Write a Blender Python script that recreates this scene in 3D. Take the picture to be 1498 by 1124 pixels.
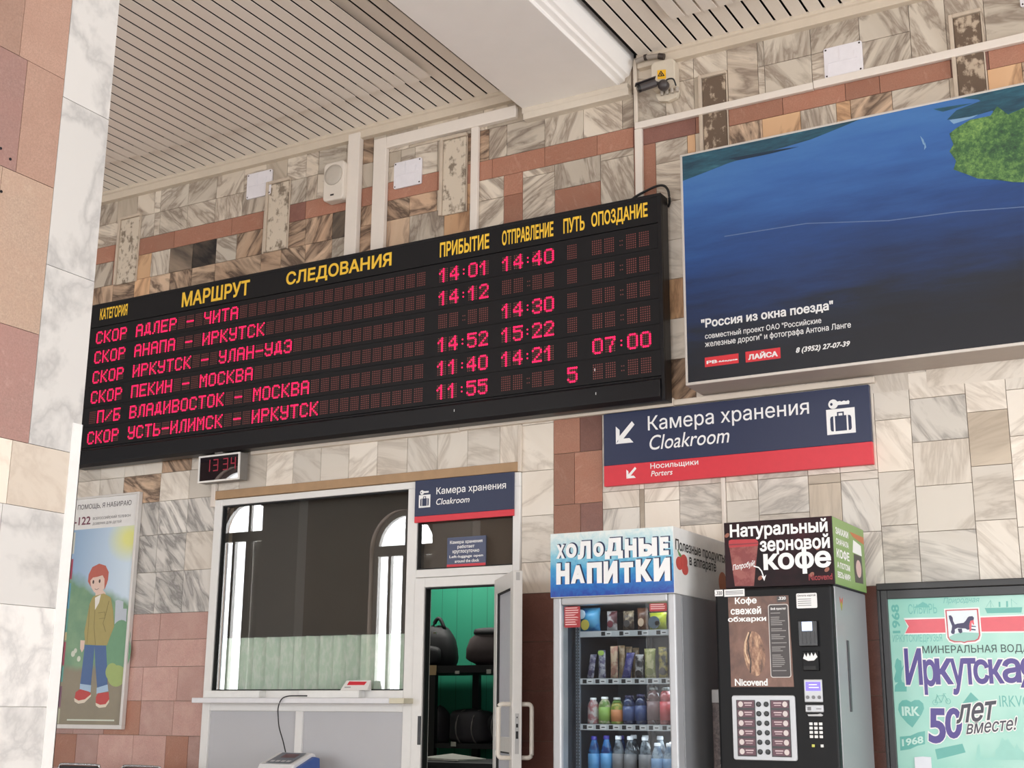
import bpy, math, random
from mathutils import Vector, Matrix

# ------------------------------------------------------------------ scene, camera, light
C = bpy.context.scene.collection
SC = bpy.context.scene
for _o in list(bpy.data.objects):
    bpy.data.objects.remove(_o)
PI = math.pi
CAM_R = Vector((0.87018384, 0.49267105, 0.00743793))
CAM_U = Vector((0.11371889, -0.21549894, 0.9698599))
CAM_F = Vector((-0.47942476, 0.84311058, 0.2435497))
cam = bpy.data.cameras.new('camera')
cam.sensor_fit = 'HORIZONTAL'
cam.sensor_width = 36.0
cam.lens = 46.143
cam.clip_start = 0.05
cam.clip_end = 200
cam_o = bpy.data.objects.new('camera', cam)
C.objects.link(cam_o)
cam_o.matrix_world = Matrix((
    (CAM_R.x, CAM_U.x, -CAM_F.x, 0.0),
    (CAM_R.y, CAM_U.y, -CAM_F.y, -7.0),
    (CAM_R.z, CAM_U.z, -CAM_F.z, 1.3),
    (0, 0, 0, 1)))
SC.camera = cam_o

SC.view_settings.view_transform = 'Standard'
SC.view_settings.look = 'None'
SC.view_settings.gamma = 1.0
SC.view_settings.use_curve_mapping = False
SC.view_settings.exposure = 0.18
try:
    SC.cycles.max_bounces = 10
    SC.cycles.diffuse_bounces = 6
    SC.cycles.glossy_bounces = 4
    SC.cycles.transparent_max_bounces = 12
    SC.cycles.caustics_reflective = False
    SC.cycles.caustics_refractive = False
    SC.cycles.sample_clamp_indirect = 6.0
    SC.cycles.use_denoising = True
except Exception:
    pass

world = bpy.data.worlds.new('overcast_sky')
SC.world = world
world.use_nodes = True
world.node_tree.nodes['Background'].inputs[0].default_value = (0.86, 0.93, 1.0, 1)
world.node_tree.nodes['Background'].inputs[1].default_value = 1.5

# daylight arriving through the arched doorways of the opposite wall
FRONT_Y = -12.0
ARCH = [(-20.5, 2.3, 3.0), (-16.6, 1.4, 4.55), (-13.0, 1.35, 4.1), (-9.5, 2.3, 3.0), (-5.8, 2.3, 3.0), (-2.1, 2.3, 3.0), (1.6, 2.3, 3.0), (5.3, 2.3, 3.0)]   # centre x, width, spring line
WIN_RADIANCE = 7.6
def area_light(name, loc, rot, sx, sy, power, col=(1, 1, 1)):
    l = bpy.data.lights.new(name, 'AREA')
    l.shape = 'RECTANGLE'
    l.size, l.size_y, l.energy, l.color = sx, sy, power, col
    o = bpy.data.objects.new(name, l)
    o.location, o.rotation_euler = loc, rot
    C.objects.link(o)
    return o
for _x, _w, _s in ARCH:
    _h = _s + _w / 2
    area_light('daylight_doorway', (_x, FRONT_Y - 0.55, _h / 2), (PI / 2, 0, 0), _w + .3, _h + .1, WIN_RADIANCE * PI * (_w + .3) * (_h + .1), (0.98, 0.99, 1.0))
# fill lamp added at the hall's unseen right end to brighten the pier
area_light('pier_fill_light', (9.3, -6.0, 1.5), (PI / 2, 0, PI / 2), 8.0, 2.8, 8.0 * PI * 22.4, (0.98, 0.99, 1.0))

# ------------------------------------------------------------------ helpers
def lin(c):
    c = c / 255.0
    return c / 12.92 if c <= 0.04045 else ((c + 0.055) / 1.055) ** 2.4
def RGB(t):
    return (lin(t[0]), lin(t[1]), lin(t[2]), 1.0)

class NT:
    def __init__(self, name):
        self.m = bpy.data.materials.new(name)
        self.m.use_nodes = True
        self.t = self.m.node_tree
        self.t.nodes.clear()
        self.out = self.t.nodes.new('ShaderNodeOutputMaterial')
    def n(self, typ, inp=None, **props):
        nd = self.t.nodes.new(typ)
        for k, v in props.items():
            setattr(nd, k, v)
        for k, v in (inp or {}).items():
            s = nd.inputs[k]
            if hasattr(v, 'is_output'):
                self.t.links.new(v, s)
            else:
                s.default_value = v
        return nd
    def math(self, op, a, b=0.0, clamp=False):
        nd = self.n('ShaderNodeMath', {0: a, 1: b}, operation=op)
        nd.use_clamp = clamp
        return nd.outputs[0]
    def mix(self, f, a, b, blend='MIX'):
        nd = self.t.nodes.new('ShaderNodeMix')
        nd.data_type = 'RGBA'
        nd.blend_type = blend
        for k, v in ((0, f), (6, a), (7, b)):
            if hasattr(v, 'is_output'):
                self.t.links.new(v, nd.inputs[k])
            else:
                nd.inputs[k].default_value = v
        return nd.outputs[2]
    def ramp(self, f, stops, interp='LINEAR'):
        nd = self.n('ShaderNodeValToRGB', {0: f})
        cr = nd.color_ramp
        cr.interpolation = interp
        while len(cr.elements) < len(stops):
            cr.elements.new(0.5)
        for e, (p, c) in zip(cr.elements, stops):
            e.position = p
            e.color = c if len(c) == 4 else RGB(c)
        return nd.outputs[0]
    def noise(self, vec, scale, detail=4, rough=.55, dist=0.0):
        return self.n('ShaderNodeTexNoise', {'Vector': vec, 'Scale': scale, 'Detail': detail, 'Roughness': rough, 'Distortion': dist}).outputs[0]
    def pos(self):
        return self.n('ShaderNodeNewGeometry').outputs['Position']
    def bsdf(self, col, rough=.5, metal=0.0, bump=None, spec=.5, bstr=.2, bdist=.002):
        inp = {'Base Color': col, 'Roughness': rough, 'Metallic': metal, 'Specular IOR Level': spec}
        if bump is not None:
            b = self.n('ShaderNodeBump', {'Height': bump, 'Strength': bstr, 'Distance': bdist})
            inp['Normal'] = b.outputs[0]
        p = self.n('ShaderNodeBsdfPrincipled', inp)
        self.t.links.new(p.outputs[0], self.out.inputs[0])
        return p

_M = {}
def mat(name, rgb, rough=.5, metal=0.0, var=0.06, scale=25.0, spec=.5, emit=None, estr=1.0):
    if name in _M:
        return _M[name]
    k = NT(name)
    n = k.noise(k.pos(), scale, 3)
    col = RGB(rgb)
    lo = tuple(c * (1 - var) for c in col[:3]) + (1,)
    hi = tuple(min(1, c * (1 + var)) for c in col[:3]) + (1,)
    p = k.bsdf(k.mix(n, lo, hi), rough, metal, spec=spec)
    if emit:
        p.inputs['Emission Color'].default_value = RGB(emit)
        p.inputs['Emission Strength'].default_value = estr
    _M[name] = k.m
    return k.m

def glass(name, tint=(235, 240, 240), refl=.08, rough=0.0):
    if name in _M:
        return _M[name]
    k = NT(name)
    tr = k.n('ShaderNodeBsdfTransparent', {'Color': RGB(tint)})
    gl = k.n('ShaderNodeBsdfGlossy', {'Color': (1, 1, 1, 1), 'Roughness': rough})
    lw = k.n('ShaderNodeLayerWeight', {'Blend': .25})
    front = k.math('SUBTRACT', 1.0, k.n('ShaderNodeNewGeometry').outputs['Backfacing'])
    f = k.math('MULTIPLY', k.math('ADD', k.math('MULTIPLY', lw.outputs['Fresnel'], .6), refl, True), front)
    mx = k.n('ShaderNodeMixShader', {0: f, 1: tr.outputs[0], 2: gl.outputs[0]})
    k.t.links.new(mx.outputs[0], k.out.inputs[0])
    _M[name] = k.m
    return k.m

def wloc(o):
    v = Vector((0, 0, 0))
    while o is not None:
        v += o.location
        o = o.parent
    return v

class MB:
    def __init__(s):
        s.v, s.f, s.mi, s.attr = [], [], [], []
    def face(s, pts, m=0, a=None):
        i = len(s.v)
        s.v += [tuple(p) for p in pts]
        s.f.append(tuple(range(i, i + len(pts))))
        s.mi.append(m)
        s.attr.append(a or (0, 0, 0, 1))
    def idx(s, verts, faces, m=0):
        i = len(s.v)
        s.v += [tuple(p) for p in verts]
        for f in faces:
            s.f.append(tuple(i + q for q in f))
            s.mi.append(m)
            s.attr.append((0, 0, 0, 1))
    def box(s, x0, x1, y0, y1, z0, z1, m=0):
        v = [(x0, y0, z0), (x1, y0, z0), (x1, y1, z0), (x0, y1, z0), (x0, y0, z1), (x1, y0, z1), (x1, y1, z1), (x0, y1, z1)]
        s.idx(v, [(0, 3, 2, 1), (4, 5, 6, 7), (0, 1, 5, 4), (1, 2, 6, 5), (2, 3, 7, 6), (3, 0, 4, 7)], m)
        return s
    def prism_y(s, poly, y0, y1, m=0):
        """outline in (x, z) extruded from y0 (front) to y1"""
        n = len(poly)
        ar = sum(poly[i][0] * poly[(i + 1) % n][1] - poly[(i + 1) % n][0] * poly[i][1] for i in range(n))
        if ar < 0:
            poly = poly[::-1]
        v = [(p[0], y0, p[1]) for p in poly] + [(p[0], y1, p[1]) for p in poly]
        fs = [tuple(range(n)), tuple(range(2 * n - 1, n - 1, -1))]
        fs += [(i, i + n, (i + 1) % n + n, (i + 1) % n) for i in range(n)]
        s.idx(v, fs, m)
        return s
    def prism_x(s, poly, x0, x1, m=0):
        """outline in (y, z) extruded from x0 to x1 (x1 > x0)"""
        n = len(poly)
        ar = sum(poly[i][0] * poly[(i + 1) % n][1] - poly[(i + 1) % n][0] * poly[i][1] for i in range(n))
        if ar < 0:
            poly = poly[::-1]
        v = [(x1, p[0], p[1]) for p in poly] + [(x0, p[0], p[1]) for p in poly]
        fs = [tuple(range(n)), tuple(range(2 * n - 1, n - 1, -1))]
        fs += [(i, i + n, (i + 1) % n + n, (i + 1) % n) for i in range(n)]
        s.idx(v, fs, m)
        return s
    def prism_z(s, poly, z0, z1, m=0):
        n = len(poly)
        ar = sum(poly[i][0] * poly[(i + 1) % n][1] - poly[(i + 1) % n][0] * poly[i][1] for i in range(n))
        if ar < 0:
            poly = poly[::-1]
        v = [(p[0], p[1], z1) for p in poly] + [(p[0], p[1], z0) for p in poly]
        fs = [tuple(range(n)), tuple(range(2 * n - 1, n - 1, -1))]
        fs += [(i, i + n, (i + 1) % n + n, (i + 1) % n) for i in range(n)]
        s.idx(v, fs, m)
        return s
    def lathe(s, c, prof, n=20, m=0, axis='z'):
        vs = []
        for r, h in prof:
            for k in range(n):
                a = 2 * PI * k / n
                q = (r * math.cos(a), r * math.sin(a), h)
                if axis == 'y':
                    q = (q[0], h, q[1])
                elif axis == 'x':
                    q = (h, q[0], q[1])
                vs.append((c[0] + q[0], c[1] + q[1], c[2] + q[2]))
        fs = []
        for j in range(len(prof) - 1):
            for k in range(n):
                k2 = (k + 1) % n
                a, b, cc, d = j * n + k, j * n + k2, (j + 1) * n + k2, (j + 1) * n + k
                fs.append((a, b, cc, d) if axis != 'y' else (a, d, cc, b))
        fs.append(tuple(range(n))[::-1] if axis != 'y' else tuple(range(n)))
        top = tuple(range((len(prof) - 1) * n, len(prof) * n))
        fs.append(top if axis != 'y' else top[::-1])
        s.idx(vs, fs, m)
        return s
    def tube(s, path, r, n=10, m=0):
        path = [Vector(p) for p in path]
        rings = []
        for i, p in enumerate(path):
            d = (path[min(i + 1, len(path) - 1)] - path[max(i - 1, 0)]).normalized()
            up = Vector((0, 0, 1)) if abs(d.z) < .9 else Vector((1, 0, 0))
            a = d.cross(up).normalized()
            b = d.cross(a).normalized()
            rings.append([p + a * (r * math.cos(2 * PI * k / n)) + b * (r * math.sin(2 * PI * k / n)) for k in range(n)])
        vs = [q for rg in rings for q in rg]
        fs = []
        for i in range(len(path) - 1):
            for k in range(n):
                k2 = (k + 1) % n
                fs.append((i * n + k, (i + 1) * n + k, (i + 1) * n + k2, i * n + k2))
        fs.append(tuple(range(n)))
        fs.append(tuple(range((len(path) - 1) * n, len(path) * n))[::-1])
        s.idx(vs, fs, m)
        return s
    def disc(s, x, y, z, r, n=6, m=0):
        """small flat dot facing the hall"""
        i = len(s.v)
        s.v += [(x + r * math.cos(2 * PI * (k + .5) / n), y, z + r * math.sin(2 * PI * (k + .5) / n)) for k in range(n)]
        s.f.append(tuple(range(i, i + n)))
        s.mi.append(m)
        s.attr.append((0, 0, 0, 1))
    def build(s, name, mats, parent=None, smooth=False, bevel=0.0, attr=False, seg=2):
        if not isinstance(mats, (list, tuple)):
            mats = [mats]
        me = bpy.data.meshes.new(name)
        off = wloc(parent) if parent is not None else Vector((0, 0, 0))
        me.from_pydata([(v[0] - off.x, v[1] - off.y, v[2] - off.z) for v in s.v], [], s.f)
        for m in mats:
            me.materials.append(m)
        me.polygons.foreach_set('material_index', s.mi)
        if smooth:
            me.polygons.foreach_set('use_smooth', [True] * len(s.f))
        if attr:
            at = me.attributes.new('tile', 'FLOAT_COLOR', 'FACE')
            at.data.foreach_set('color', [c for a in s.attr for c in a])
        me.update()
        o = bpy.data.objects.new(name, me)
        C.objects.link(o)
        if parent is not None:
            o.parent = parent
        if bevel:
            b = o.modifiers.new('edge', 'BEVEL')
            b.width, b.segments, b.limit_method, b.angle_limit = bevel, seg, 'ANGLE', math.radians(40)
        return o

def root(name, label, cat, loc, group=None):
    o = bpy.data.objects.new(name, None)
    C.objects.link(o)
    o.location = loc
    o.empty_display_size = .1
    o['label'], o['category'] = label, cat
    if group:
        o['group'] = group
    return o
def tag(o, label, cat, group=None):
    o['label'], o['category'] = label, cat
    if group:
        o['group'] = group
    return o
def struct(o, label=None, cat=None):
    o['kind'] = 'structure'
    if label:
        o['label'] = label
    if cat:
        o['category'] = cat
    return o

_TC = {}
def _area(poly):
    return sum(poly[i - 1][0] * poly[i][1] - poly[i][0] * poly[i - 1][1] for i in range(len(poly))) / 2
def _thicken(poly, d):
    """push an outline out by d (to the right of its walking direction)"""
    n, out = len(poly), []
    for i in range(n):
        p, q, r = Vector(poly[i - 1]), Vector(poly[i]), Vector(poly[(i + 1) % n])
        a, b = (q - p).normalized(), (r - q).normalized()
        na, nb = Vector((a.y, -a.x)), Vector((b.y, -b.x))
        m = na + nb
        if m.length < .3:
            m = na
        m.normalize()
        k = d / max(.55, m.dot(na))
        out.append((q.x + m.x * k, q.y + m.y * k))
    return out
def text_geo(s, bold=0.0, shear=0.0, space=1.0):
    """outlines of one line of writing, filled contour by contour"""
    key = (s, bold, shear, space)
    if key in _TC:
        return _TC[key]
    cu = bpy.data.curves.new('writing', 'FONT')
    cu.body = s
    cu.shear = shear
    cu.space_character = space
    cu.resolution_u = 4
    cu.fill_mode = 'NONE'
    o = bpy.data.objects.new('writing', cu)
    C.objects.link(o)
    bpy.context.view_layer.update()
    me = o.to_mesh()
    co = [(v.co.x, v.co.y) for v in me.vertices]
    nb = {}
    for e in me.edges:
        nb.setdefault(e.vertices[0], []).append(e.vertices[1])
        nb.setdefault(e.vertices[1], []).append(e.vertices[0])
    o.to_mesh_clear()
    bpy.data.objects.remove(o)
    bpy.data.curves.remove(cu)
    seen, loops = set(), []
    for v in range(len(co)):
        if v in seen or v not in nb:
            continue
        lp, prev, cur = [], None, v
        while cur not in seen:
            seen.add(cur)
            lp.append(cur)
            nx = [q for q in nb[cur] if q not in seen]
            if not nx:
                break
            cur = v + 1 if (len(lp) == 1 and v + 1 in nx) else nx[0]
        pts = [co[i] for i in lp]
        pts = [p for i, p in enumerate(pts) if (Vector(p) - Vector(pts[i - 1])).length > 1e-5]
        if len(pts) > 2 and abs(_area(pts)) > 1e-7:
            loops.append(pts)
    # outer contours and holes walk in opposite directions; the outermost contour of a glyph tells which is which
    ar = [_area(l) for l in loops]
    def side(i):
        x, y = loops[i][0]
        best = i
        for j, m in enumerate(loops):
            if abs(ar[j]) > abs(ar[best]):
                odd = False
                for k in range(len(m)):
                    (x0, y0), (x1, y1) = m[k - 1], m[k]
                    if (y0 > y) != (y1 > y) and x < x0 + (y - y0) / (y1 - y0) * (x1 - x0):
                        odd = not odd
                if odd:
                    best = j
        return 1 if ar[best] > 0 else -1
    rings = [_thicken(l, bold * side(i)) for i, l in enumerate(loops)]
    bb = [(min(p[0] for p in r), max(p[0] for p in r), min(p[1] for p in r), max(p[1] for p in r)) for r in rings]
    pts, edges = [], []
    for r in rings:
        k = len(pts)
        pts += [Vector(p) for p in r]
        edges += [(k + i, k + (i + 1) % len(r)) for i in range(len(r))]
    from mathutils.geometry import delaunay_2d_cdt
    co2, _e, tris, _a, _b, _c = delaunay_2d_cdt(pts, edges, [], 0, 1e-6)
    vs = [(p.x, p.y) for p in co2]
    fs = []
    for t in tris:
        x, y = sum(vs[q][0] for q in t) / 3, sum(vs[q][1] for q in t) / 3
        wn = 0
        for r, q in zip(rings, bb):
            if q[0] < x < q[1] and q[2] < y < q[3]:
                for i in range(len(r)):
                    (x0, y0), (x1, y1) = r[i - 1], r[i]
                    if (y0 > y) != (y1 > y) and x < x0 + (y - y0) / (y1 - y0) * (x1 - x0):
                        wn += 1 if y1 > y0 else -1
        if wn != 0:
            a, b, c = (vs[q] for q in t)
            cr = (b[0] - a[0]) * (c[1] - a[1]) - (c[0] - a[0]) * (b[1] - a[1])
            if abs(cr) > 1e-10:
                fs.append(tuple(t) if cr > 0 else tuple(t)[::-1])
    used = sorted({q for f in fs for q in f})
    rem = {q: i for i, q in enumerate(used)}
    vs = [vs[q] for q in used]
    fs = [tuple(rem[q] for q in f) for f in fs]
    _TC[key] = (vs, fs)
    return _TC[key]

def put_text(mb, s, x0, x1, z0, z1, y, bold=0.0, shear=0.0, m=0, rise=0.0, rot90=False, xplane=None, space=1.0, warp=None):
    """fit one line of writing to a rectangle of the plane y (or, with xplane, of a plane facing +x where x0,x1 are y values)"""
    vs, fs = text_geo(s, bold, shear, space)
    ax0, ax1 = min(v[0] for v in vs), max(v[0] for v in vs)
    ay0, ay1 = min(v[1] for v in vs), max(v[1] for v in vs)
    out = []
    for u, v in vs:
        a, b = (u - ax0) / (ax1 - ax0), (v - ay0) / (ay1 - ay0)
        if rot90:
            a, b = 1 - b, a
        if warp:
            a, b = warp(a, b)
        X, Z = x0 + a * (x1 - x0), z0 + b * (z1 - z0) + rise * a
        out.append((X, y, Z) if xplane is None else (xplane, X, Z))
    mb.idx(out, fs, m)
    return mb
def writing(parent, name, lines, y, material, **kw):
    """lines: (string, x0, x1, z0, z1[, options])"""
    mb = MB()
    for ln in lines:
        k = dict(kw)
        if len(ln) > 5:
            k.update(ln[5])
        put_text(mb, ln[0], ln[1], ln[2], ln[3], ln[4], y, **k)
    return mb.build(name, material, parent)
def words(parent, name, text, x0, x1, z0, z1, y, material, **kw):
    """one line of writing, each word a part of its own"""
    whole = MB()
    put_text(whole, text, x0, x1, z0, z1, y, **kw)
    full = text_geo(text, kw.get('bold', 0.0), kw.get('shear', 0.0))[0]
    fx0, fx1 = min(v[0] for v in full), max(v[0] for v in full)
    cuts, acc = [], ''
    parts_ = text.split(' ')
    for wd in parts_[:-1]:
        acc += wd
        end = max(v[0] for v in text_geo(acc, kw.get('bold', 0.0), kw.get('shear', 0.0))[0])
        cuts.append(x0 + (end + .06 - fx0) / (fx1 - fx0) * (x1 - x0))
        acc += ' '
    for i in range(len(parts_)):
        mb = MB()
        lo, hi = (cuts[i - 1] if i else -1e9), (cuts[i] if i < len(cuts) else 1e9)
        for f in whole.f:
            cx = sum(whole.v[q][1 if 'xplane' in kw else 0] for q in f) / len(f)
            if lo <= cx < hi:
                mb.idx([whole.v[q] for q in f], [tuple(range(len(f)))])
        mb.build(name, material, parent)
def flat(parent, name, polys, y, material, t=.001):
    mb = MB()
    for i, p in enumerate(polys):
        mb.prism_y(list(p), y - t - 4e-5 * i, y)
    return mb.build(name, material, parent)
def rrect(x0, x1, z0, z1, r, n=5):
    pts = []
    for cx, cz, a0 in ((x1 - r, z1 - r, 0), (x0 + r, z1 - r, 90), (x0 + r, z0 + r, 180), (x1 - r, z0 + r, 270)):
        for k in range(n + 1):
            a = math.radians(a0 + 90 * k / n)
            pts.append((cx + r * math.cos(a), cz + r * math.sin(a)))
    return pts
def ell(cx, cz, rx, rz, n=24, a0=0, a1=360, rot=0):
    pts = []
    full = abs(a1 - a0) >= 360
    for k in range(n if full else n + 1):
        a = math.radians(a0 + (a1 - a0) * k / n)
        x, z = rx * math.cos(a), rz * math.sin(a)
        pts.append((cx + x * math.cos(rot) - z * math.sin(rot), cz + x * math.sin(rot) + z * math.cos(rot)))
    return pts
def stroke(path, w):
    """outline polygons (one per segment) of a drawn line"""
    out = []
    for (x0, z0), (x1, z1) in zip(path[:-1], path[1:]):
        dx, dz = x1 - x0, z1 - z0
        L = math.hypot(dx, dz) or 1
        nx, nz = -dz / L * w / 2, dx / L * w / 2
        ex, ez = dx / L * w * .25, dz / L * w * .25
        out.append([(x0 + nx - ex, z0 + nz - ez), (x1 + nx + ex, z1 + nz + ez), (x1 - nx + ex, z1 - nz + ez), (x0 - nx - ex, z0 - nz - ez)])
    return out

# ------------------------------------------------------------------ stone
def stone(name, base, vein, kind='marble', scale=3.2, amount=.5, rough=.28, width=.08, tint=.18, second=None):
    """tiles carry (seed, turn, shade) so that every slab is cut from another part of the block"""
    k = NT(name)
    at = k.n('ShaderNodeAttribute', attribute_name='tile').outputs['Color']
    sep = k.n('ShaderNodeSeparateColor', {0: at})
    seed, turn, shade = sep.outputs[0], sep.outputs[1], sep.outputs[2]
    off = k.n('ShaderNodeCombineXYZ', {0: k.math('MULTIPLY', seed, 37.0), 1: k.math('MULTIPLY', seed, 91.0), 2: k.math('MULTIPLY', seed, 53.0)}).outputs[0]
    p = k.n('ShaderNodeVectorMath', {0: k.pos(), 1: off}, operation='ADD').outputs[0]
    rot = k.n('ShaderNodeVectorRotate', {'Vector': p, 'Angle': k.math('MULTIPLY', turn, 3.1416)}, rotation_type='Y_AXIS').outputs[0]
    if kind == 'marble':
        st = k.n('ShaderNodeMapping', {'Vector': rot, 'Scale': (1.15, 1.15, .27)}).outputs[0]
        warp = k.n('ShaderNodeTexNoise', {'Vector': st, 'Scale': scale * .7, 'Detail': 3.0}).outputs['Color']
        wp = k.n('ShaderNodeVectorMath', {0: st, 1: k.n('ShaderNodeVectorMath', {0: warp, 'Scale': .55}, operation='SCALE').outputs[0]}, operation='ADD').outputs[0]
        n1 = k.noise(wp, scale, 6, .6)
        ridge = k.math('ABSOLUTE', k.math('SUBTRACT', n1, .5))
        v1 = k.ramp(ridge, [(0.0, (1, 1, 1, 1)), (width * .35, (.55, .55, .55, 1)), (width, (0, 0, 0, 1))])
        n2 = k.noise(wp, scale * .45, 5, .6)
        cloud = k.ramp(n2, [(.42, (0, 0, 0, 1)), (.68, (1, 1, 1, 1))])
        col = k.mix(k.math('MULTIPLY', cloud, tint), RGB(base), RGB(second or vein))
        col = k.mix(k.math('MULTIPLY', v1, amount), col, RGB(vein))
        bump = n1
    else:
        n1 = k.noise(rot, 160, 3, .7)
        n2 = k.noise(rot, 7, 4, .6)
        n3 = k.noise(k.n('ShaderNodeMapping', {'Vector': rot, 'Scale': (1, 1, .3)}).outputs[0], 30, 3, .6)
        g = k.ramp(n1, [(.3, (0, 0, 0, 1)), (.7, (1, 1, 1, 1))])
        col = k.mix(g, tuple(c * .82 for c in RGB(base)[:3]) + (1,), tuple(min(1, c * 1.14) for c in RGB(base)[:3]) + (1,))
        col = k.mix(k.math('MULTIPLY', k.ramp(n2, [(.4, (0, 0, 0, 1)), (.7, (1, 1, 1, 1))]), tint), col, RGB(vein))
        col = k.mix(k.math('MULTIPLY', k.ramp(n3, [(.58, (0, 0, 0, 1)), (.72, (1, 1, 1, 1))]), amount), col, RGB(second or vein))
        bump = n1
    br = k.math('ADD', k.math('MULTIPLY', shade, .34), .83)
    brc = k.n('ShaderNodeCombineColor', {0: br, 1: br, 2: br}).outputs[0]
    col = k.mix(1.0, col, brc, 'MULTIPLY')
    k.bsdf(col, rough, 0, bump, .4, .06, .001)
    _M[name] = k.m
    return k.m

ST = {
    'w': stone('warm_white_marble', (228, 220, 209), (152, 136, 120), amount=.42, width=.06, tint=.34, second=(200, 182, 162)),
    'v': stone('grey_veined_marble', (224, 219, 212), (112, 108, 106), scale=4.6, amount=.8, width=.10, tint=.40, second=(170, 163, 156)),
    'x': stone('darker_white_marble', (208, 197, 182), (122, 104, 90), scale=4.4, amount=.7, width=.075, tint=.5, second=(172, 156, 138)),  # darker, browner variant for the upper bands
    'y': stone('pale_veined_marble', (226, 220, 211), (140, 132, 126), scale=4.4, amount=.65, width=.09, tint=.35, second=(196, 184, 170)),
    'u': stone('warm_veined_marble', (208, 196, 180), (118, 102, 90), scale=4.6, amount=.8, width=.10, tint=.45, second=(186, 166, 146)),
    'b': stone('brown_veined_marble', (202, 174, 148), (74, 58, 50), scale=4.2, amount=.9, width=.10, tint=.6, second=(170, 132, 104)),
    'o': stone('peach_marble', (212, 172, 134), (120, 84, 62), scale=2.8, amount=.6, width=.06, tint=.5, second=(190, 140, 105)),
    'k': stone('black_banded_marble', (212, 186, 160), (36, 34, 36), scale=1.3, amount=1.0, width=.2, tint=.9, second=(46, 44, 46)),
    'q': stone('taupe_marble', (200, 186, 168), (140, 124, 108), scale=3.0, amount=.4, width=.08, tint=.4, second=(150, 138, 124)),
    'p': stone('pink_granite', (166, 119, 99), (160, 104, 84), 'granite', amount=.18, rough=.36, tint=.45, second=(214, 176, 156)),
    'm': stone('mauve_granite', (182, 142, 132), (200, 166, 154), 'granite', amount=.22, rough=.3, tint=.5, second=(176, 128, 118)),
    'd': stone('dark_or_shaded_granite', (132, 92, 82), (110, 74, 66), 'granite', amount=.2, rough=.3, tint=.5, second=(150, 118, 106)),
    'P': stone('pier_pink_granite', (178, 144, 128), (164, 128, 112), 'granite', amount=.12, rough=.42, tint=.4, second=(190, 146, 130)),
    'R': stone('pier_mauve_granite', (162, 128, 120), (166, 124, 116), 'granite', amount=.2, rough=.42, tint=.5, second=(200, 170, 160)),
    'B': stone('pier_beige_granite', (186, 160, 142), (190, 156, 136), 'granite', amount=.16, rough=.42, tint=.5, second=(220, 198, 180)),
    'W': stone('pier_white_marble', (222, 219, 216), (170, 168, 168), scale=1.5, amount=.55, width=.06, tint=.25, second=(206, 204, 203)),
    'C': stone('pier_cream_marble', (232, 220, 206), (196, 176, 160), scale=2.2, amount=.3, width=.05, tint=.35, second=(222, 204, 186)),
}
SLOT = list(ST)
GROUT = mat('tile_grout', (128, 112, 98), .9)
rnd = random.Random(7)

class Tiles:
    def __init__(s):
        s.mb = MB()
        s.warm = None
    def add(s, x0, x1, z0, z1, t, gap=.0016, turn=None, shade=None):
        if x1 - x0 < .008 or z1 - z0 < .008:
            return
        if s.warm:
            t = s.warm.get(t, t)
        y = -.009 - rnd.random() * .0012
        a = (rnd.random(), (rnd.random() if turn is None else turn), (rnd.random() if shade is None else shade), 1)
        m = SLOT.index(t) + 1
        x0, x1, z0, z1 = x0 + gap, x1 - gap, z0 + gap, z1 - gap
        s.mb.face([(x0, y, z0), (x1, y, z0), (x1, y, z1), (x0, y, z1)], m, a)
        s.mb.face([(x0, y, z1), (x1, y, z1), (x1, 0, z1), (x0, 0, z1)], m, a)
        s.mb.face([(x0, 0, z0), (x1, 0, z0), (x1, y, z0), (x0, y, z0)], m, a)
        s.mb.face([(x0, 0, z0), (x0, y, z0), (x0, y, z1), (x0, 0, z1)], m, a)
        s.mb.face([(x1, y, z0), (x1, 0, z0), (x1, 0, z1), (x1, y, z1)], m, a)
    def row(s, z0, z1, xs, types, **kw):
        for i in range(len(xs) - 1):
            t = types[i % len(types)]
            if t != '.':
                s.add(xs[i], xs[i + 1], z0, z1, t, **kw)
    def fill(s, x0, x1, z0, z1, types, w=(.16, .34), h=.2, **kw):
        n = max(1, round((z1 - z0) / h))
        for j in range(n):
            a, b = z0 + (z1 - z0) * j / n, z0 + (z1 - z0) * (j + 1) / n
            x = x0
            while x < x1 - .001:
                nx = x + rnd.uniform(*w)
                if x1 - nx < w[0] * .6:
                    nx = x1
                s.add(x, nx, a, b, rnd.choice(types), **kw)
                x = nx

# ------------------------------------------------------------------ the back wall with its stone facing
XL, XR, ZT = -14.0, 4.0, 5.36
OX0, OX1, OZ1 = -6.37, -3.90, 2.745           # opening filled by the cloakroom glazing
ZB0, ZB1 = 4.748, 4.886                       # pink stripe
TL = Tiles()
mb = TL.mb
mb.box(XL, OX0, 0, .3, 0, ZT)
mb.box(OX1, XR, 0, .3, 0, ZT)
mb.box(OX0, OX1, 0, .3, OZ1, ZT)
# far left, mostly behind the pier
TL.fill(XL, -7.86, 4.886, 5.36, 'wwv')
TL.fill(XL, -7.86, ZB0, ZB1, 'p', h=.14)
TL.fill(XL, -7.86, 4.34, ZB0, 'bob')
TL.fill(XL, -7.7, 3.06, 4.34, 'wwv')
TL.fill(XL, -7.86, 1.825, 3.06, 'vw')
TL.fill(XL, -7.86, 0, 1.825, 'm', h=.25)
TL.warm = {'v': 'u', 'w': 'x'}
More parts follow.
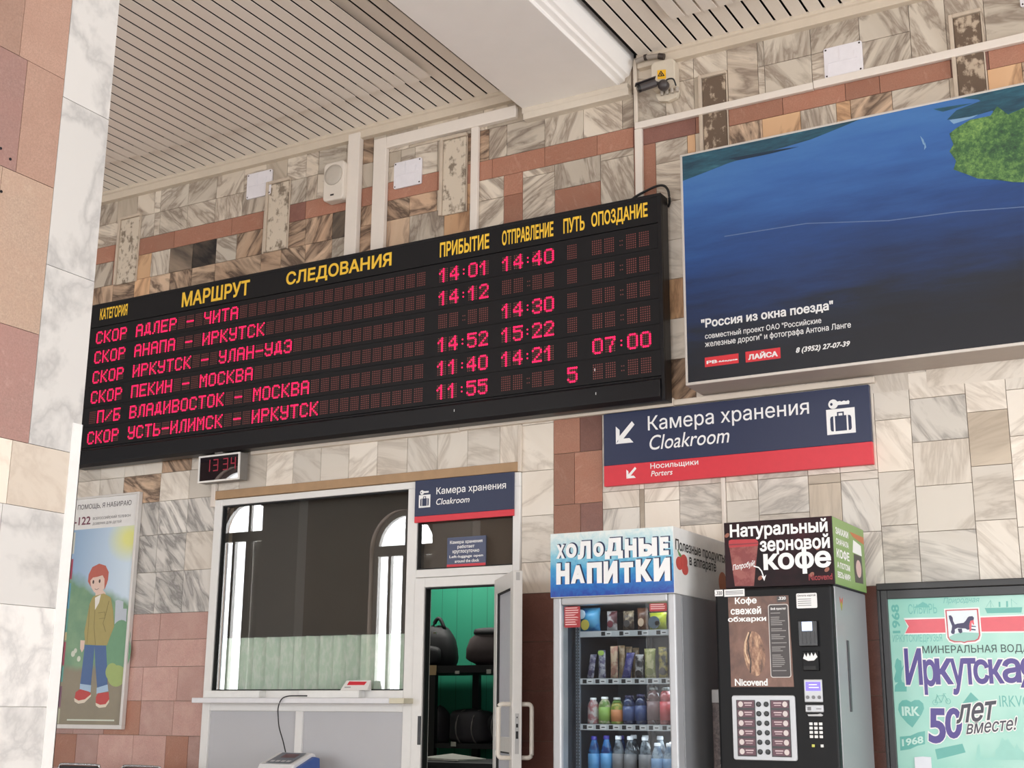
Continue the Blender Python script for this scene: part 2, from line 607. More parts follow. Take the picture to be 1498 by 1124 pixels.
# upper band, left bay
A = [-7.802,-7.611,-7.396,-7.211,-7.146,-6.857,-6.572,-6.302,-6.090,-5.891,-5.714,-5.600,-5.351]
Bx = [-7.785,-7.589,-7.391,-7.197,-7.137,-6.853,-6.573,-6.306,-6.086,-5.893,-5.706,-5.605,-5.345]
A[0] = Bx[0] = -7.86
TL.row(5.075, 5.36, A, 'vqvwwwwvqwvw', turn=None)
TL.row(ZB1, 5.075, Bx, 'vqwwvwwvqwvw')
Px = [-7.811,-7.603,-7.392,-6.973,-6.397,-6.093,-5.887,-5.702,-5.340]
Px[0] = -7.86
TL.row(ZB0, ZB1, Px, 'pppppqdp')
Cx = [-7.791,-7.605,-7.378,-7.200,-7.006,-6.772,-6.537,-6.338,-6.094,-5.891,-5.693,-5.453,-5.340]
Cx[0] = -7.86
TL.row(4.55, ZB0, Cx, 'vpowkkwbqbbk')
Dx = [-7.782,-7.587,-7.357,-7.192,-6.987,-6.764,-6.536,-6.095,-5.908,-5.686,-5.448,-5.337]
Dx[0] = -7.86
TL.row(4.34, 4.55, Dx, 'bbobbbbbbbw')
# upper band, between the white ducts and the beam
U0 = [-5.374,-5.226,-5.117,-5.009]
U0[0] = A[-1]
TL.row(5.07, 5.36, U0, 'wbw')
U1 = [-5.365,-5.224,-5.115,-5.005]
U1[0] = Bx[-1]
TL.row(ZB1, 5.07, U1, 'www')
U2 = [-5.006,-4.878,-4.761,-4.575,-4.352,-4.166,-4.028,-3.743,-3.460,-3.185,-3.109]
U2[0] = U1[-1]
TL.row(5.0, 5.11, U2[:3] , 'qw')
TL.row(ZB1, 5.0, [U2[0], U2[2]], 'w')
TL.row(ZB1, 5.11, U2[2:], 'wqbvvwwv')
TL.fill(U0[-1], -3.9, 5.11, 5.36, 'qw', h=.12)
TL.fill(-3.9, -3.12, 5.11, 5.36, 'w', h=.25)
P2 = [-5.358,-5.112,-5.005,-4.570,-4.349,-4.139,-3.743,-3.364,-3.112]
P2[0] = Px[-1]
TL.row(ZB0, ZB1, P2, 'ppppp')
C2 = [-5.350,-5.217,-5.109,-5.006,-4.797,-4.572,-4.330,-4.251,-4.049,-3.905,-3.669,-3.342,-3.110]
C2[0] = Cx[-1]
TL.row(4.6, ZB0, C2[:10], 'kbbbbqovpp')
D2 = [-5.341,-5.214,-5.107,-5.002,-4.791,-4.511,-4.310,-4.251,-4.047,-3.904]
D2[0] = Dx[-1]
TL.row(4.34, 4.6, D2, 'wbbbvobvp')
TL.row(4.70, ZB0, C2[9:11], 'w')
TL.row(4.34, 4.70, C2[9:11], 'v')
TL.row(4.57, ZB0, C2[10:12], 'w')
TL.row(4.34, 4.57, C2[10:12], 'p')
TL.row(4.70, ZB0, C2[11:13], 'w')
TL.row(4.34, 4.70, C2[11:13], 'w')
# upper band, right bay
V1 = [-3.106,-2.889,-2.699,-2.479,-2.287,-2.246,-1.959,-1.670,-1.384,-1.187,-0.979,-0.769]
V1[0] = U2[-1]
TL.row(5.12, 5.36, V1[:4], 'www')
TL.row(ZB1, 5.12, V1[:4], 'wwq')
TL.row(ZB1, 5.36, V1[3:4] + V1[4:5], 'v')
TL.row(5.09, 5.36, V1[4:9], 'wwww')
TL.row(ZB1, 5.09, V1[4:9], 'wwwv')
TL.row(ZB1, 5.36, V1[8:], 'wwww')
TL.fill(V1[-1], XR, ZB1, 5.36, 'wwv', h=.24)
P3 = [-3.102,-2.695,-2.482,-2.145,-1.771,-1.573,-1.178,-0.976]
P3[0] = P2[-1]
TL.row(ZB0, ZB1, P3, 'dppppp')
TL.fill(P3[-1], XR, ZB0, ZB1, 'p', h=.14, w=(.3, .5))
Q3 = [-3.105,-2.963,-2.753,-2.700,-2.486,-2.275,-2.041,-1.829,-1.746,-1.509,-1.193,-0.989]
Q3[0] = C2[-1]
TL.row(4.34, ZB0, Q3[:2], 'p')
TL.row(4.6, ZB0, Q3[1:4], 'wo')
TL.row(4.34, 4.6, [Q3[1], Q3[3]], 'w')
TL.row(4.34, ZB0, Q3[3:], 'qbovobwqb')
TL.fill(Q3[-1], XR, 4.34, ZB0, 'ob', h=.2)
TL.warm = None
# hidden behind board and billboard
TL.fill(-7.7, -2.9, 3.09, 4.34, 'wwv', w=(.3, .5), h=.3)
TL.fill(-2.9, -2.5, 3.09, 4.34, 'wwob', w=(.15, .25), h=.25)
TL.fill(-2.5, XR, 3.0, 4.34, 'w', w=(.4, .6), h=.4)
# strip above the glazing
S1 = [-6.177,-5.935,-5.701,-5.463,-5.229,-4.996,-4.757,-4.523,-4.296,-4.058,-3.924]
S1 = [-6.37] + [x for x in S1 if x > -6.3]
S1[-1] = -3.905
TL.row(2.81, 3.09, S1, 'www')
TL.row(2.74, 2.81, [-6.37, -3.905], 'q')
# left of the glazing
zz = [3.160,2.990,2.781,2.537,2.267,1.972]
L0 = [-7.86, -7.55, -7.3]
TL.row(zz[1], 3.09, L0 + [-6.924,-6.635] + [-6.37], 'wwwbw')
TL.row(zz[2], zz[1], L0 + [-6.929,-6.646] + [-6.37], 'wwbww')
TL.row(zz[3], zz[2], L0 + [-6.924,-6.643] + [-6.37], 'vwvvv', turn=.2)
TL.row(zz[4], zz[3], L0 + [-6.918,-6.642] + [-6.37], 'vvvvw', turn=.25)
TL.row(zz[5], zz[4], L0 + [-6.905,-6.641] + [-6.37], 'vvvvv')
TL.fill(-7.86, -6.37, 1.6, zz[5], 'm', h=.22, w=(.25, .5))
TL.fill(-7.86, -6.37, .9, 1.6, 'mmmmp', h=.24, w=(.2, .35))
TL.fill(-7.86, -6.37, 0, .9, 'm', h=.3)
TL.warm = {'v': 'y', 'b': 'y'}
# right of the glazing: light column, pink column
zc = [3.041,2.748,2.471,2.188,2.002]
xc = [-3.904,-3.678]
xc[0] = -3.9
TL.row(zc[0], 3.09, xc, 'w')
for i in range(4):
    TL.row(zc[i + 1], zc[i], xc, 'w')
TL.fill(-3.9, xc[1], 0, zc[4], 'ddd', h=.3, w=(.2, .4), shade=.25)  # dark stone and low tone paint in the shade of machine and door leaf
pz = [3.054,2.839,2.524,2.299]
px = [-3.678,-3.497,-3.536,-3.349]
TL.row(pz[1], 3.09, [px[0], px[1], px[3]], 'pd')
TL.row(pz[2], pz[1], [px[0], px[2], px[3]], 'pp')
TL.row(1.98, pz[2], [px[0], px[1], px[3]], 'pd')
TL.fill(px[0], px[3], 0, 1.98, 'dm', h=.3)
# behind and below the cloakroom sign
gz = [2.478]
gx = [-3.348,-3.110,-3.080,-2.859,-2.599,-2.576,-2.387,-2.100,-1.921,-1.723]
gx[0] = px[3]
TL.row(2.58, 3.09, gx, 'wwww')
TL.row(gz[0], 2.58, gx[:2], 'w')
TL.row(1.98, gz[0], gx[:2], 'v')
TL.row(1.98, 2.58, gx[1:3], 'q')
TL.row(2.50, 2.58, gx[2:4], 'w')
TL.row(2.2, 2.50, gx[2:4], 'w')
TL.row(2.35, 2.58, gx[3:5], 'v')
TL.row(2.1, 2.35, gx[3:5], 'w')
TL.row(2.2, 2.58, gx[4:6], 'w')
TL.row(2.47, 2.58, gx[5:7], 'w')
TL.row(2.1, 2.47, gx[5:7], 'w')
TL.row(2.38, 2.58, gx[6:8], 'v')
TL.row(2.1, 2.38, gx[6:8], 'w')
TL.row(2.53, 2.58, gx[7:9], 'q')
TL.row(1.98, 2.53, gx[7:9], 'q', turn=0)
TL.fill(gx[2], gx[8], 0, 1.98, 'dm', h=.3)
TL.row(1.98, 2.1, gx[2:8], 'w')
h0 = [2.599,2.535,2.252,2.001]
hx = [-1.908,-1.717,-1.527,-1.238,-1.036,-0.975]
hx[0] = gx[8]
TL.row(2.58, 3.09, [hx[0], hx[1]], 'w')
TL.row(h0[1], 2.58, hx[:2], 'w')
TL.row(h0[2], h0[1], hx[:2], 'v', turn=.15)
TL.row(1.965, h0[2], hx[:2], 'v')
def stack(x0, x1, zs, types):
    zs = [3.09] + zs + [1.965]
    for i in range(len(zs) - 1):
        TL.add(x0, x1, zs[i + 1], zs[i], types[i % len(types)])
stack(hx[1], hx[2], [2.848,2.565,2.277], 'wwwv')
stack(hx[2], hx[3], [2.946,2.710,2.474,2.234], 'wvwwb')
stack(hx[3], hx[4], [2.843,2.557,2.274], 'wqww')
hz = [2.941,2.697,2.466,2.230]
stack(hx[4], hx[4] + .3, hz, 'wwwww')
TL.fill(hx[4] + .3, XR, 1.965, 3.0, 'wwv', h=.26, w=(.25, .35))
TL.fill(hx[4] + .3, XR, 3.0, 3.09, 'w', h=.09)
TL.fill(hx[0], -1.0, 0, 1.965, 'd', h=.3, w=(.2, .3))
TL.fill(-1.0, XR, 0, 1.965, 'dm', h=.3)
wall_back = struct(mb.build('wall_back', [GROUT] + [ST[t] for t in SLOT], attr=True))

# ------------------------------------------------------------------ stained stone panels let into the wall
def stained(name, base, stain, cover):
    k = NT(name)
    p = k.pos()
    n = k.noise(p, 14, 6, .65)
    n2 = k.noise(k.n('ShaderNodeMapping', {'Vector': p, 'Scale': (1, 1, .35)}).outputs[0], 22, 5, .6)
    f = k.ramp(k.math('ADD', k.math('MULTIPLY', n, .6), k.math('MULTIPLY', n2, .4)), [(cover, (1, 1, 1, 1)), (cover + .07, (0, 0, 0, 1))])
    k.bsdf(k.mix(k.math('MULTIPLY', f, .85), RGB(base), RGB(stain)), .8, 0, n, .2, .3, .003)
    return k.m
LIGHT_ST = stained('pitted_limestone', (204, 190, 172), (112, 98, 84), .42)
DARK_ST = stained('sooty_limestone', (184, 166, 146), (84, 66, 54), .51)
EDGE_ST = mat('weathered_stone_edge', (194, 178, 160), .8, var=.2, scale=12)
def panel(n, x0, x1, z0, z1, st):
    t = bpy.data.objects.new('trim_%d' % n, None)
    C.objects.link(t)
    t.location = ((x0 + x1) / 2, 0, z0)
    struct(t)
    f = MB()
    f.box(x0, x0 + .022, -.04, -.008, z0, z1)
    f.box(x0 + .022, x1, -.04, -.008, z1 - .022, z1)
    f.box(x1 - .008, x1, -.022, -.008, z0, z1 - .022)
    f.build('stone_frame', EDGE_ST, t, bevel=.004)
    q = MB()
    q.box(x0 + .024, x1 - .01, -.026, -.009, z0, z1 - .024)
    q.build('stained_slab', st, t, bevel=.003)
panel(1, *(-7.5656,-7.3359,4.5354,5.0957), LIGHT_ST)
panel(2, *(-6.0636,-5.8458,4.5482,5.0961), LIGHT_ST)
panel(3, *(-4.5415,-4.3289,4.5481,5.1138), LIGHT_ST)
panel(4, *(-2.6626,-2.4816,4.6102,5.1144), DARK_ST)
panel(5, *(-1.1669,-0.9910,4.6057,5.1168), DARK_ST)

# ------------------------------------------------------------------ pier on the left (its right face is seen)
PX, PY = -3.905, -3.50
pb = MB()
pb.box(-4.75, PX - .012, -4.9, PY, 0, 5.36)
def ptile(y0, y1, z0, z1, t, turn=.5, shade=None):
    g = .0012
    a = (rnd.random(), turn, rnd.random() if shade is None else shade, 1)
    m = SLOT.index(t) + 1
    x = PX - rnd.random() * .0008
    y0, y1, z0, z1 = y0 + g, y1 - g, z0 + g, z1 - g
    pb.face([(x, y0, z0), (x, y1, z0), (x, y1, z1), (x, y0, z1)], m, a)
    pb.face([(x, y0, z1), (x, y1, z1), (PX - .012, y1, z1), (PX - .012, y0, z1)], m, a)
    pb.face([(x, y1, z0), (PX - .012, y1, z0), (PX - .012, y1, z1), (x, y1, z1)], m, a)
    pb.face([(x, y0, z0), (x, y0, z1), (PX - .012, y0, z1), (PX - .012, y0, z0)], m, a)
    pb.face([(x, y0, z0), (PX - .012, y0, z0), (PX - .012, y1, z0), (x, y1, z0)], m, a)
for z0, z1 in ((2.255, 2.955), (2.955, 3.655), (3.655, 4.36), (4.36, 5.06), (5.06, 5.36)):
    ptile(-3.743, PY, z0, z1, 'W')
for z0, z1, ys, ts in ((3.727, 4.2, (-4.9, -4.5, -4.22, -3.965, -3.743), 'RPPP'), (4.2, 4.7, (-4.9, -4.4, -4.1, -3.743), 'PPP'),
                       (4.7, 5.36, (-4.9, -4.4, -4.0, -3.743), 'PPP'), (3.265, 3.727, (-4.9, -4.4, -4.16, -3.925, -3.743), 'BPRP'),
                       (2.673, 3.265, (-4.9, -4.4, -3.985, -3.743), 'PBB'), (2.255, 2.673, (-4.9, -4.4, -4.05, -3.743), 'BRR')):
    for i, t in enumerate(ts):
        ptile(ys[i], ys[i + 1], z0, z1, t)
for z0, z1, ys, ts in ((2.02, 2.255, (-4.9, -4.5, -4.15, -3.815, PY), 'CCCC'), (1.665, 2.02, (-4.9, -4.5, -4.15, -3.83, PY), 'WWWW'),
                       (1.31, 1.665, (-4.9, -4.3, -3.86, PY), 'WCW'), (.95, 1.31, (-4.9, -4.5, -3.9, PY), 'WWW'), (.5, .95, (-4.9, -4.3, -3.8, PY), 'WWW'), (0, .5, (-4.9, -4.3, -3.8, PY), 'WWW')):
    for i, t in enumerate(ts):
        ptile(ys[i], ys[i + 1], z0, z1, t)
pier = struct(pb.build('wall_left', [mat('pier_core', (214, 208, 200), .6)] + [ST[t] for t in SLOT], attr=True))
hb = MB()
for yy, z in ((-3.956, 3.305), (-4.003, 3.33), (-3.98, 3.166)):
    hb.lathe((PX - .004, yy, z), [(.0055, 0), (.0055, .006)], 10, axis='x')
hb.build('drill_hole', mat('drilled_hole', (26, 24, 30), .9), pier)
gd = MB()
gd.box(PX + .0005, PX + .004, -3.548, PY + .004, 0, 2.372)
gd.box(PX - .05, PX + .004, PY + .0005, PY + .004, 0, 2.372)
tag(gd.build('corner_guard', mat('white_plastic_angle', (240, 238, 236), .35)), 'white plastic angle strip covering the edge of the pink and white marble pier', 'corner guard')

# ------------------------------------------------------------------ floor, front wall with arches, end walls
fk = NT('polished_floor_slabs')
fp = k_ = fk.pos()
br = fk.n('ShaderNodeTexBrick', {'Vector': fp, 'Color1': RGB((222, 217, 210)), 'Color2': RGB((228, 223, 216)), 'Mortar': RGB((120, 108, 98)), 'Scale': 1.0, 'Mortar Size': .006, 'Brick Width': .6, 'Row Height': .6})
fk.bsdf(fk.mix(fk.noise(fp, 2.5, 5), br.outputs[0], RGB((212, 205, 197))), .35)
f_ = MB()
f_.box(-26, 10, -12.6, 4, -.2, 0)
struct(f_.build('floor', fk.m))

FW = NT('arcade_wall_plaster')
fwn = FW.noise(FW.pos(), 1.6, 5)
FW.bsdf(FW.mix(fwn, RGB((150, 128, 114)), RGB((176, 156, 140))), .6)
w = MB()
y0, y1 = FRONT_Y - .35, FRONT_Y
edges = [-26.0]
for x, aw, _s in ARCH:
    edges += [x - aw / 2, x + aw / 2]
edges.append(10.0)
for i in range(0, len(edges), 2):
    w.box(edges[i], edges[i + 1], y0, y1, 0, 5.5)
for x, aw, ARCH_SPRING in ARCH:
    r, n = aw / 2, 18
    for k in range(n):
        a, b = PI - PI * k / n, PI - PI * (k + 1) / n
        xa, xb = x + r * math.cos(a), x + r * math.cos(b)
        za, zb = ARCH_SPRING + r * math.sin(a), ARCH_SPRING + r * math.sin(b)
        w.prism_y([(xa, za), (xb, zb), (xb, 5.5), (xa, 5.5)], y0, y1)
w.box(-15.95, -15.1, y1, y1 + .25, 0, 5.5, 1)  # pilasters added on the unseen wall as pale bands for the window reflection
w.box(-12.2, -11.4, y1, y1 + .25, 0, 5.5, 1)
struct(w.build('wall_front', [FW.m, mat('added_pilaster_plaster', (222, 218, 214), .6)]))
WHITE_PAINT = mat('white_painted_wood', (226, 224, 220), .4)
for i, (x, aw, ARCH_SPRING) in enumerate(ARCH):
    d = MB()
    r = aw / 2
    for a, b in ((-r, -r + .09), (r - .09, r), (-.06, .06), (-r * .55, -r * .55 + .06), (r * .55 - .06, r * .55)):
        d.box(x + a, x + b, FRONT_Y - .22, FRONT_Y - .14, 0, ARCH_SPRING)
    d.box(x - r, x + r, FRONT_Y - .23, FRONT_Y - .13, ARCH_SPRING - .12, ARCH_SPRING + .06)
    d.box(x - r, x + r, FRONT_Y - .22, FRONT_Y - .14, 0, .5)
    d.box(x - r, x + r, FRONT_Y - .22, FRONT_Y - .14, .95, 1.02)
    for k in range(18):
        a, b = PI * k / 18, PI * (k + 1) / 18
        d.prism_y([(x + r * math.cos(a), ARCH_SPRING + r * math.sin(a)), (x + r * math.cos(b), ARCH_SPRING + r * math.sin(b)),
                   (x + (r - .09) * math.cos(b), ARCH_SPRING + (r - .09) * math.sin(b)), (x + (r - .09) * math.cos(a), ARCH_SPRING + (r - .09) * math.sin(a))], FRONT_Y - .22, FRONT_Y - .14)
    if aw < 2:
        d.box(x + .02, x + r - .09, FRONT_Y - .30, FRONT_Y - .24, 0, ARCH_SPRING - .12)
    d.box(x - .03, x + .03, FRONT_Y - .21, FRONT_Y - .15, ARCH_SPRING, ARCH_SPRING + r)
    struct(d.build('window_%d' % (i + 2), WHITE_PAINT))
e = MB()
e.box(-26.3, -26, -12.6, 0, 0, 5.5)
e.box(-26, XL, 0, .3, 0, 5.5)
struct(e.build('wall_far_back', FW.m))

# ------------------------------------------------------------------ slatted ceiling
SLAT = mat('beige_metal_slat', (235, 226, 215), .45, var=.03, scale=60)
GAP_SHADE = mat('painted_gap_shade', (18, 15, 13), .95)  # near-black sheet: the shade between the slats is put into its colour
CZ = 5.335
cb = MB()
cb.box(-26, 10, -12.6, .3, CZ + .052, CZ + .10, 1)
def slat(x, y0, y1, z, w=.088, r=.006, slope=0.0):
    h = .004
    n0 = len(cb.v)
    cb.prism_y([(x - w / 2, z + h), (x - w / 2, z + r), (x - w / 2 + r, z), (x + w / 2 - r, z), (x + w / 2, z + r), (x + w / 2, z + h)], y0, y1, 0)
    if slope:                      # the patched-on strips sag a little away from the wall
        for i in range(n0, len(cb.v)):
            p = cb.v[i]
            cb.v[i] = (p[0], p[1], p[2] - max(0.0, min(.08, (-.5 - p[1]) * slope)))
x = -12.0
BL, BRX = -3.895, -3.09
i = 0
while x < 5:
    if not (BL - .03 < x < BRX + .03):
        slat(x, -.60 if (x < -4.36 or x > -2.62) else -12.0, -.03, CZ, w=.085, r=.0012)
    x += .1
x = -11.95
while x < -4.33:
    slat(x, -12.0, -.50 - (.02 if int(round(x * 20)) % 4 == 1 else 0), CZ - .035, w=.085, r=.0012, slope=.012)
    x += .1
x = -2.62
while x < 5:
    slat(x, -12.0, -.44, CZ - .035, w=.085, r=.0012)
    x += .1
struct(cb.build('ceiling', [SLAT, GAP_SHADE]))
TRIMC = mat('cream_cornice', (204, 190, 172), .5, var=.08, scale=9)
t = MB()
for xa, xb in ((XL, BL), (BRX + .03, XR)):
    t.prism_x([(-.004, 5.255), (-.05, 5.258), (-.05, 5.31), (-.065, 5.316), (-.065, 5.345), (-.004, 5.345)], xa, xb)
struct(t.build('trim_6', TRIMC, bevel=.003))

# plastered beam
BEAM = mat('white_beam_plaster', (246, 242, 238), .7, var=.03, scale=6)
b = MB()
b.prism_y([(BL, 5.18), (-3.20, 5.18), (-3.20, 5.205), (-3.165, 5.215), (-3.165, 5.235), (-3.135, 5.245), (-3.10, 5.33), (-3.10, 5.5), (BL, 5.5)], -12.0, -.005)
b.build('beam_body', BEAM, None, bevel=.004).name = 'ceiling_beam'
bo = struct(bpy.data.objects['ceiling_beam'])
b = MB()
b.box(BL + .02, -3.115, -.07, -.005, 5.085, 5.135)
b.box(BL + .0, -3.13, -.05, -.005, 5.135, 5.18)
struct(b.build('trim_7', mat('cream_beam_trim', (212, 201, 186), .5), bevel=.004))

# ------------------------------------------------------------------ cloakroom glazing
ALU = mat('white_powder_coated_aluminium', (232, 231, 229), .35, var=.03)
GREYP = mat('pale_grey_infill_panel', (188, 188, 192), .4, var=.03, scale=4)
GASKET = mat('black_rubber_gasket', (28, 28, 30), .6)
TINT = glass('tinted_window_glass', (250, 251, 249), .13)
win = bpy.data.objects.new('window_1', None)
C.objects.link(win)
win.location = (-5.2, 0, 0)
struct(win)
YF, YB = -.03, .05
f = MB()
f.box(-6.372, -6.305, YF, YB, 0, 2.747)
f.box(-6.305, -4.672, YF, YB, 2.703, 2.747)
f.box(-4.728, -4.655, YF, YB, 0, 2.703)
f.box(-6.305, -4.728, YF, YB, 1.37, 1.435)
f.box(-6.305, -4.728, YF, YB, 1.303, 1.36)
f.box(-5.566, -5.507, YF, YB, .1, 1.303)
f.box(-6.305, -4.728, YF, YB, 0, .1)
f.box(-4.655, -3.902, YF, YB, 2.66, 2.747)
f.box(-3.952, -3.902, YF, YB, 0, 2.66)
f.box(-4.655, -3.952, YF, YB, 2.128, 2.178)
f.build('window_frame', ALU, win, bevel=.004)
g = MB()
for x0, x1, z0, z1 in ((-6.305, -4.728, 1.435, 2.703), (-4.655, -3.952, 2.178, 2.66)):
    t_ = .008
    g.box(x0, x0 + t_, YF + .012, YB, z0, z1)
    g.box(x1 - t_, x1, YF + .012, YB, z0, z1)
    g.box(x0 + t_, x1 - t_, YF + .012, YB, z0, z0 + t_)
    g.box(x0 + t_, x1 - t_, YF + .012, YB, z1 - t_, z1)
g.build('gasket', GASKET, win)
g = MB()
g.box(-6.297, -4.736, .0, .006, 1.443, 2.695)
g.build('window_pane', TINT, win)
g = MB()
g.box(-4.647, -3.96, .0, .006, 2.186, 2.652)
g.build('transom_pane', TINT, win)
for x0, x1 in ((-6.305, -5.566), (-5.507, -4.728)):
    g = MB()
    g.box(x0, x1, -.012, .02, .1, 1.303)
    o = g.build('infill_panel', GREYP, win)
b = MB()
b.box(-6.372, -3.915, -.035, -.011, 2.752, 2.812)
b.build('timber_batten', mat('brown_timber_batten', (172, 140, 106), .6, var=.14, scale=14), win, bevel=.003)

# counter ledge in front of the window
o = MB()
o.box(-6.36, -4.75, -.15, -.0305, 1.353, 1.387)
o.build('ledge', mat('white_ledge', (228, 228, 232), .35), None, bevel=.004)
ledge = bpy.data.objects['ledge']
ledge.name = 'counter_ledge'
tag(ledge, 'narrow white counter ledge running under the dark cloakroom window', 'ledge')
o = MB()
o.box(-4.75, -4.64, -.148, -.0305, 1.354, 1.386)
o.build('end_piece', mat('cream_end_piece', (214, 208, 186), .5), ledge, bevel=.003)['label'] = 'cream end piece of the ledge'
WHITEBOX = mat('white_plastic_tray', (236, 236, 234), .4)
for x0, x1, lab in ((-6.30, -5.82, 'flat white box on the counter ledge, on the side of the pink stone wall'), (-5.49, -5.015, 'flat white box under the red and white card on the counter ledge')):
    o = MB()
    o.box(x0, x1, -.10, -.032, 1.388, 1.434)
    tag(o.build('flat_box', WHITEBOX, None, bevel=.003), lab, 'box', 'flat white boxes on the counter ledge')
# folded card on the second box
CARD = mat('white_card', (236, 234, 232), .5)
RED = mat('sign_red', (214, 52, 66), .4)
cr = root('folded_card', 'small white card with a red strip standing on the flat white box', 'card', (-5.09, -.06, 1.434))
cx = [(-5.171,1.437),(-4.966,1.438),(-4.958,1.496),(-5.150,1.496)]
m_ = MB()
yb = -.07
m_.idx([(cx[0][0], -.085, 1.4345), (cx[1][0], -.085, 1.4345), (cx[2][0], -.05, cx[2][1]), (cx[3][0], -.05, cx[3][1]),
        (cx[0][0], -.034, 1.4345), (cx[1][0], -.034, 1.4345)], [(0, 1, 2, 3), (3, 2, 5, 4), (0, 3, 4), (1, 5, 2)])
m_.build('card_body', CARD, cr)
def on_card(a, b):
    p0 = Vector((cx[0][0], -.085, 1.4345)).lerp(Vector((cx[1][0], -.085, 1.4345)), a)
    p1 = Vector((cx[3][0], -.05, cx[3][1])).lerp(Vector((cx[2][0], -.05, cx[2][1])), a)
    q = p0.lerp(p1, b)
    return (q.x, q.y - .0012, q.z + .0006)
m_ = MB()
m_.face([on_card(.14, .52), on_card(.82, .52), on_card(.86, .86), on_card(.14, .9)])
m_.build('red_strip', RED, cr)
m_ = MB()
m_.face([on_card(.10, .26), on_card(.34, .27), on_card(.34, .34), on_card(.10, .33)])
m_.build('text_line', mat('print_grey', (120, 120, 124), .5), cr)

# vertical blinds behind the lower glass
BL_M = NT('pale_green_blind_fabric')
bw = BL_M.noise(BL_M.n('ShaderNodeMapping', {'Vector': BL_M.pos(), 'Scale': (1, 1, .4)}).outputs[0], 40, 3, .6)
BL_M.bsdf(BL_M.mix(BL_M.ramp(bw, [(.45, (0, 0, 0, 1)), (.62, (1, 1, 1, 1))]), RGB((212, 234, 220)), RGB((232, 244, 237))), .7)
bl = root('vertical_blinds', 'pale green vertical blinds hanging behind the lower half of the cloakroom window', 'blinds', (-5.5, .1, 1.44))
rb = random.Random(3)
x = -6.355
while x < -4.74:
    s = MB()
    wd, a = .107, math.radians(rb.uniform(0, 38))
    dx, dy = wd / 2 * math.cos(a), wd / 2 * math.sin(a)
    cxx = x + wd / 2
    zt = 1.79
    s.idx([(cxx - dx, .07 - dy, 1.40), (cxx, .07 + .006, 1.40), (cxx + dx, .07 + dy, 1.40), (cxx - dx, .07 - dy, zt), (cxx, .07 + .006, zt), (cxx + dx, .07 + dy, zt),
           (cxx - dx, .0725 - dy, 1.40), (cxx, .0725 + .006, 1.40), (cxx + dx, .0725 + dy, 1.40), (cxx - dx, .0725 - dy, zt), (cxx, .0725 + .006, zt), (cxx + dx, .0725 + dy, zt)],
          [(0, 1, 4, 3), (1, 2, 5, 4), (7, 6, 9, 10), (8, 7, 10, 11), (3, 4, 10, 9), (4, 5, 11, 10)])
    s.build('blind_slat', BL_M.m, bl)
    x += .112
hb = MB()
hb.box(-6.36, -4.735, .055, .095, 1.79, 1.80)
hb.build('head_rail', mat('blind_rail', (60, 58, 58), .5), bl)
# dark sheets added behind the upper panes to hide the lit room
o = MB()
o.box(-6.36, -4.735, .16, .17, 1.3, 2.72)
tag(o.build('added_dark_sheet', mat('charcoal_darkening_sheet', (74, 70, 68), .8)), 'dark charcoal sheet added to darken the upper half of the cloakroom window', 'dark sheet')
o = MB()
o.box(-4.70, -3.93, .052, .06, 2.10, 2.70)
tag(o.build('added_dark_sheet', mat('brown_darkening_sheet', (84, 74, 68), .8)), 'dark brown sheet added to darken the pane over the cloakroom door', 'dark sheet')

# notice stuck behind the transom pane
nt = root('opening_hours_notice', 'small navy notice with white writing standing in the pane above the cloakroom door', 'notice', (-4.29, -.004, 2.186))
NAVY = mat('sign_navy', (36, 46, 78), .35, var=.03)
WHITEP = mat('print_white', (240, 240, 240), .4, var=.01)
m_ = MB()
m_.box(-4.436, -4.154, -.008, -.001, 2.186, 2.372)
m_.build('notice_sheet', mat('notice_navy', (70, 78, 108), .3), nt)
m_ = MB()
m_.box(-4.436, -4.154, -.0095, -.0075, 2.187, 2.203)
m_.build('red_band', RED, nt)
writing(nt, 'notice_lettering', [('Камера хранения', -4.415, -4.178, 2.326, 2.352), ('работает', -4.36, -4.235, 2.296, 2.322), ('круглосуточно', -4.395, -4.20, 2.266, 2.290),
                                 ('Left-luggage open', -4.418, -4.172, 2.238, 2.259), ('around the clock', -4.378, -4.20, 2.212, 2.231)], -.0092, WHITEP, bold=.02)

# ------------------------------------------------------------------ door frame and open door leaf
df = bpy.data.objects.new('door_1', None)
C.objects.link(df)
df.location = (-4.3, 0, 0)
struct(df)
m_ = MB()
m_.box(-4.651, -4.578, -.045, .04, 0, 2.124)
m_.box(-4.578, -3.954, -.045, .04, 2.064, 2.124)
m_.box(-4.028, -3.954, -.045, .04, 0, 2.064)
m_.build('door_frame', ALU, df, bevel=.004)
m_ = MB()
m_.box(-4.5785, -4.570, -.03, .02, 0, 2.064)
m_.box(-4.57, -4.03, -.03, .02, 2.056, 2.0645)
m_.build('door_seal', GASKET, df)
m_ = MB()
m_.box(-4.600, -4.578, -.049, -.044, 1.11, 1.28)
m_.build('strike_plate', mat('dark_steel', (70, 70, 72), .4, .8), df)
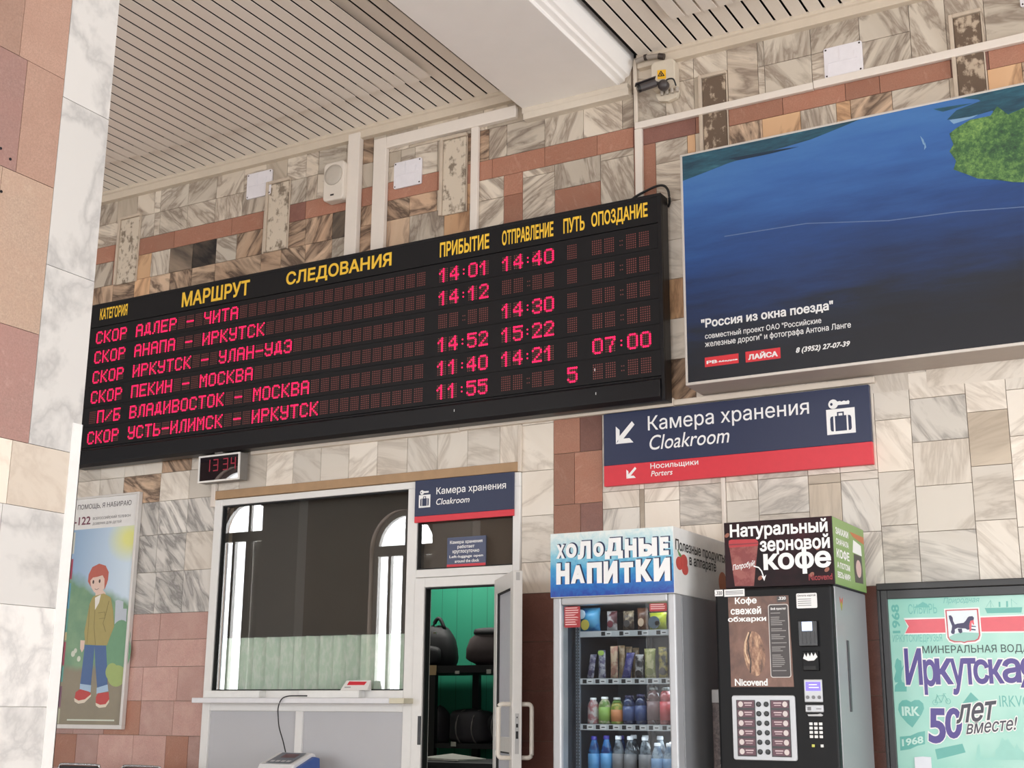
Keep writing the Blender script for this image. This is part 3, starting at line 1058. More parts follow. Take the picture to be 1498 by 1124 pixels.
# leaf hinged on the right jamb and swung out towards the hall
Hx, Hy = -4.035, -.048
Fx, Fy = -3.648, -.50
Ld = math.hypot(Fx - Hx, Fy - Hy)
du = ((Fx - Hx) / Ld, (Fy - Hy) / Ld)
dn = (-du[1], du[0])
if dn[0] > 0:
    dn = (-dn[0], -dn[1])            # dn: towards the inner face of the leaf
def LP(u, n, z):
    return (Hx + du[0] * u + dn[0] * n, Hy + du[1] * u + dn[1] * n, z)
def lbox(mb, u0, u1, n0, n1, z0, z1, m=0):
    v = [LP(u, n, z) for z in (z0, z1) for (u, n) in ((u0, n0), (u1, n0), (u1, n1), (u0, n1))]
    mb.idx(v, [(0, 1, 2, 3), (7, 6, 5, 4), (0, 4, 5, 1), (1, 5, 6, 2), (2, 6, 7, 3), (3, 7, 4, 0)], m)
leaf = root('door_leaf', 'white framed cloakroom door leaf swung open beside the pink and dark stone wall', 'door', (Hx, Hy, 0))
ZL = 2.085
T2 = .027
m_ = MB()
lbox(m_, 0, .085, -T2, T2, .02, ZL)
lbox(m_, Ld - .085, Ld, -T2, T2, .02, ZL)
lbox(m_, .085, Ld - .085, -T2, T2, ZL - .09, ZL)
lbox(m_, .085, Ld - .085, -T2, T2, .02, .12)
lbox(m_, .085, Ld - .085, -T2, T2, 1.09, 1.17)
m_.build('leaf_frame', ALU, leaf, bevel=.003)
m_ = MB()
for z0, z1 in ((1.17, ZL - .09), (.12, 1.09)):
    lbox(m_, .085, .094, -T2 + .005, T2 - .004, z0, z1)
    lbox(m_, Ld - .094, Ld - .085, -T2 + .005, T2 - .004, z0, z1)
    lbox(m_, .094, Ld - .094, -T2 + .005, T2 - .004, z1 - .008, z1)
m_.build('leaf_gasket', GASKET, leaf)
m_ = MB()
lbox(m_, .094, Ld - .094, -.008, .008, 1.17, ZL - .098)
lbox(m_, .094, Ld - .094, -.008, .008, .12, 1.082)
m_.build('leaf_panel', mat('frosted_white_panel', (214, 216, 226), .3), leaf)
m_ = MB()
lbox(m_, Ld, Ld + .0015, -.011, .011, 1.085, 1.30)
lbox(m_, Ld, Ld + .0015, -.011, .011, 2.03, 2.075)
m_.build('lock_plate', mat('brushed_lock_plate', (190, 190, 190), .35, .7), leaf)
m_ = MB()
lbox(m_, Ld + .0012, Ld + .0022, -.006, .006, 1.225, 1.245)
lbox(m_, Ld + .0012, Ld + .0022, -.007, .007, 1.165, 1.205)
lbox(m_, Ld + .0012, Ld + .0022, -.003, .003, 1.275, 1.283)
m_.build('lock_slot', GASKET, leaf)
HND = mat('cream_plastic_handle', (226, 220, 210), .35)
for sgn in (1, -1):
    u = Ld - .055
    pth = [LP(u, sgn * T2, 1.35)]
    for k in range(7):
        a = PI / 2 * k / 6
        pth.append(LP(u, sgn * (T2 + .045 + .022 * math.sin(a)), 1.35 - .022 * (1 - math.cos(a))))
    for k in range(7):
        a = PI / 2 * k / 6
        pth.append(LP(u, sgn * (T2 + .067 - .022 * (1 - math.cos(a))), 1.085 - .022 * math.sin(a)))
    pth.append(LP(u, sgn * T2, 1.063))
    m_ = MB()
    m_.tube(pth, .0125, 12)
    m_.build('pull_handle', HND, leaf, smooth=True)

# ------------------------------------------------------------------ room behind the glazing
rm = MB()
rm.box(-8.2, -3.3, 2.5, 2.6, 0, 2.9)
rm.box(-8.3, -8.2, .3, 2.6, 0, 2.9)
rm.box(-3.3, -3.2, .3, 2.6, 0, 2.9)
rm.box(-8.2, -3.3, .3, 2.6, 2.9, 3.0)
GK = NT('green_painted_boards')
gp = GK.pos()
gsx = GK.n('ShaderNodeSeparateXYZ', {0: gp}).outputs[0]
gf = GK.math('FRACT', GK.math('DIVIDE', gsx, .148))
gl_ = GK.math('LESS_THAN', gf, .03)
GK.bsdf(GK.mix(gl_, RGB((44, 142, 112)), RGB((24, 92, 72))), .55)
struct(rm.build('wall_back_room', GK.m))
area_light('cloakroom_ceiling_lamp', (-6.4, 1.0, 2.85), (0, 0, 0), .8, .3, 7, (1, .97, .9))
area_light('cloakroom_ceiling_lamp', (-5.7, 1.95, 2.85), (0, 0, 0), 1.2, .3, 20, (1, .97, .9))

BLACKM = mat('black_shelf_steel', (30, 30, 32), .5)
rk = root('storage_rack', 'black metal storage rack of bags against the green wall in the cloakroom', 'shelf rack', (-5.6, 2.1, 0))
for z0, z1 in ((1.60, 1.655), (1.04, 1.075), (.45, .48)):
    m_ = MB()
    m_.box(-6.9, -4.5, 1.75, 2.45, z0, z1)
    m_.build('shelf', BLACKM, rk)
for xx in (-6.8, -5.66, -4.55):
    for yy in (1.75, 2.4):
        m_ = MB()
        m_.box(xx - .03, xx + .03, yy - .012, yy + .03, 0, 1.6)
        m_.build('upright', BLACKM, rk)
LBL = mat('shelf_tag', (188, 186, 176), .6)
for bx in ((-5.4535,-5.4153,1.5907,1.6134), (-5.1740,-5.1342,1.5900,1.6220), (-5.4797,-5.4346,1.0551,1.0878)):
    m_ = MB()
    m_.box(bx[0], bx[1], 1.741, 1.7455, bx[2], bx[3])
    m_.build('shelf_label', LBL, rk)
m_ = MB()
q = ((-5.7282,-5.6251,1.5833,1.6575))
m_.box(q[0], q[1], 1.735, 1.7455, q[2], q[3])
m_.build('notice_board', mat('tan_cardboard', (178, 150, 112), .7), rk)['label'] = 'tan cardboard tag'

def blob(c, r, n=16, m=12, sq=2.6, ztaper=0.0, wob=.03, seed=1, floor=None):
    """soft bag-like body: a squared ellipsoid with slumps"""
    rr = random.Random(seed)
    ph = [rr.uniform(0, 6.28) for _ in range(6)]
    mb = MB()
    vs = []
    for j in range(m + 1):
        v = -PI / 2 + PI * j / m
        for i in range(n):
            u = 2 * PI * i / n
            def sp(x, e):
                return math.copysign(abs(x) ** (2 / e), x)
            cx_, cy_, cz_ = sp(math.cos(v), sq) * sp(math.cos(u), sq), sp(math.cos(v), sq) * sp(math.sin(u), sq), sp(math.sin(v), sq)
            k = 1 - ztaper * (cz_ + 1) / 2
            w_ = 1 + wob * (math.sin(3 * u + ph[0]) + math.sin(5 * v + ph[1]) + math.sin(2 * u + 4 * v + ph[2]))
            vs.append((c[0] + r[0] * cx_ * k * w_, c[1] + r[1] * cy_ * k * w_, max(c[2] + r[2] * cz_ * w_, floor if floor is not None else -9)))
    fs = []
    for j in range(m):
        for i in range(n):
            i2 = (i + 1) % n
            fs.append((j * n + i, j * n + i2, (j + 1) * n + i2, (j + 1) * n + i))
    mb.idx(vs, fs)
    return mb
BAGB = mat('black_nylon', (24, 24, 28), .7, var=.25, scale=18)
BAGD = mat('dark_canvas', (58, 46, 46), .75, var=.25, scale=18)
BAGT = mat('tan_leather', (150, 104, 82), .6, var=.2, scale=14)
BAGG = mat('charcoal_cloth', (66, 62, 66), .8, var=.25, scale=14)
METAL = mat('bright_buckle', (190, 186, 178), .3, .8)
def handle(parent, x, y, z, w, h, mt, r=.012):
    m_ = MB()
    m_.tube([(x - w / 2 + w * k / 10, y, z + h * math.sin(PI * k / 10)) for k in range(11)], r, 8)
    return m_.build('bag_handle', mt, parent, smooth=True)
bp = root('backpack', 'black backpack with a looped handle on the top shelf in the cloakroom', 'bag', (-5.78, 2.02, 1.655))
blob((-5.80, 2.02, 1.80), (.19, .13, .17), ztaper=.32, sq=3.2, seed=4, floor=1.657).build('bag_body', BAGB, bp, smooth=True)
blob((-5.80, 1.88, 1.74), (.13, .04, .075), seed=6, floor=1.657).build('front_pocket', BAGB, bp, smooth=True)
handle(bp, -5.78, 2.0, 1.95, .12, .085, BAGB, .016)
m_ = MB(); m_.box(-5.74, -5.715, 1.865, 1.875, 1.905, 1.92); m_.build('buckle', METAL, bp)
du_ = root('duffel_bag', 'dark brown holdall on the top shelf in the cloakroom, beside the backpack', 'bag', (-5.25, 2.02, 1.655))
blob((-5.20, 2.02, 1.79), (.27, .16, .135), seed=9, ztaper=.12, sq=4.2, floor=1.657).build('bag_body', BAGD, du_, smooth=True)
blob((-5.17, 2.02, 1.915), (.25, .13, .035), seed=11, sq=3.6).build('top_flap', BAGB, du_, smooth=True)
lb = root('leather_bag', 'slouched tan leather bag on the middle shelf in the cloakroom', 'bag', (-5.85, 2.0, 1.075))
blob((-5.84, 2.0, 1.20), (.13, .12, .17), ztaper=.45, seed=14, floor=1.077).build('bag_body', BAGT, lb, smooth=True)
blob((-5.73, 1.98, 1.20), (.07, .11, .15), ztaper=.2, seed=15, floor=1.077).build('side_panel', BAGG, lb, smooth=True)
handle(lb, -5.82, 1.95, 1.33, .10, .06, BAGD, .010)
m_ = MB(); m_.box(-5.80, -5.77, 1.868, 1.878, 1.315, 1.33); m_.build('buckle', METAL, lb)
sb = root('sports_bag', 'dark patterned sports bag with pale piping beside the tan leather bag', 'bag', (-5.4, 2.0, 1.075))
blob((-5.45, 2.0, 1.20), (.17, .13, .13), sq=3.4, seed=19, floor=1.077).build('bag_body', BAGG, sb, smooth=True)
m_ = MB()
for xx in (-5.50, -5.36):
    m_.tube([(xx, 1.99 - .15 * math.cos(PI * (k / 10 - .5)), 1.19 + .135 * math.sin(PI * (k / 10 - .5))) for k in range(11)], .006, 6)
m_.build('piping', mat('pale_piping', (140, 132, 130), .6), sb, smooth=True)
rb_ = root('round_bag', 'round black bag next to the patterned sports bag on the middle cloakroom shelf', 'bag', (-5.15, 2.0, 1.075))
blob((-5.16, 2.0, 1.20), (.13, .14, .14), seed=23, sq=2.1, floor=1.077).build('bag_body', BAGB, rb_, smooth=True)
m_ = MB()
m_.tube([(-5.19 + .0 * k, 2.0 - .15 * math.cos(PI * (k / 10 - .5)), 1.2 + .142 * math.sin(PI * (k / 10 - .5))) for k in range(11)], .005, 6)
m_.build('piping', mat('pale_piping', (140, 132, 130), .6), rb_, smooth=True)
tk = root('trunk', 'black trunk standing just inside the cloakroom door', 'trunk', (-4.95, 1.05, 0))
m_ = MB(); m_.box(-5.5, -4.3, .75, 1.4, 0, .985); m_.build('trunk_body', BAGB, tk, bevel=.03)
m_ = MB(); m_.box(-5.51, -4.29, .74, 1.41, .86, .90); m_.build('trunk_rim', BLACKM, tk, bevel=.01)
m_ = MB()
pv = [(-5.12, .80, 1.0), (-4.82, .78, .992), (-4.76, 1.05, .992), (-5.05, 1.08, 1.02)]
m_.idx([(p[0], p[1], .988) for p in pv] + [(p[0], p[1], p[2] + .006) for p in pv], [(3, 2, 1, 0), (4, 5, 6, 7), (0, 1, 5, 4), (1, 2, 6, 5), (2, 3, 7, 6), (3, 0, 4, 7)])
tag(m_.build('newspaper', mat('newsprint', (206, 204, 196), .8, var=.15)), 'creased sheet of newspaper lying on the black trunk inside the door', 'newspaper')

# ------------------------------------------------------------------ departure board
def vecfit(s): return s
BK = mat('black_board_casing', (24, 23, 26), .35, var=.05, spec=.3)
BKP = mat('black_board_panel', (29, 28, 30), .45, var=.05, spec=.2)
YELLOW = mat('yellow_vinyl', (242, 196, 58), .5, var=.03)
LED_ON = mat('lit_red_led', (200, 16, 60), .4, emit=(255, 18, 80), estr=1.7)
LED_OFF = mat('unlit_red_led', (124, 66, 62), .5)
bd = root('departure_board', 'long black train departure board with red dot-matrix rows and yellow headings', 'departure board', (-5.25, -.1, 3.065))
BX0, BX1, BY = -7.68, -2.874, -.155
m_ = MB()
m_.box(BX0, BX1, BY + .014, -.05, 3.066, 4.345)
m_.box(BX0, BX1, BY - .004, BY + .014, 4.325, 4.345)
m_.box(BX0, BX0 + .02, BY - .004, BY + .014, 3.066, 4.325)
m_.box(BX1 - .022, BX1, BY - .004, BY + .014, 3.066, 4.325)
m_.prism_x([(BY - .004, 3.196), (BY - .020, 3.185), (BY - .020, 3.085), (BY + .01, 3.066), (BY + .014, 3.066), (BY + .014, 3.206), (BY - .004, 3.206)], BX0 + .02, BX1 - .022)
m_.build('casing', BK, bd, bevel=.003)
for x in (-7.4, -6.2, -5.0, -3.8, -2.95):
    m_ = MB(); m_.box(x - .03, x + .03, -.052, -.0115, 3.3, 4.2); m_.build('wall_bracket', BK, bd)
m_ = MB()
m_.box(BX0 + .02, BX1 - .022, BY, BY + .0135, 4.160, 4.325)
m_.build('heading_panel', BKP, bd)
for s, x0, x1, z0, z1 in (('КАТЕГОРИЯ', -7.545, -7.256, 4.211, 4.303), ('МАРШРУТ', -6.703, -6.057, 4.19, 4.304), ('СЛЕДОВАНИЯ', -5.725, -4.828, 4.188, 4.303),
                          ('ПРИБЫТИЕ', -4.444, -4.068, 4.197, 4.299), ('ОТПРАВЛЕНИЕ', -3.973, -3.602, 4.196, 4.297), ('ПУТЬ', -3.532, -3.384, 4.199, 4.297), ('ОПОЗДАНИЕ', -3.338, -2.961, 4.19, 4.301)):
    writing(bd, 'heading_lettering', [(s, x0, x1, z0, z1)], BY - .0015, YELLOW, bold=.028)
G5 = {
 'С': '01110 10001 10000 10000 10000 10001 01110', 'К': '10001 10010 10100 11000 10100 10010 10001', 'О': '01110 10001 10001 10001 10001 10001 01110',
 'Р': '11110 10001 10001 11110 10000 10000 10000', 'А': '01110 10001 10001 11111 10001 10001 10001', 'Д': '00110 01010 01010 01010 01010 11111 10001',
 'Л': '00111 01001 01001 01001 01001 01001 10001', 'Е': '11111 10000 10000 11110 10000 10000 11111', 'Ч': '10001 10001 10001 01111 00001 00001 00001',
 'И': '10001 10001 10011 10101 11001 10001 10001', 'Т': '11111 00100 00100 00100 00100 00100 00100', 'Н': '10001 10001 10001 11111 10001 10001 10001',
 'П': '11111 10001 10001 10001 10001 10001 10001', 'У': '10001 10001 10001 01111 00001 10001 01110', 'Э': '01110 10001 00001 00111 00001 10001 01110',
 'М': '10001 11011 10101 10101 10001 10001 10001', 'В': '11110 10001 10001 11110 10001 10001 11110', 'Ь': '10000 10000 10000 11110 10001 10001 11110',
 'Б': '11111 10000 10000 11110 10001 10001 11110', '/': '00000 00001 00010 00100 01000 10000 00000', '-': '00000 00000 00000 11111 00000 00000 00000',
 '0': '01110 10001 10001 10001 10001 10001 01110', '1': '00100 01100 10100 00100 00100 00100 00100', '2': '01110 10001 00001 00010 00100 01000 11111',
 '3': '01110 10001 00001 00110 00001 10001 01110', '4': '00010 00110 01010 10010 11111 00010 00010', '5': '11111 10000 11110 00001 00001 10001 01110',
 '7': '11111 00001 00010 00010 00100 00100 00100', '9': '01110 10001 10001 01111 00001 00001 01110', '6': '01110 10000 10000 11110 10001 10001 01110', '8': '01110 10001 10001 01110 10001 10001 01110',
 ' ': '00000 00000 00000 00000 00000 00000 00000'}
LP_ = .0140
PITCH = .0842
ROWS = [('СКОР', 'АДЛЕР - ЧИТА', '1401', '1440', ' ', '    '), ('СКОР', 'АНАПА - ИРКУТСК', '1412', '    ', ' ', '    '),
        ('СКОР', 'ИРКУТСК - УЛАН-УДЭ', '    ', '1430', ' ', '    '), ('СКОР', 'ПЕКИН - МОСКВА', '1452', '1522', ' ', '    '),
        (' П/Б', 'ВЛАДИВОСТОК - МОСКВА', '1140', '1421', ' ', '0700'), ('СКОР', 'УСТЬ-ИЛИМСК - ИРКУТСК', '1155', '    ', '5', '    ')]
for i, (cat_, route, arr, dep, path, late) in enumerate(ROWS):
    zt = 4.119 - .157 * i
    on, off = MB(), MB()
    fields = [on]
    def new_field():
        fields.append(MB())
    def ch(c, x):
        g = G5[c].split()
        for r in range(7):
            for q in range(5):
                lit = g[r][q] == '1'
                (fields[-1] if lit else off).disc(x + (q + .5) * LP_, BY - (.0016 if lit else .0012), zt - (r + .5) * LP_, .0074 if lit else .0047, 6)
    def colon(x, lit):
        for r in (2, 4):
            for q in (0, 1) if not lit else (0,):
                (fields[-1] if lit else off).disc(x + q * LP_, BY - .0014, zt - (r + .5) * LP_, .0058 if lit else .0042, 6)
    for k, c in enumerate(cat_):
        ch(c, -7.565 + k * PITCH)
    for k, c in enumerate(route.ljust(31)):
        if k == 0 or c == ' ':
            new_field()
        ch(c, -7.147 + k * PITCH)
    for digits, xs, cxn in ((arr, (-4.446, -4.362, -4.222, -4.138), -4.257), (dep, (-3.971, -3.887, -3.752, -3.668), -3.784), (late, (-3.338, -3.254, -3.108, -3.024), -3.146)):
        new_field()
        for c, x in zip(digits, xs):
            ch(c, x)
        colon(cxn, digits.strip() != '')
    new_field()
    ch(path, -3.508)
    rp = MB()
    rp.box(BX0 + .02, BX1 - .022, BY, BY + .0135, zt - .157 + .036, zt + .034)
    row = rp.build('display_row', BKP, bd)
    for mb_ in fields:
        if mb_.f:
            mb_.build('lit_dots', LED_ON, row)
    off.build('unlit_dots', LED_OFF, row)
sc_ = MB()
for x, z in ((-4.30, 3.14), (-3.31, 3.138), (-3.325, 3.29)):
    sc_.box(x, x + .004, BY - .021 if z < 3.2 else BY - .002, BY - .0195 if z < 3.2 else BY, z, z + .016)
sc_.build('scratch_mark', WHITEP, bd)

# black cable looping over the right end of the board
lp = MB()
p0 = [(-3.16, -.03, 4.36), (-3.09, -.05, 4.395), (-3.0, -.06, 4.42), (-2.93, -.07, 4.43), (-2.885, -.075, 4.42), (-2.858, -.08, 4.385), (-2.853, -.075, 4.345), (-2.862, -.05, 4.315), (-2.88, -.03, 4.30)]
def smooth_path(pts, n=6):
    out = []
    P_ = [Vector(p) for p in pts]
    for i in range(len(P_) - 1):
        a, b, c, d = P_[max(i - 1, 0)], P_[i], P_[i + 1], P_[min(i + 2, len(P_) - 1)]
        for k in range(n):
            t = k / n
            out.append(.5 * ((2 * b) + (-a + c) * t + (2 * a - 5 * b + 4 * c - d) * t * t + (-a + 3 * b - 3 * c + d) * t ** 3))
    out.append(P_[-1])
    return out
lp.tube(smooth_path(p0), .008, 8)
tag(lp.build('power_cable', mat('black_rubber_cable', (22, 22, 24), .5), smooth=True), 'thick black cable looping over the end of the departure board beside the billboard', 'cable')

# ------------------------------------------------------------------ digital wall clock under the board
ck = root('wall_clock', 'small digital clock in a white edged frame hanging between departure board and window', 'clock', (-6.26, -.03, 2.9))
GREYM = mat('grey_metal_case', (134, 130, 126), .45, .3)
tilt = math.radians(1.3)
def KP(x, n, z):
    """clock case: hinged on its lower back edge, leaning out at the top; n is depth towards the wall"""
    zz, yy = z * math.cos(tilt) + n * math.sin(tilt), -z * math.sin(tilt) + n * math.cos(tilt)
    return (x, -.118 + yy, 2.862 + zz)
def kbox(mb, x0, x1, n0, n1, z0, z1, m=0):
    v = [KP(x, n, z) for z in (z0, z1) for (x, n) in ((x0, n0), (x1, n0), (x1, n1), (x0, n1))]
    mb.idx(v, [(0, 3, 2, 1), (4, 5, 6, 7), (0, 1, 5, 4), (1, 2, 6, 5), (2, 3, 7, 6), (3, 0, 4, 7)], m)
KX0, KX1, KH = -6.462, -6.085, .192
m_ = MB(); kbox(m_, KX0, KX1, .004, .085, 0, KH); m_.build('clock_case', GREYM, ck, bevel=.003)
m_ = MB()
for a in ((KX0, KX1, 0, .012), (KX0, KX1, KH - .012, KH)):
    kbox(m_, a[0], a[1], -.004, .006, a[2], a[3])
for a in ((KX0, KX0 + .012), (KX1 - .012, KX1)):
    kbox(m_, a[0], a[1], -.004, .006, .012, KH - .012)
m_.build('white_bezel', mat('white_bezel', (238, 236, 232), .4), ck)
SCR = NT('dark_reflective_screen')
gl = SCR.n('ShaderNodeBsdfGlossy', {'Color': (.55, .55, .55, 1), 'Roughness': .01})
dfz = SCR.n('ShaderNodeBsdfDiffuse', {'Color': RGB((38, 30, 36))})
mx = SCR.n('ShaderNodeMixShader', {0: .30, 1: dfz.outputs[0], 2: gl.outputs[0]})
SCR.t.links.new(mx.outputs[0], SCR.out.inputs[0])
m_ = MB(); kbox(m_, KX0 + .012, KX1 - .012, .0, .006, .012, KH - .012); scr = m_.build('clock_screen', SCR.m, ck)
m_ = MB()
SEG = {'1': 'bc', '3': 'abcdg', '7': 'abc', '4': 'bcfg', '2': 'abged', '0': 'abcdef'}
def seg7(ch_, x, z, w_, h_):
    t = .008
    S = {'a': (x, x + w_, z + h_ - t, z + h_), 'g': (x, x + w_, z + h_ / 2 - t / 2, z + h_ / 2 + t / 2), 'd': (x, x + w_, z, z + t), 'f': (x, x + t, z + h_ / 2, z + h_), 'e': (x, x + t, z, z + h_ / 2),
         'b': (x + w_ - t, x + w_, z + h_ / 2, z + h_), 'c': (x + w_ - t, x + w_, z, z + h_ / 2)}
    for q in SEG[ch_]:
        a = S[q]
        kbox(m_, a[0], a[1], -.0016, -.0004, a[2], a[3])
for c, x in zip('1334', (-6.40, -6.325, -6.235, -6.165)):
    seg7(c, x, .075, .045, .085)
m_.build('red_digits', mat('dim_red_segments', (120, 26, 44), .5, emit=(190, 30, 60), estr=.22), ck)
m_ = MB(); m_.box(-6.31, -6.24, -.13, -.02, 3.058, 3.068); m_.box(-6.33, -6.22, -.03, -.009, 3.04, 3.075); m_.build('hanging_bracket', GREYM, ck)

# ------------------------------------------------------------------ billboard
bbr = root('billboard', 'huge framed billboard of a blue lake and green headland above the cloakroom sign', 'billboard', (-1.2, -.15, 2.9))
GX0, GX1, GZ0, GZ1, GY = -2.452, 1.6, 2.83, 4.095, -.28
q0 = [(-2.690,4.496),(-2.698,3.098),(-0.892,3.099),(-0.776,4.502)]
GX0, GZ1, GZ0 = (q0[0][0] + q0[1][0]) / 2, (q0[0][1] + q0[3][1]) / 2, (q0[1][1] + q0[2][1]) / 2
GX1 = [(-0.521,4.380)][0][0] + .0135
m_ = MB()
m_.box(GX0, GX1, GY + .006, -.012, GZ0, GZ1)
m_.build('light_box', mat('grey_box_side', (168, 156, 148), .5), bbr)
m_ = MB()
m_.box(GX0, GX1, GY - .004, GY + .006, GZ0, GZ0 + .016)
m_.box(GX0, GX1, GY - .004, GY + .006, GZ1 - .012, GZ1)
m_.box(GX0, GX0 + .014, GY - .004, GY + .006, GZ0 + .016, GZ1 - .012)
m_.box(GX1 - .014, GX1, GY - .004, GY + .006, GZ0 + .016, GZ1 - .012)
m_.build('aluminium_edge', mat('aluminium_edge', (206, 200, 194), .35, .4), bbr, bevel=.002)
LK = NT('lake_print')
lp_ = LK.pos()
sx = LK.n('ShaderNodeSeparateXYZ', {0: lp_})
hz_ = LK.math('DIVIDE', LK.math('SUBTRACT', sx.outputs[2], GZ0), GZ1 - GZ0)
wx = LK.math('DIVIDE', LK.math('SUBTRACT', sx.outputs[0], GX0), 2.0)
strk = LK.noise(LK.n('ShaderNodeMapping', {'Vector': lp_, 'Scale': (.8, 1, 5.0), 'Rotation': (0, .25, 0)}).outputs[0], 2.2, 7, .62)
g1 = LK.math('ADD', LK.math('SUBTRACT', hz_, LK.math('MULTIPLY', wx, .10)), LK.math('MULTIPLY', LK.math('SUBTRACT', strk, .5), .42))
lcol = LK.ramp(g1, [(0.08, (32, 34, 41)), (.20, (34, 40, 54)), (.32, (34, 50, 86)), (.52, (40, 70, 124)), (.76, (56, 98, 160)), (.95, (68, 114, 172))])
LK.bsdf(lcol, .35, spec=.35)
m_ = MB()
m_.box(GX0 + .014, GX1 - .014, GY, GY + .0058, GZ0 + .016, GZ1 - .012)
m_.build('lake_print', LK.m, bbr)
SH = NT('far_shore_print')
shp = SH.noise(SH.n('ShaderNodeMapping', {'Vector': SH.pos(), 'Scale': (.6, 1, 3)}).outputs[0], 9, 6, .65)
SH.bsdf(SH.ramp(shp, [(.35, (26, 58, 76)), (.6, (40, 86, 104)), (.75, (64, 112, 128))]), .3)
GY2 = GY - .0006
flat(bbr, 'far_shore', [[(-2.685,4.490),(-2.689,4.333),(-2.540,4.360),(-2.389,4.389),(-2.224,4.405),(-2.063,4.414),(-1.905,4.429),(-1.749,4.461),(-1.603,4.493),(-2.092,4.487),(-2.418,4.486)]], GY2, SH.m, .0006)
flat(bbr, 'low_spit', [[(-2.401,4.416),(-2.224,4.412),(-2.095,4.408),(-1.982,4.400),(-2.032,4.397),(-2.192,4.392),(-2.339,4.393)]], GY2 - .0003, mat('spit_print', (24, 46, 66), .3), .0006)
flat(bbr, 'right_shore', [[(-1.240,4.457),(-1.106,4.450),(-1.037,4.444),(-1.149,4.433),(-1.192,4.430)], [(-1.174,4.379),(-1.122,4.422),(-0.995,4.447),(-0.941,4.431),(-0.918,4.382),(-1.056,4.367)], [(-1.138,4.500),(-0.776,4.497),(-0.511,4.496),(-0.532,4.262),(-0.793,4.292),(-0.921,4.336),(-0.951,4.397),(-1.008,4.458)]], GY2 - .0002, SH.m, .0006)
GRN = NT('headland_print')
gn = GRN.noise(GRN.pos(), 48, 8, .75)
gn2 = GRN.noise(GRN.pos(), 5, 4, .6)
GRN.bsdf(GRN.ramp(GRN.math('ADD', GRN.math('MULTIPLY', gn, .6), GRN.math('MULTIPLY', gn2, .4)), [(.34, (34, 62, 50)), (.45, (58, 96, 58)), (.55, (104, 142, 76)), (.68, (164, 190, 110))]), .35)
flat(bbr, 'green_headland', [[(-1.166,4.298),(-1.129,4.321),(-1.058,4.352),(-0.954,4.352),(-0.917,4.397),(-0.867,4.339),(-0.785,4.359),(-0.521,4.380),(-0.561,3.942),(-0.819,3.952),(-0.871,3.963),(-0.949,3.991),(-1.042,4.017),(-1.094,4.051),(-1.160,4.092),(-1.143,4.138),(-1.173,4.198),(-1.150,4.232),(-1.159,4.265)]], GY2 - .0006, GRN.m, .0006)
flat(bbr, 'wave_marks', [[(-1.317,4.319),(-1.301,4.293),(-1.295,4.256),(-1.306,4.269)], [(-1.295,4.279),(-1.290,4.247),(-1.302,4.234)], [(-1.161,4.375),(-1.056,4.370),(-1.014,4.373),(-1.043,4.361),(-1.141,4.348)]], GY2 - .0004, mat('wave_print', (120, 156, 190), .3), .0004)
flat(bbr, 'print_seam', stroke([(-2.435,3.946),(-1.958,3.937),(-1.512,3.871),(-1.160,3.855),(-0.832,3.820),(-0.505,3.812)], .005), GY2 - .0004, mat('seam_print', (92, 112, 150), .3), .0004)
BT = mat('billboard_white_print', (224, 224, 224), .35)
GYT = GY - .0012
words(bbr, 'billboard_title', '"Россия из окна поезда"', *((-2.5919,-1.8352,3.4210,3.4666))[:2], 3.412, 3.474, GYT, BT, bold=.03)
b1 = [(-2.571,3.389),(-2.572,3.357),(-1.904,3.384),(-1.906,3.354),(-2.573,3.343),(-2.574,3.312),(-1.746,3.337),(-1.748,3.303),(-2.576,3.247),(-2.378,3.242),(-2.380,3.188),(-2.575,3.192),(-2.337,3.250),(-2.138,3.249),(-2.141,3.192),(-2.336,3.189),(-2.052,3.240),(-2.054,3.200),(-1.756,3.233),(-1.758,3.197)]
writing(bbr, 'billboard_caption', [('совместный проект ОАО "Российские', b1[0][0], b1[2][0], (b1[1][1] + b1[3][1]) / 2 - .008, (b1[0][1] + b1[2][1]) / 2 + .002),
                                   ('железные дороги" и фотографа Антона Ланге', b1[4][0], b1[6][0], (b1[5][1] + b1[7][1]) / 2 - .008, (b1[4][1] + b1[6][1]) / 2 + .002)], GYT, BT, bold=.01)
writing(bbr, 'billboard_telephone', [('8 (3952) 27-07-39', b1[16][0], b1[18][0], (b1[17][1] + b1[19][1]) / 2, (b1[16][1] + b1[18][1]) / 2)], GYT, BT, bold=.03, shear=.25)
REDB = mat('billboard_red_print', (206, 46, 56), .35)
la = (b1[8][0], b1[9][0], b1[11][1], b1[8][1])
lc = (b1[12][0], b1[13][0], b1[15][1], b1[12][1])
for n_, q, tx in (('red_logo', la, 'РВ-Медиа'), ('red_logo', lc, 'ЛАЙСА')):
    lg = flat(bbr, n_, [[(q[0], q[2]), (q[1], q[2]), (q[1], q[3]), (q[0], q[3])]], GY - .0008, REDB, .0006)
    if tx == 'ЛАЙСА':
        writing(lg, 'logo_lettering', [(tx, q[0] + .015, q[1] - .015, q[2] + .012, q[3] - .010)], GY - .0018, BT, bold=.05)
    else:
        writing(lg, 'logo_lettering', [('РВ', q[0] + .010, q[0] + .072, q[2] + .016, q[3] - .020), ('-Медиа', q[0] + .072, q[1] - .006, q[2] + .016, q[3] - .028)], GY - .0018, BT, bold=.05)

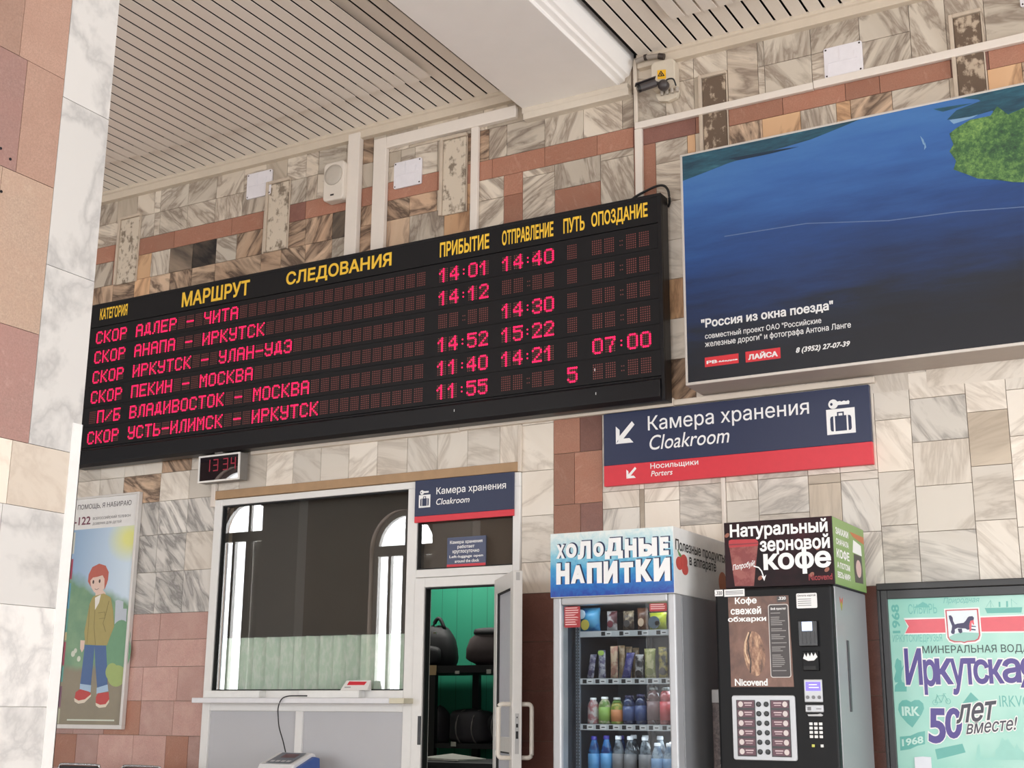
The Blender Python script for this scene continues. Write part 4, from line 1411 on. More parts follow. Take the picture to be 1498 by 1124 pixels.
# ------------------------------------------------------------------ cloakroom signs
def luggage_icon(parent, bx, y, ink, paper):
    """white square with suitcase, and key above; bx = (x0, x1, z0, z1) of the square"""
    x0, x1, z0, z1 = bx
    W_, H_ = x1 - x0, z1 - z0
    ic = flat(parent, 'luggage_pictogram', [[(x0, z0), (x1, z0), (x1, z1), (x0, z1)]], y, ink, .0008)
    R = lambda a, b, c, d: [(x0 + a * W_, z0 + c * H_), (x0 + b * W_, z0 + c * H_), (x0 + b * W_, z0 + d * H_), (x0 + a * W_, z0 + d * H_)]
    polys = [R(.30, .70, .12, .72), [(x0 + W_ * a, z0 + H_ * b) for a, b in ((.13, .2), (.16, .13), (.24, .12), (.24, .72), (.16, .70), (.13, .62))],
             [(x0 + W_ * a, z0 + H_ * b) for a, b in ((.87, .2), (.84, .13), (.76, .12), (.76, .72), (.84, .70), (.87, .62))],
             R(.38, .43, .72, .86), R(.57, .62, .72, .86), R(.38, .62, .82, .87)]
    flat(ic, 'suitcase_shape', polys, y - .0009, paper, .0006)
    kz = z1 + H_ * .20
    ring = [ell(x0 + W_ * .26, kz, W_ * .17, W_ * .17)]
    shaft = [(x0 + W_ * .36, kz - W_ * .05), (x0 + W_ * .82, kz - W_ * .05), (x0 + W_ * .84, kz + W_ * .04), (x0 + W_ * .80, kz + W_ * .09), (x0 + W_ * .72, kz + W_ * .06), (x0 + W_ * .64, kz + W_ * .09), (x0 + W_ * .56, kz + W_ * .06), (x0 + W_ * .5, kz + W_ * .09), (x0 + W_ * .36, kz + W_ * .07)]
    ky = flat(parent, 'key_pictogram', ring + [shaft], y, ink, .0008)
    flat(ky, 'key_hole', [ell(x0 + W_ * .20, kz, W_ * .045, W_ * .05)], y - .0009, paper, .0006)
def arrow(parent, bx, y, ink):
    x0, x1, z0, z1 = bx
    Q = lambda a, b: (x0 + a * (x1 - x0), z0 + b * (z1 - z0))
    flat(parent, 'arrow', [[Q(0, .82), Q(.20, .64), Q(.20, .33), Q(.0, 0.0)], [Q(0, 0), Q(.93, 0), Q(.72, .22), Q(.38, .22), Q(.2, .2)], [Q(.12, .12), Q(.30, .12), Q(1.0, .82), Q(.86, .99), Q(.12, .28)]], y, ink, .0008)
sg = root('cloakroom_sign', 'large navy and red cloakroom direction sign hanging below the billboard', 'sign', (-2.53, -.05, 2.61))
SY = -.045
SX0, SX1 = -3.322, -1.731
m_ = MB(); m_.box(SX0, SX1, SY, -.0125, 2.731, 3.046); m_.build('navy_panel', NAVY, sg, bevel=.002)
m_ = MB(); m_.box(SX0, SX1, SY, -.0125, 2.608, 2.7308); m_.build('red_panel', RED, sg, bevel=.002)
words(sg, 'russian_heading', 'Камера хранения', *((-3.0330,-2.0652,2.8910,2.9763))[:2], 2.895, 3.005, SY - .001, WHITEP, bold=.006)
writing(sg, 'english_heading', [('Cloakroom',) + tuple([q for q in ((-3.0248,-2.5320,2.7882,2.8423))[:2]]) + (2.800, 2.888)], SY - .001, WHITEP, bold=.004, shear=.22)
writing(sg, 'porters_lettering', [('Носильщики',) + tuple(((-3.0219,-2.7242,2.6749,2.7084))[:2]) + (2.683, 2.721)], SY - .001, WHITEP, bold=.012)
writing(sg, 'porters_lettering', [('Porters',) + tuple(((-3.0191,-2.8838,2.6272,2.6575))[:2]) + (2.644, 2.676)], SY - .001, WHITEP, bold=.01, shear=.2)
ar = [(-3.241,2.865),(-3.119,2.979),(-3.176,2.648),(-3.111,2.706),(-1.973,2.788),(-1.806,2.931)]
arrow(sg, (ar[0][0], ar[1][0], ar[0][1] - .008, ar[1][1] + .008), SY, WHITEP)
arrow(sg, (ar[2][0], ar[3][0], ar[2][1] - .004, ar[3][1] + .004), SY, WHITEP)
a4 = [(-1.970,2.929),(-1.813,2.929),(-1.971,2.788),(-1.814,2.788)]
luggage_icon(sg, ((a4[0][0] + a4[2][0]) / 2, (a4[1][0] + a4[3][0]) / 2, (a4[2][1] + a4[3][1]) / 2, (a4[0][1] + a4[1][1]) / 2), SY, WHITEP, NAVY)

ss = root('door_sign', 'small navy cloakroom sign with a red stripe fixed over the cloakroom door', 'sign', (-4.3, -.04, 2.476))
SY = -.048
m_ = MB(); m_.box(-4.664, -3.938, SY, -.0305, 2.516, 2.748); m_.build('navy_panel', NAVY, ss, bevel=.002)
m_ = MB(); m_.box(-4.664, -3.938, SY, -.0305, 2.476, 2.5158); m_.build('red_panel', RED, ss, bevel=.002)
words(ss, 'russian_heading', 'Камера хранения', -4.50, -3.99, 2.636, 2.692, SY - .001, WHITEP, bold=.012)
writing(ss, 'english_heading', [('Cloakroom', -4.50, -4.252, 2.580, 2.620)], SY - .001, WHITEP, bold=.01, shear=.22)
luggage_icon(ss, (-4.632, -4.545, 2.570, 2.652), SY, WHITEP, NAVY)

# ------------------------------------------------------------------ cable ducts
DUCT = mat('white_plastic_duct', (224, 214, 204), .4, var=.03)
DUCT2 = mat('cream_plastic_duct', (214, 202, 188), .4, var=.04)
def duct(label, pieces, m=DUCT, name='cable_duct'):
    """pieces: boxes (x0, x1, z0, z1, depth)"""
    xs = [p[0] for p in pieces]; zs = [p[2] for p in pieces]
    mb = MB()
    for p in pieces:
        mb.box(p[0], p[1], -.0115 - p[4], -.0115, p[2], p[3])
    o = mb.build(name, m, None, bevel=.004)
    tag(o, label, 'cable duct', 'white cable ducts on the back wall')
    return o
duct('wide vertical white cable duct beside the white wall loudspeaker', [(-5.304, -5.203, 4.35, 5.30, .05)])
duct('L-shaped white cable duct from the ceiling beam down to the departure board', [(-5.085, -4.978, 4.35, 5.215, .04), (-4.978, -3.94, 5.13, 5.215, .04)])
duct('thin vertical white cable duct beside the pale stone panel above the arrival heading', [(-4.290, -4.235, 4.35, 5.14, .03)])
duct('long white cable duct across the wall above the billboard', [(-3.09, -1.95, 4.853, 4.898, .03), (-1.948, 1.5, 4.855, 4.905, .03)])
duct('short vertical white cable duct dropping from the long duct to the departure board', [(-3.092, -3.042, 4.35, 4.852, .028)])
duct('thin cream pipe between the ceiling beam and the electrical box', [(-3.096, -3.072, 4.90, 5.34, .02)], DUCT2)
duct('long cream cable duct running under the departure board', [(-6.06, -4.345, 3.045, 3.094, .035), (-4.343, -2.87, 3.05, 3.099, .035), (-2.87, -1.70, 3.055, 3.088, .03)], DUCT2)
duct('thin vertical cream duct beside the small door sign', [(-3.919, -3.894, 2.75, 3.044, .022)], DUCT2)
vx = [-2.599,-2.576]
duct('thin vertical white duct below the large cloakroom sign', [(vx[0], vx[1], 1.9, 2.606, .02)], DUCT)
duct('short vertical white duct between the digital clock and the window frame', [(-6.405, -6.368, 2.70, 2.866, .03)], DUCT)

# ------------------------------------------------------------------ white plates, speaker, electrical box, camera
PLATE = mat('white_plate', (226, 222, 226), .4)
SCREW = mat('dark_screw', (70, 62, 58), .4, .5)
def plate(bx, label):
    x0, x1, z0, z1 = bx
    r_ = root('cover_plate', label, 'cover plate', ((x0 + x1) / 2, -.012, z0), 'square white cover plates under the ceiling')
    m_ = MB(); m_.prism_y(rrect(x0, x1, z0, z1, .012), -.028, -.0115); m_.build('plate_body', PLATE, r_, bevel=.003)
    zm = z0 + (z1 - z0) * .48
    m_ = MB()
    m_.box(x0 + .02, x1 - .03, -.0305, -.0285, zm, zm + .006)
    m_.box((x0 + x1) / 2 - .02, (x0 + x1) / 2 - .015, -.0305, -.0285, zm + .006, z1 - .012)
    m_.box(x0 + .018, x0 + .026, -.0305, -.0285, z0 + .006, zm)
    m_.box(x1 - .05, x1 - .045, -.0305, -.0285, zm + .006, zm + .05)
    m_.build('moulded_rib', PLATE, r_)
    m_ = MB()
    for x, z in ((x0 + .014, z0 + .014), (x1 - .014, z0 + .014), (x0 + .014, z1 - .014), (x1 - .014, z1 - .014)):
        m_.disc(x, -.0288, z, .006, 10)
    m_.build('screw_head', SCREW, r_)
plate((-6.258, -6.022, 5.0, 5.200), 'square white cover plate beside a pale stone panel and the wall loudspeaker')
plate((-4.923, -4.695, 4.818, 5.013), 'square white cover plate enclosed by the L-shaped white duct')
plate((-1.881, -1.656, 4.904, 5.098), 'square white cover plate just above the long duct over the billboard')
pe = [(-0.787,5.114),(-0.791,5.066)]
plate((pe[0][0], pe[0][0] + .225, pe[1][1], pe[1][1] + .19), 'square white cover plate beyond the far sooty stone panel, cut off by the picture edge')

sp = root('wall_speaker', 'white wall loudspeaker with a round grille below the cream ceiling cornice', 'loudspeaker', (-5.38, -.05, 4.80))
SPM = mat('cream_white_speaker', (218, 208, 196), .45, var=.02)
m_ = MB()
sx0, sx1, sz0, sz1 = -5.482, -5.302, 4.805, 5.095
m_.prism_y(rrect(sx0, sx1, sz0, sz1, .03), -.10, -.0115)
m_.build('speaker_case', SPM, sp, bevel=.012, seg=3)
m_ = MB(); m_.lathe((-5.392, -.101, 4.995), [(.078, .0), (.076, -.004), (.05, -.009), (.001, -.011)], 28, axis='y'); m_.build('round_grille', mat('speaker_grille', (188, 178, 166), .6), sp, smooth=True)
m_ = MB(); m_.box(-5.412, -5.382, -.1025, -.1005, 4.838, 4.85); m_.build('badge', mat('dark_badge', (60, 56, 52), .4), sp)

eb = root('electrical_box', 'beige electrical box with a yellow warning triangle beside the ceiling beam', 'electrical box', (-2.95, -.06, 5.0))
EBM = mat('beige_junction_box', (206, 194, 176), .5)
e0 = [(-2.950,5.251),(-2.791,5.222),(-2.793,5.023),(-2.949,5.057)]
ex0, ex1, ez0, ez1 = e0[0][0], e0[1][0], e0[3][1], e0[0][1]
m_ = MB()
c_ = .02
m_.prism_y([(ex0 + c_, ez0), (ex1 - c_, ez0), (ex1, ez0 + c_), (ex1, ez1 - c_), (ex1 - c_, ez1), (ex0 + c_, ez1), (ex0, ez1 - c_), (ex0, ez0 + c_)], -.09, -.0115)
m_.build('box_lid', EBM, eb, bevel=.006)
m_ = MB()
m_.prism_y([(ex0 + .012, ez0 - .02), (ex0 + .03, ez0 - .055), (ex0 + .09, ez0 - .07), (ex0 + .15, ez0 - .055), (ex0 + .165, ez0 - .002), (ex0 + .012, ez0 - .002)], -.05, -.0115)
m_.build('cable_gland_plate', EBM, eb, bevel=.005)
for k in range(4):
    m_ = MB(); m_.lathe((ex0 + .06 + k * .034, -.065, ez0 - .03), [(.011, 0), (.011, .03)], 10); m_.build('cable_gland', mat('gland_grey', (182, 172, 160), .5), eb)
w0 = [(-2.906,5.189),(-2.849,5.180),(-2.849,5.118),(-2.906,5.128),(-2.882,5.176),(-2.901,5.148),(-2.861,5.141)]
yl = flat(eb, 'warning_label', [[w0[0], w0[1], w0[2], w0[3]]], -.0905, mat('warning_yellow', (238, 182, 34), .4), .001)
flat(yl, 'warning_triangle', stroke([w0[4], w0[5], w0[6], w0[4]], .006), -.0917, GASKET, .0005)
zc_ = (w0[4][1] + w0[5][1]) / 2
flat(yl, 'lightning_bolt', stroke([(w0[4][0] + .001, w0[4][1] - .016), (w0[4][0] - .006, zc_ - .004), (w0[4][0] + .006, zc_ - .006), (w0[4][0] - .001, zc_ - .020)], .005), -.0917, GASKET, .0005)
cc = root('security_camera', 'dark grey bullet security camera in front of the beige electrical box', 'security camera', (-2.95, -.2, 5.02))
k0 = [(-2.980,5.037),(-2.895,5.075),(-2.853,5.058),(-2.852,5.050)]
CAMG = mat('camera_dark_grey', (64, 58, 58), .4)
a, b = Vector((k0[0][0], -.20, k0[0][1])), Vector((k0[1][0], -.15, k0[1][1]))
m_ = MB(); m_.tube([a, a.lerp(b, .1), a.lerp(b, .9), b], .026, 16); m_.build('camera_barrel', CAMG, cc)
m_ = MB()
nrm = (b - a).normalized()
m_.tube([a - nrm * .014, a + nrm * .002], .027, 16); m_.tube([a - nrm * .016, a - nrm * .013], .018, 14); m_.build('lens_hood', mat('lens_black', (26, 24, 26), .2), cc)
m_ = MB()
up_ = Vector((0, 0, 1))
sd = nrm.cross(up_).normalized()
for s_, t_ in ((a - nrm * .02, .0),):
    q = [a - nrm * .03 + sd * .022 + up_ * .028, b + sd * .022 + up_ * .030, b - sd * .022 + up_ * .030, a - nrm * .03 - sd * .022 + up_ * .028]
    m_.idx([tuple(p) for p in q] + [tuple(p + up_ * .006) for p in q], [(0, 1, 2, 3), (7, 6, 5, 4), (0, 4, 5, 1), (1, 5, 6, 2), (2, 6, 7, 3), (3, 7, 4, 0)])
m_.build('sun_shield', CAMG, cc)
d_ = k0[2]
m_ = MB(); m_.lathe((d_[0], -.14, d_[1]), [(.02, .048), (.034, .03), (.034, .0), (.022, -.014), (.006, -.018)], 16, axis='y'); m_.tube([b, Vector((d_[0], -.135, d_[1]))], .012, 8); m_.build('mount', CAMG, cc, smooth=True)
m_ = MB(); m_.tube(smooth_path([(d_[0] + .01, -.13, d_[1] + .02), (d_[0] + .035, -.13, d_[1] + .032), (d_[0] + .066, -.125, d_[1] + .026), (d_[0] + .07, -.095, d_[1] - .005)]), .005, 6); m_.build('camera_cable', GASKET, cc, smooth=True)
# grey cable couplings along the ceiling above the box
cp = root('cable_coupling', 'short grey corrugated cable coupling tucked under the ceiling above the electrical box', 'cable', (-3.0, -.06, 5.3))
k1 = [(-3.052,5.290),(-2.988,5.300),(-2.981,5.300),(-2.888,5.287),(-2.862,5.275)]
PC = mat('grey_conduit', (150, 140, 130), .5)
for i in (0, 2):
    m_ = MB(); m_.tube([(k1[i][0], -.085, k1[i][1]), (k1[i + 1][0], -.085, k1[i + 1][1])], .016, 12); m_.build('conduit', PC, cp, smooth=False)
m_ = MB(); m_.tube([(k1[1][0] - .005, -.085, k1[1][1]), (k1[2][0] + .005, -.085, k1[2][1])], .020, 12); m_.tube([(k1[3][0] - .01, -.085, k1[3][1]), (k1[4][0], -.08, k1[4][1])], .020, 12); m_.build('coupling_ring', SCREW, cp)

# ------------------------------------------------------------------ helpline poster on the left
hp = root('helpline_poster', 'tall framed helpline poster of a drawn red haired boy, partly behind the marble pier', 'poster', (-7.45, -.03, 1.17))
HX0, HX1, HZ0, HZ1, HY = -8.16, -7.093, 1.170, 2.862, -.05
m_ = MB()
m_.box(HX0, HX1, HY, -.012, HZ0, HZ0 + .03)
m_.box(HX0, HX1, HY, -.012, HZ1 - .014, HZ1)
m_.box(HX0, HX0 + .02, HY, -.012, HZ0 + .03, HZ1 - .014)
m_.box(HX1 - .024, HX1, HY, -.012, HZ0 + .03, HZ1 - .014)
m_.build('poster_frame', mat('white_poster_frame', (214, 210, 206), .35), hp, bevel=.003)
HY = -.034
PK = NT('poster_background_print')
ps = PK.n('ShaderNodeSeparateXYZ', {0: PK.pos()})
hh = PK.math('DIVIDE', PK.math('SUBTRACT', ps.outputs[2], HZ0), HZ1 - HZ0)
xx_ = PK.math('DIVIDE', PK.math('SUBTRACT', ps.outputs[0], HX0), HX1 - HX0)
skyc = PK.mix(PK.ramp(xx_, [(.2, (0, 0, 0, 1)), (.95, (1, 1, 1, 1))]), RGB((112, 150, 190)), RGB((206, 222, 236)))
grnc = PK.mix(PK.noise(PK.pos(), 9, 4), RGB((78, 128, 100)), RGB((138, 168, 128)))
grdc = PK.mix(PK.noise(PK.pos(), 7, 4), RGB((122, 112, 92)), RGB((146, 134, 110)))
wob = PK.math('MULTIPLY', PK.math('SUBTRACT', PK.noise(PK.pos(), 4, 3), .5), .16)
hedge = PK.ramp(PK.math('ADD', PK.math('ADD', hh, wob), PK.math('MULTIPLY', xx_, .22)), [(.70, (1, 1, 1, 1)), (.76, (0, 0, 0, 1))])
col = PK.mix(hedge, skyc, grnc)
col = PK.mix(PK.ramp(PK.math('ADD', hh, PK.math('MULTIPLY', wob, .3)), [(.24, (1, 1, 1, 1)), (.27, (0, 0, 0, 1))]), col, grdc)
sunx = PK.math('POWER', PK.math('ADD', PK.math('POWER', PK.math('SUBTRACT', xx_, .93), 2.0), PK.math('MULTIPLY', PK.math('POWER', PK.math('SUBTRACT', hh, .80), 2.0), 4.2)), .5)
col = PK.mix(PK.ramp(sunx, [(.05, (1, 1, 1, 1)), (.22, (0, 0, 0, 1))]), col, RGB((222, 222, 138)))
PK.bsdf(col, .3)
m_ = MB(); m_.box(HX0 + .02, HX1 - .024, HY, -.013, HZ0 + .03, 2.618); m_.build('poster_print', PK.m, hp)
m_ = MB(); m_.box(HX0 + .02, HX1 - .024, HY, -.013, 2.618, HZ1 - .014); m_.build('white_header', mat('poster_white', (226, 224, 222), .3), hp)
GR = mat('print_dark_grey', (84, 80, 84), .4)
hq = [(-7.752,2.841),(-7.180,2.841),(-7.755,2.741),(-7.589,2.741),(-7.566,2.737),(-7.180,2.738),(-7.564,2.704),(-7.269,2.709)]
writing(hp, 'helpline_heading', [('ЕСЛИ НУЖНА ПОМОЩЬ, Я НАБИРАЮ', -8.09, hq[1][0], 2.763, 2.808)], HY - .0008, GR, bold=.01)
writing(hp, 'helpline_number', [('8-800-2000-122', hq[3][0] - .62, hq[3][0], 2.652, 2.714)], HY - .0008, mat('print_plum', (116, 62, 78), .4), bold=.02)
writing(hp, 'helpline_caption', [('ВСЕРОССИЙСКИЙ ТЕЛЕФОН', hq[4][0], hq[5][0], 2.683, 2.708), ('ДОВЕРИЯ ДЛЯ ДЕТЕЙ', hq[6][0], hq[7][0], 2.642, 2.668)], HY - .0008, GR, bold=.005)
# coloured side stripes of the print
stx = -7.90
stx1 = [(-7.726,2.493)][0][0]
for z0, z1, c_, n_ in ((2.44, 2.60, (196, 196, 186), 'pale'), (2.25, 2.40, (160, 62, 84), 'crimson'), (2.03, 2.22, (92, 150, 176), 'blue'), (1.86, 2.02, (90, 150, 140), 'teal'), (1.80, 1.86, (190, 170, 130), 'tan'), (1.62, 1.79, (158, 52, 74), 'crimson'), (1.50, 1.61, (86, 140, 130), 'teal'), (1.32, 1.47, (120, 82, 100), 'plum'), (1.205, 1.31, (176, 174, 150), 'khaki')):
    flat(hp, 'side_stripe', [[(stx, z0), (-7.735, z0), (-7.735, z1), (stx, z1)]], HY, mat('stripe_' + n_, c_, .35), .0006)
SKIN = mat('print_skin', (224, 196, 182), .4)
HAIR = mat('print_ginger', (186, 98, 84), .4)
JACK = mat('print_khaki', (168, 154, 96), .4)
JEAN = mat('print_denim', (78, 106, 152), .4)
SHOE = mat('print_red_shoe', (190, 72, 70), .4)
boy = flat(hp, 'drawn_boy', [[(-7.474,2.141),(-7.398,2.156),(-7.369,2.131),(-7.388,2.076),(-7.465,2.066)], [(-7.542,2.243),(-7.522,2.180),(-7.488,2.144),(-7.446,2.127),(-7.405,2.148),(-7.380,2.180),(-7.365,2.217),(-7.384,2.261),(-7.439,2.289),(-7.509,2.286)], [(-7.384,2.230),(-7.363,2.229),(-7.362,2.196),(-7.381,2.192)], [(-7.587,1.798),(-7.541,1.795),(-7.544,1.736),(-7.562,1.710),(-7.583,1.737)], [(-7.396,1.849),(-7.345,1.848),(-7.328,1.805),(-7.360,1.757),(-7.399,1.764),(-7.406,1.801)]], HY, SKIN, .0006)
flat(boy, 'drawn_hair', [[(-7.561,2.225),(-7.560,2.275),(-7.528,2.330),(-7.460,2.352),(-7.392,2.334),(-7.355,2.285),(-7.356,2.229),(-7.374,2.180),(-7.385,2.156),(-7.391,2.237),(-7.415,2.265),(-7.470,2.255),(-7.513,2.252),(-7.537,2.231),(-7.528,2.186)]], HY - .0007, HAIR, .0005)
flat(boy, 'drawn_jacket', [[(-7.485,2.116),(-7.386,2.131),(-7.313,2.098),(-7.277,1.999),(-7.256,1.889),(-7.283,1.829),(-7.303,1.780),(-7.312,1.756),(-7.412,1.758),(-7.534,1.767),(-7.554,1.859),(-7.539,1.957),(-7.525,2.056),(-7.501,2.104)]], HY - .0007, JACK, .0005)
flat(boy, 'drawn_shirt', [[(-7.473,2.103),(-7.416,2.124),(-7.427,2.065),(-7.463,2.014)]], HY - .0011, mat('print_shirt', (232, 228, 220), .4), .0003)
flat(boy, 'drawn_jacket_folds', stroke([(-7.463,2.014),(-7.459,1.893),(-7.429,1.761)], .004) + stroke([(-7.328,2.074),(-7.351,1.976),(-7.370,1.916),(-7.337,1.854)], .004) + stroke([(-7.430,1.991),(-7.360,1.995),(-7.355,1.952),(-7.413,1.948)], .003) + stroke([(-7.524,2.049),(-7.517,1.919),(-7.517,1.772)], .003), HY - .0012, mat('print_olive', (118, 108, 68), .4), .0003)
flat(boy, 'drawn_jeans', [[(-7.537,1.763),(-7.438,1.759),(-7.438,1.613),(-7.443,1.475),(-7.551,1.484),(-7.543,1.627)], [(-7.438,1.759),(-7.322,1.754),(-7.296,1.612),(-7.277,1.478),(-7.376,1.457),(-7.412,1.613)]], HY - .0005, JEAN, .0006)
flat(boy, 'drawn_turn_ups', [[(-7.552,1.486),(-7.438,1.475),(-7.438,1.427),(-7.551,1.448)], [(-7.380,1.457),(-7.274,1.480),(-7.262,1.433),(-7.378,1.415)]], HY - .0008, mat('print_pale_blue', (166, 192, 216), .4), .0005)
flat(boy, 'drawn_shoes', [[(-7.595,1.385),(-7.588,1.427),(-7.547,1.448),(-7.459,1.431),(-7.431,1.412),(-7.495,1.373),(-7.554,1.367)], [(-7.375,1.344),(-7.380,1.391),(-7.363,1.419),(-7.258,1.427),(-7.245,1.374),(-7.278,1.341),(-7.328,1.338)]], HY - .0012, SHOE, .0004)
flat(boy, 'drawn_soles', [[(-7.600,1.385),(-7.554,1.367),(-7.490,1.376),(-7.431,1.412),(-7.431,1.397),(-7.492,1.352),(-7.552,1.345),(-7.592,1.359)], [(-7.379,1.352),(-7.332,1.338),(-7.278,1.343),(-7.247,1.376),(-7.246,1.356),(-7.276,1.322),(-7.340,1.317),(-7.373,1.332)]], HY - .0013, mat('print_sole', (222, 210, 190), .4), .0004)
flat(boy, 'drawn_face', [ell(*[(-7.504,2.219)][0], .009, .014), ell(*[(-7.440,2.223)][0], .009, .014)] + stroke([(-7.484,2.168),(-7.463,2.161),(-7.442,2.169)], .003), HY - .0014, mat('print_ink', (70, 56, 56), .4), .0003)
flat(hp, 'drawn_bush', [ell(*[(-7.191,1.539)][0], .09, .075), ell(*[(-7.245,1.570)][0], .06, .06)], HY - .0008, mat('print_lime', (160, 178, 110), .4), .0004)
flat(hp, 'drawn_bush', [ell(*[(-7.202,1.706)][0], .13, .16), ell(*[(-7.188,1.814)][0], .10, .12)], HY - .0001, mat('print_green', (112, 156, 122), .4), .0003)
flat(hp, 'drawn_tower', [[(-7.263,2.074),(-7.240,2.080),(-7.184,2.066),(-7.181,2.014),(-7.144,2.013),(-7.140,1.910),(-7.254,1.901)]], HY, mat('print_tower', (186, 194, 204), .4), .0002)
flat(hp, 'drawn_flowers', [ell(*[(-7.652,1.701)][0], .02, .022), ell(*[(-7.630,1.723)][0], .016, .018), ell(*[(-7.588,1.664)][0], .018, .02)], HY, mat('print_cream', (206, 212, 196), .4), .0006)
flat(hp, 'poster_footnote', [[(a_[0], a_[1] - .005), (b_[0], b_[1] - .005), (b_[0], b_[1] + .005), (a_[0], a_[1] + .005)] for a_, b_ in [[(-7.656,1.231),(-7.182,1.231)]]], HY, mat('print_cream', (206, 212, 196), .4), .0004)

# ------------------------------------------------------------------ mineral water light box on the right
ir = root('mineral_water_lightbox', 'black framed turquoise mineral water advertisement beside the coffee machine', 'light box', (-.9, -.05, .5))
IX0, IX1, IZ0, IZ1, IY = -1.742, -.68, .45, 1.968, -.10
KB = mat('black_lightbox_frame', (34, 33, 34), .35)
KB2 = mat('dark_lightbox_rebate', (52, 52, 54), .35)
m_ = MB()
for a in ((IX0, IX1, IZ1 - .035, IZ1), (IX0, IX1, IZ0, IZ0 + .035)):
    m_.box(a[0], a[1], IY, -.0115, a[2], a[3])
for a in ((IX0, IX0 + .016), (IX1 - .016, IX1)):
    m_.box(a[0], a[1], IY, -.0115, IZ0 + .035, IZ1 - .035)
m_.build('outer_frame', KB, ir, bevel=.004)
m_ = MB()
m_.box(IX0 + .016, -1.692, IY + .012, -.0115, IZ0 + .035, IZ1 - .035)
m_.box(-.73, IX1 - .016, IY + .012, -.0115, IZ0 + .035, IZ1 - .035)
m_.box(-1.692, -.73, IY + .012, -.0115, 1.888, IZ1 - .035)
m_.box(-1.692, -.73, IY + .012, -.0115, IZ0 + .035, .53)
m_.build('inner_rebate', KB2, ir, bevel=.003)
IY = -.07
TQ = NT('turquoise_print')
tqn = TQ.noise(TQ.pos(), 1.6, 3)
TQ.bsdf(TQ.mix(TQ.ramp(tqn, [(.35, (0, 0, 0, 1)), (.65, (1, 1, 1, 1))]), RGB((142, 206, 192)), RGB((184, 226, 214))), .25)
m_ = MB(); m_.box(-1.692, -.73, IY, -.02, .53, 1.888); pr = m_.build('printed_sheet', TQ.m, ir)
DT = mat('print_teal_faint', (100, 178, 168), .3)
VI = mat('print_violet', (74, 56, 138), .3)
WH = WHITEP
DG = mat('print_dark_green', (30, 66, 62), .3)
CO = mat('print_coral', (222, 92, 104), .3)
y1, y2, y3, y4 = IY - .0001, IY - .0009, IY - .0016, IY - .0023
# red ribbon with white edge
for e_, r_ in (([(-1.617,1.790),(-1.411,1.788),(-1.414,1.706),(-1.619,1.707),(-1.600,1.746)], [(-1.613,1.781),(-1.412,1.782),(-1.413,1.712),(-1.614,1.713),(-1.594,1.748)]), ([(-1.241,1.789),(-0.944,1.792),(-0.952,1.704),(-1.242,1.706)], [(-1.239,1.782),(-0.945,1.785),(-0.951,1.710),(-1.240,1.713)])):
    re_ = flat(pr, 'ribbon_edge', [e_], y1, WH, .0005)
    flat(re_, 'red_ribbon', [r_], y1 - .0006, CO, .0005)
sh = flat(pr, 'coat_of_arms', [[(-1.413,1.831),(-1.241,1.833),(-1.239,1.696),(-1.248,1.668),(-1.271,1.657),(-1.306,1.655),(-1.327,1.649),(-1.345,1.655),(-1.377,1.656),(-1.401,1.666),(-1.412,1.686)]], y2 - .0002, WH, .0004)
flat(sh, 'shield_border', [[(-1.407,1.825),(-1.247,1.826),(-1.246,1.696),(-1.254,1.675),(-1.273,1.665),(-1.310,1.663),(-1.326,1.658),(-1.340,1.663),(-1.374,1.663),(-1.396,1.672),(-1.405,1.688)]], y2 - .0007, mat('print_crimson', (196, 84, 92), .3), .0004)
flat(sh, 'shield_field', [[(-1.400,1.819),(-1.254,1.820),(-1.253,1.697),(-1.260,1.680),(-1.275,1.671),(-1.311,1.669),(-1.326,1.664),(-1.341,1.668),(-1.371,1.669),(-1.392,1.677),(-1.399,1.690)]], y2 - .0012, mat('print_pale_field', (226, 236, 242), .3), .0004)
flat(sh, 'shield_ground', [[(-1.373,1.703),(-1.336,1.712),(-1.253,1.707),(-1.254,1.696),(-1.260,1.680),(-1.275,1.671),(-1.311,1.669),(-1.326,1.664),(-1.341,1.668),(-1.371,1.669),(-1.392,1.677),(-1.397,1.690)]], y2 - .0016, mat('print_sea_green', (150, 200, 190), .3), .0003)
NV = mat('print_ink_navy', (44, 40, 84), .3)
flat(sh, 'heraldic_beast', [[(-1.392,1.796),(-1.381,1.797),(-1.373,1.785),(-1.372,1.769),(-1.365,1.751),(-1.351,1.755),(-1.322,1.758),(-1.311,1.768),(-1.301,1.783),(-1.293,1.789),(-1.277,1.790),(-1.270,1.782),(-1.273,1.768),(-1.286,1.766),(-1.294,1.753),(-1.294,1.725),(-1.305,1.723),(-1.316,1.730),(-1.334,1.731),(-1.353,1.734),(-1.367,1.727),(-1.367,1.715),(-1.371,1.704),(-1.382,1.705),(-1.387,1.713),(-1.382,1.727),(-1.379,1.744),(-1.384,1.760),(-1.390,1.779)],
                            [(-1.353,1.730),(-1.332,1.730),(-1.331,1.712),(-1.341,1.706),(-1.349,1.713)], [(-1.288,1.744),(-1.264,1.740),(-1.264,1.736),(-1.288,1.738)], [(-1.291,1.729),(-1.266,1.725),(-1.267,1.719),(-1.289,1.722)]], y2 - .0020, NV, .0003)
flat(sh, 'heraldic_prey', [[(-1.289,1.767),(-1.273,1.771),(-1.271,1.749),(-1.277,1.747),(-1.282,1.760),(-1.288,1.718),(-1.296,1.715),(-1.296,1.744)]], y2 - .0024, CO, .0003)
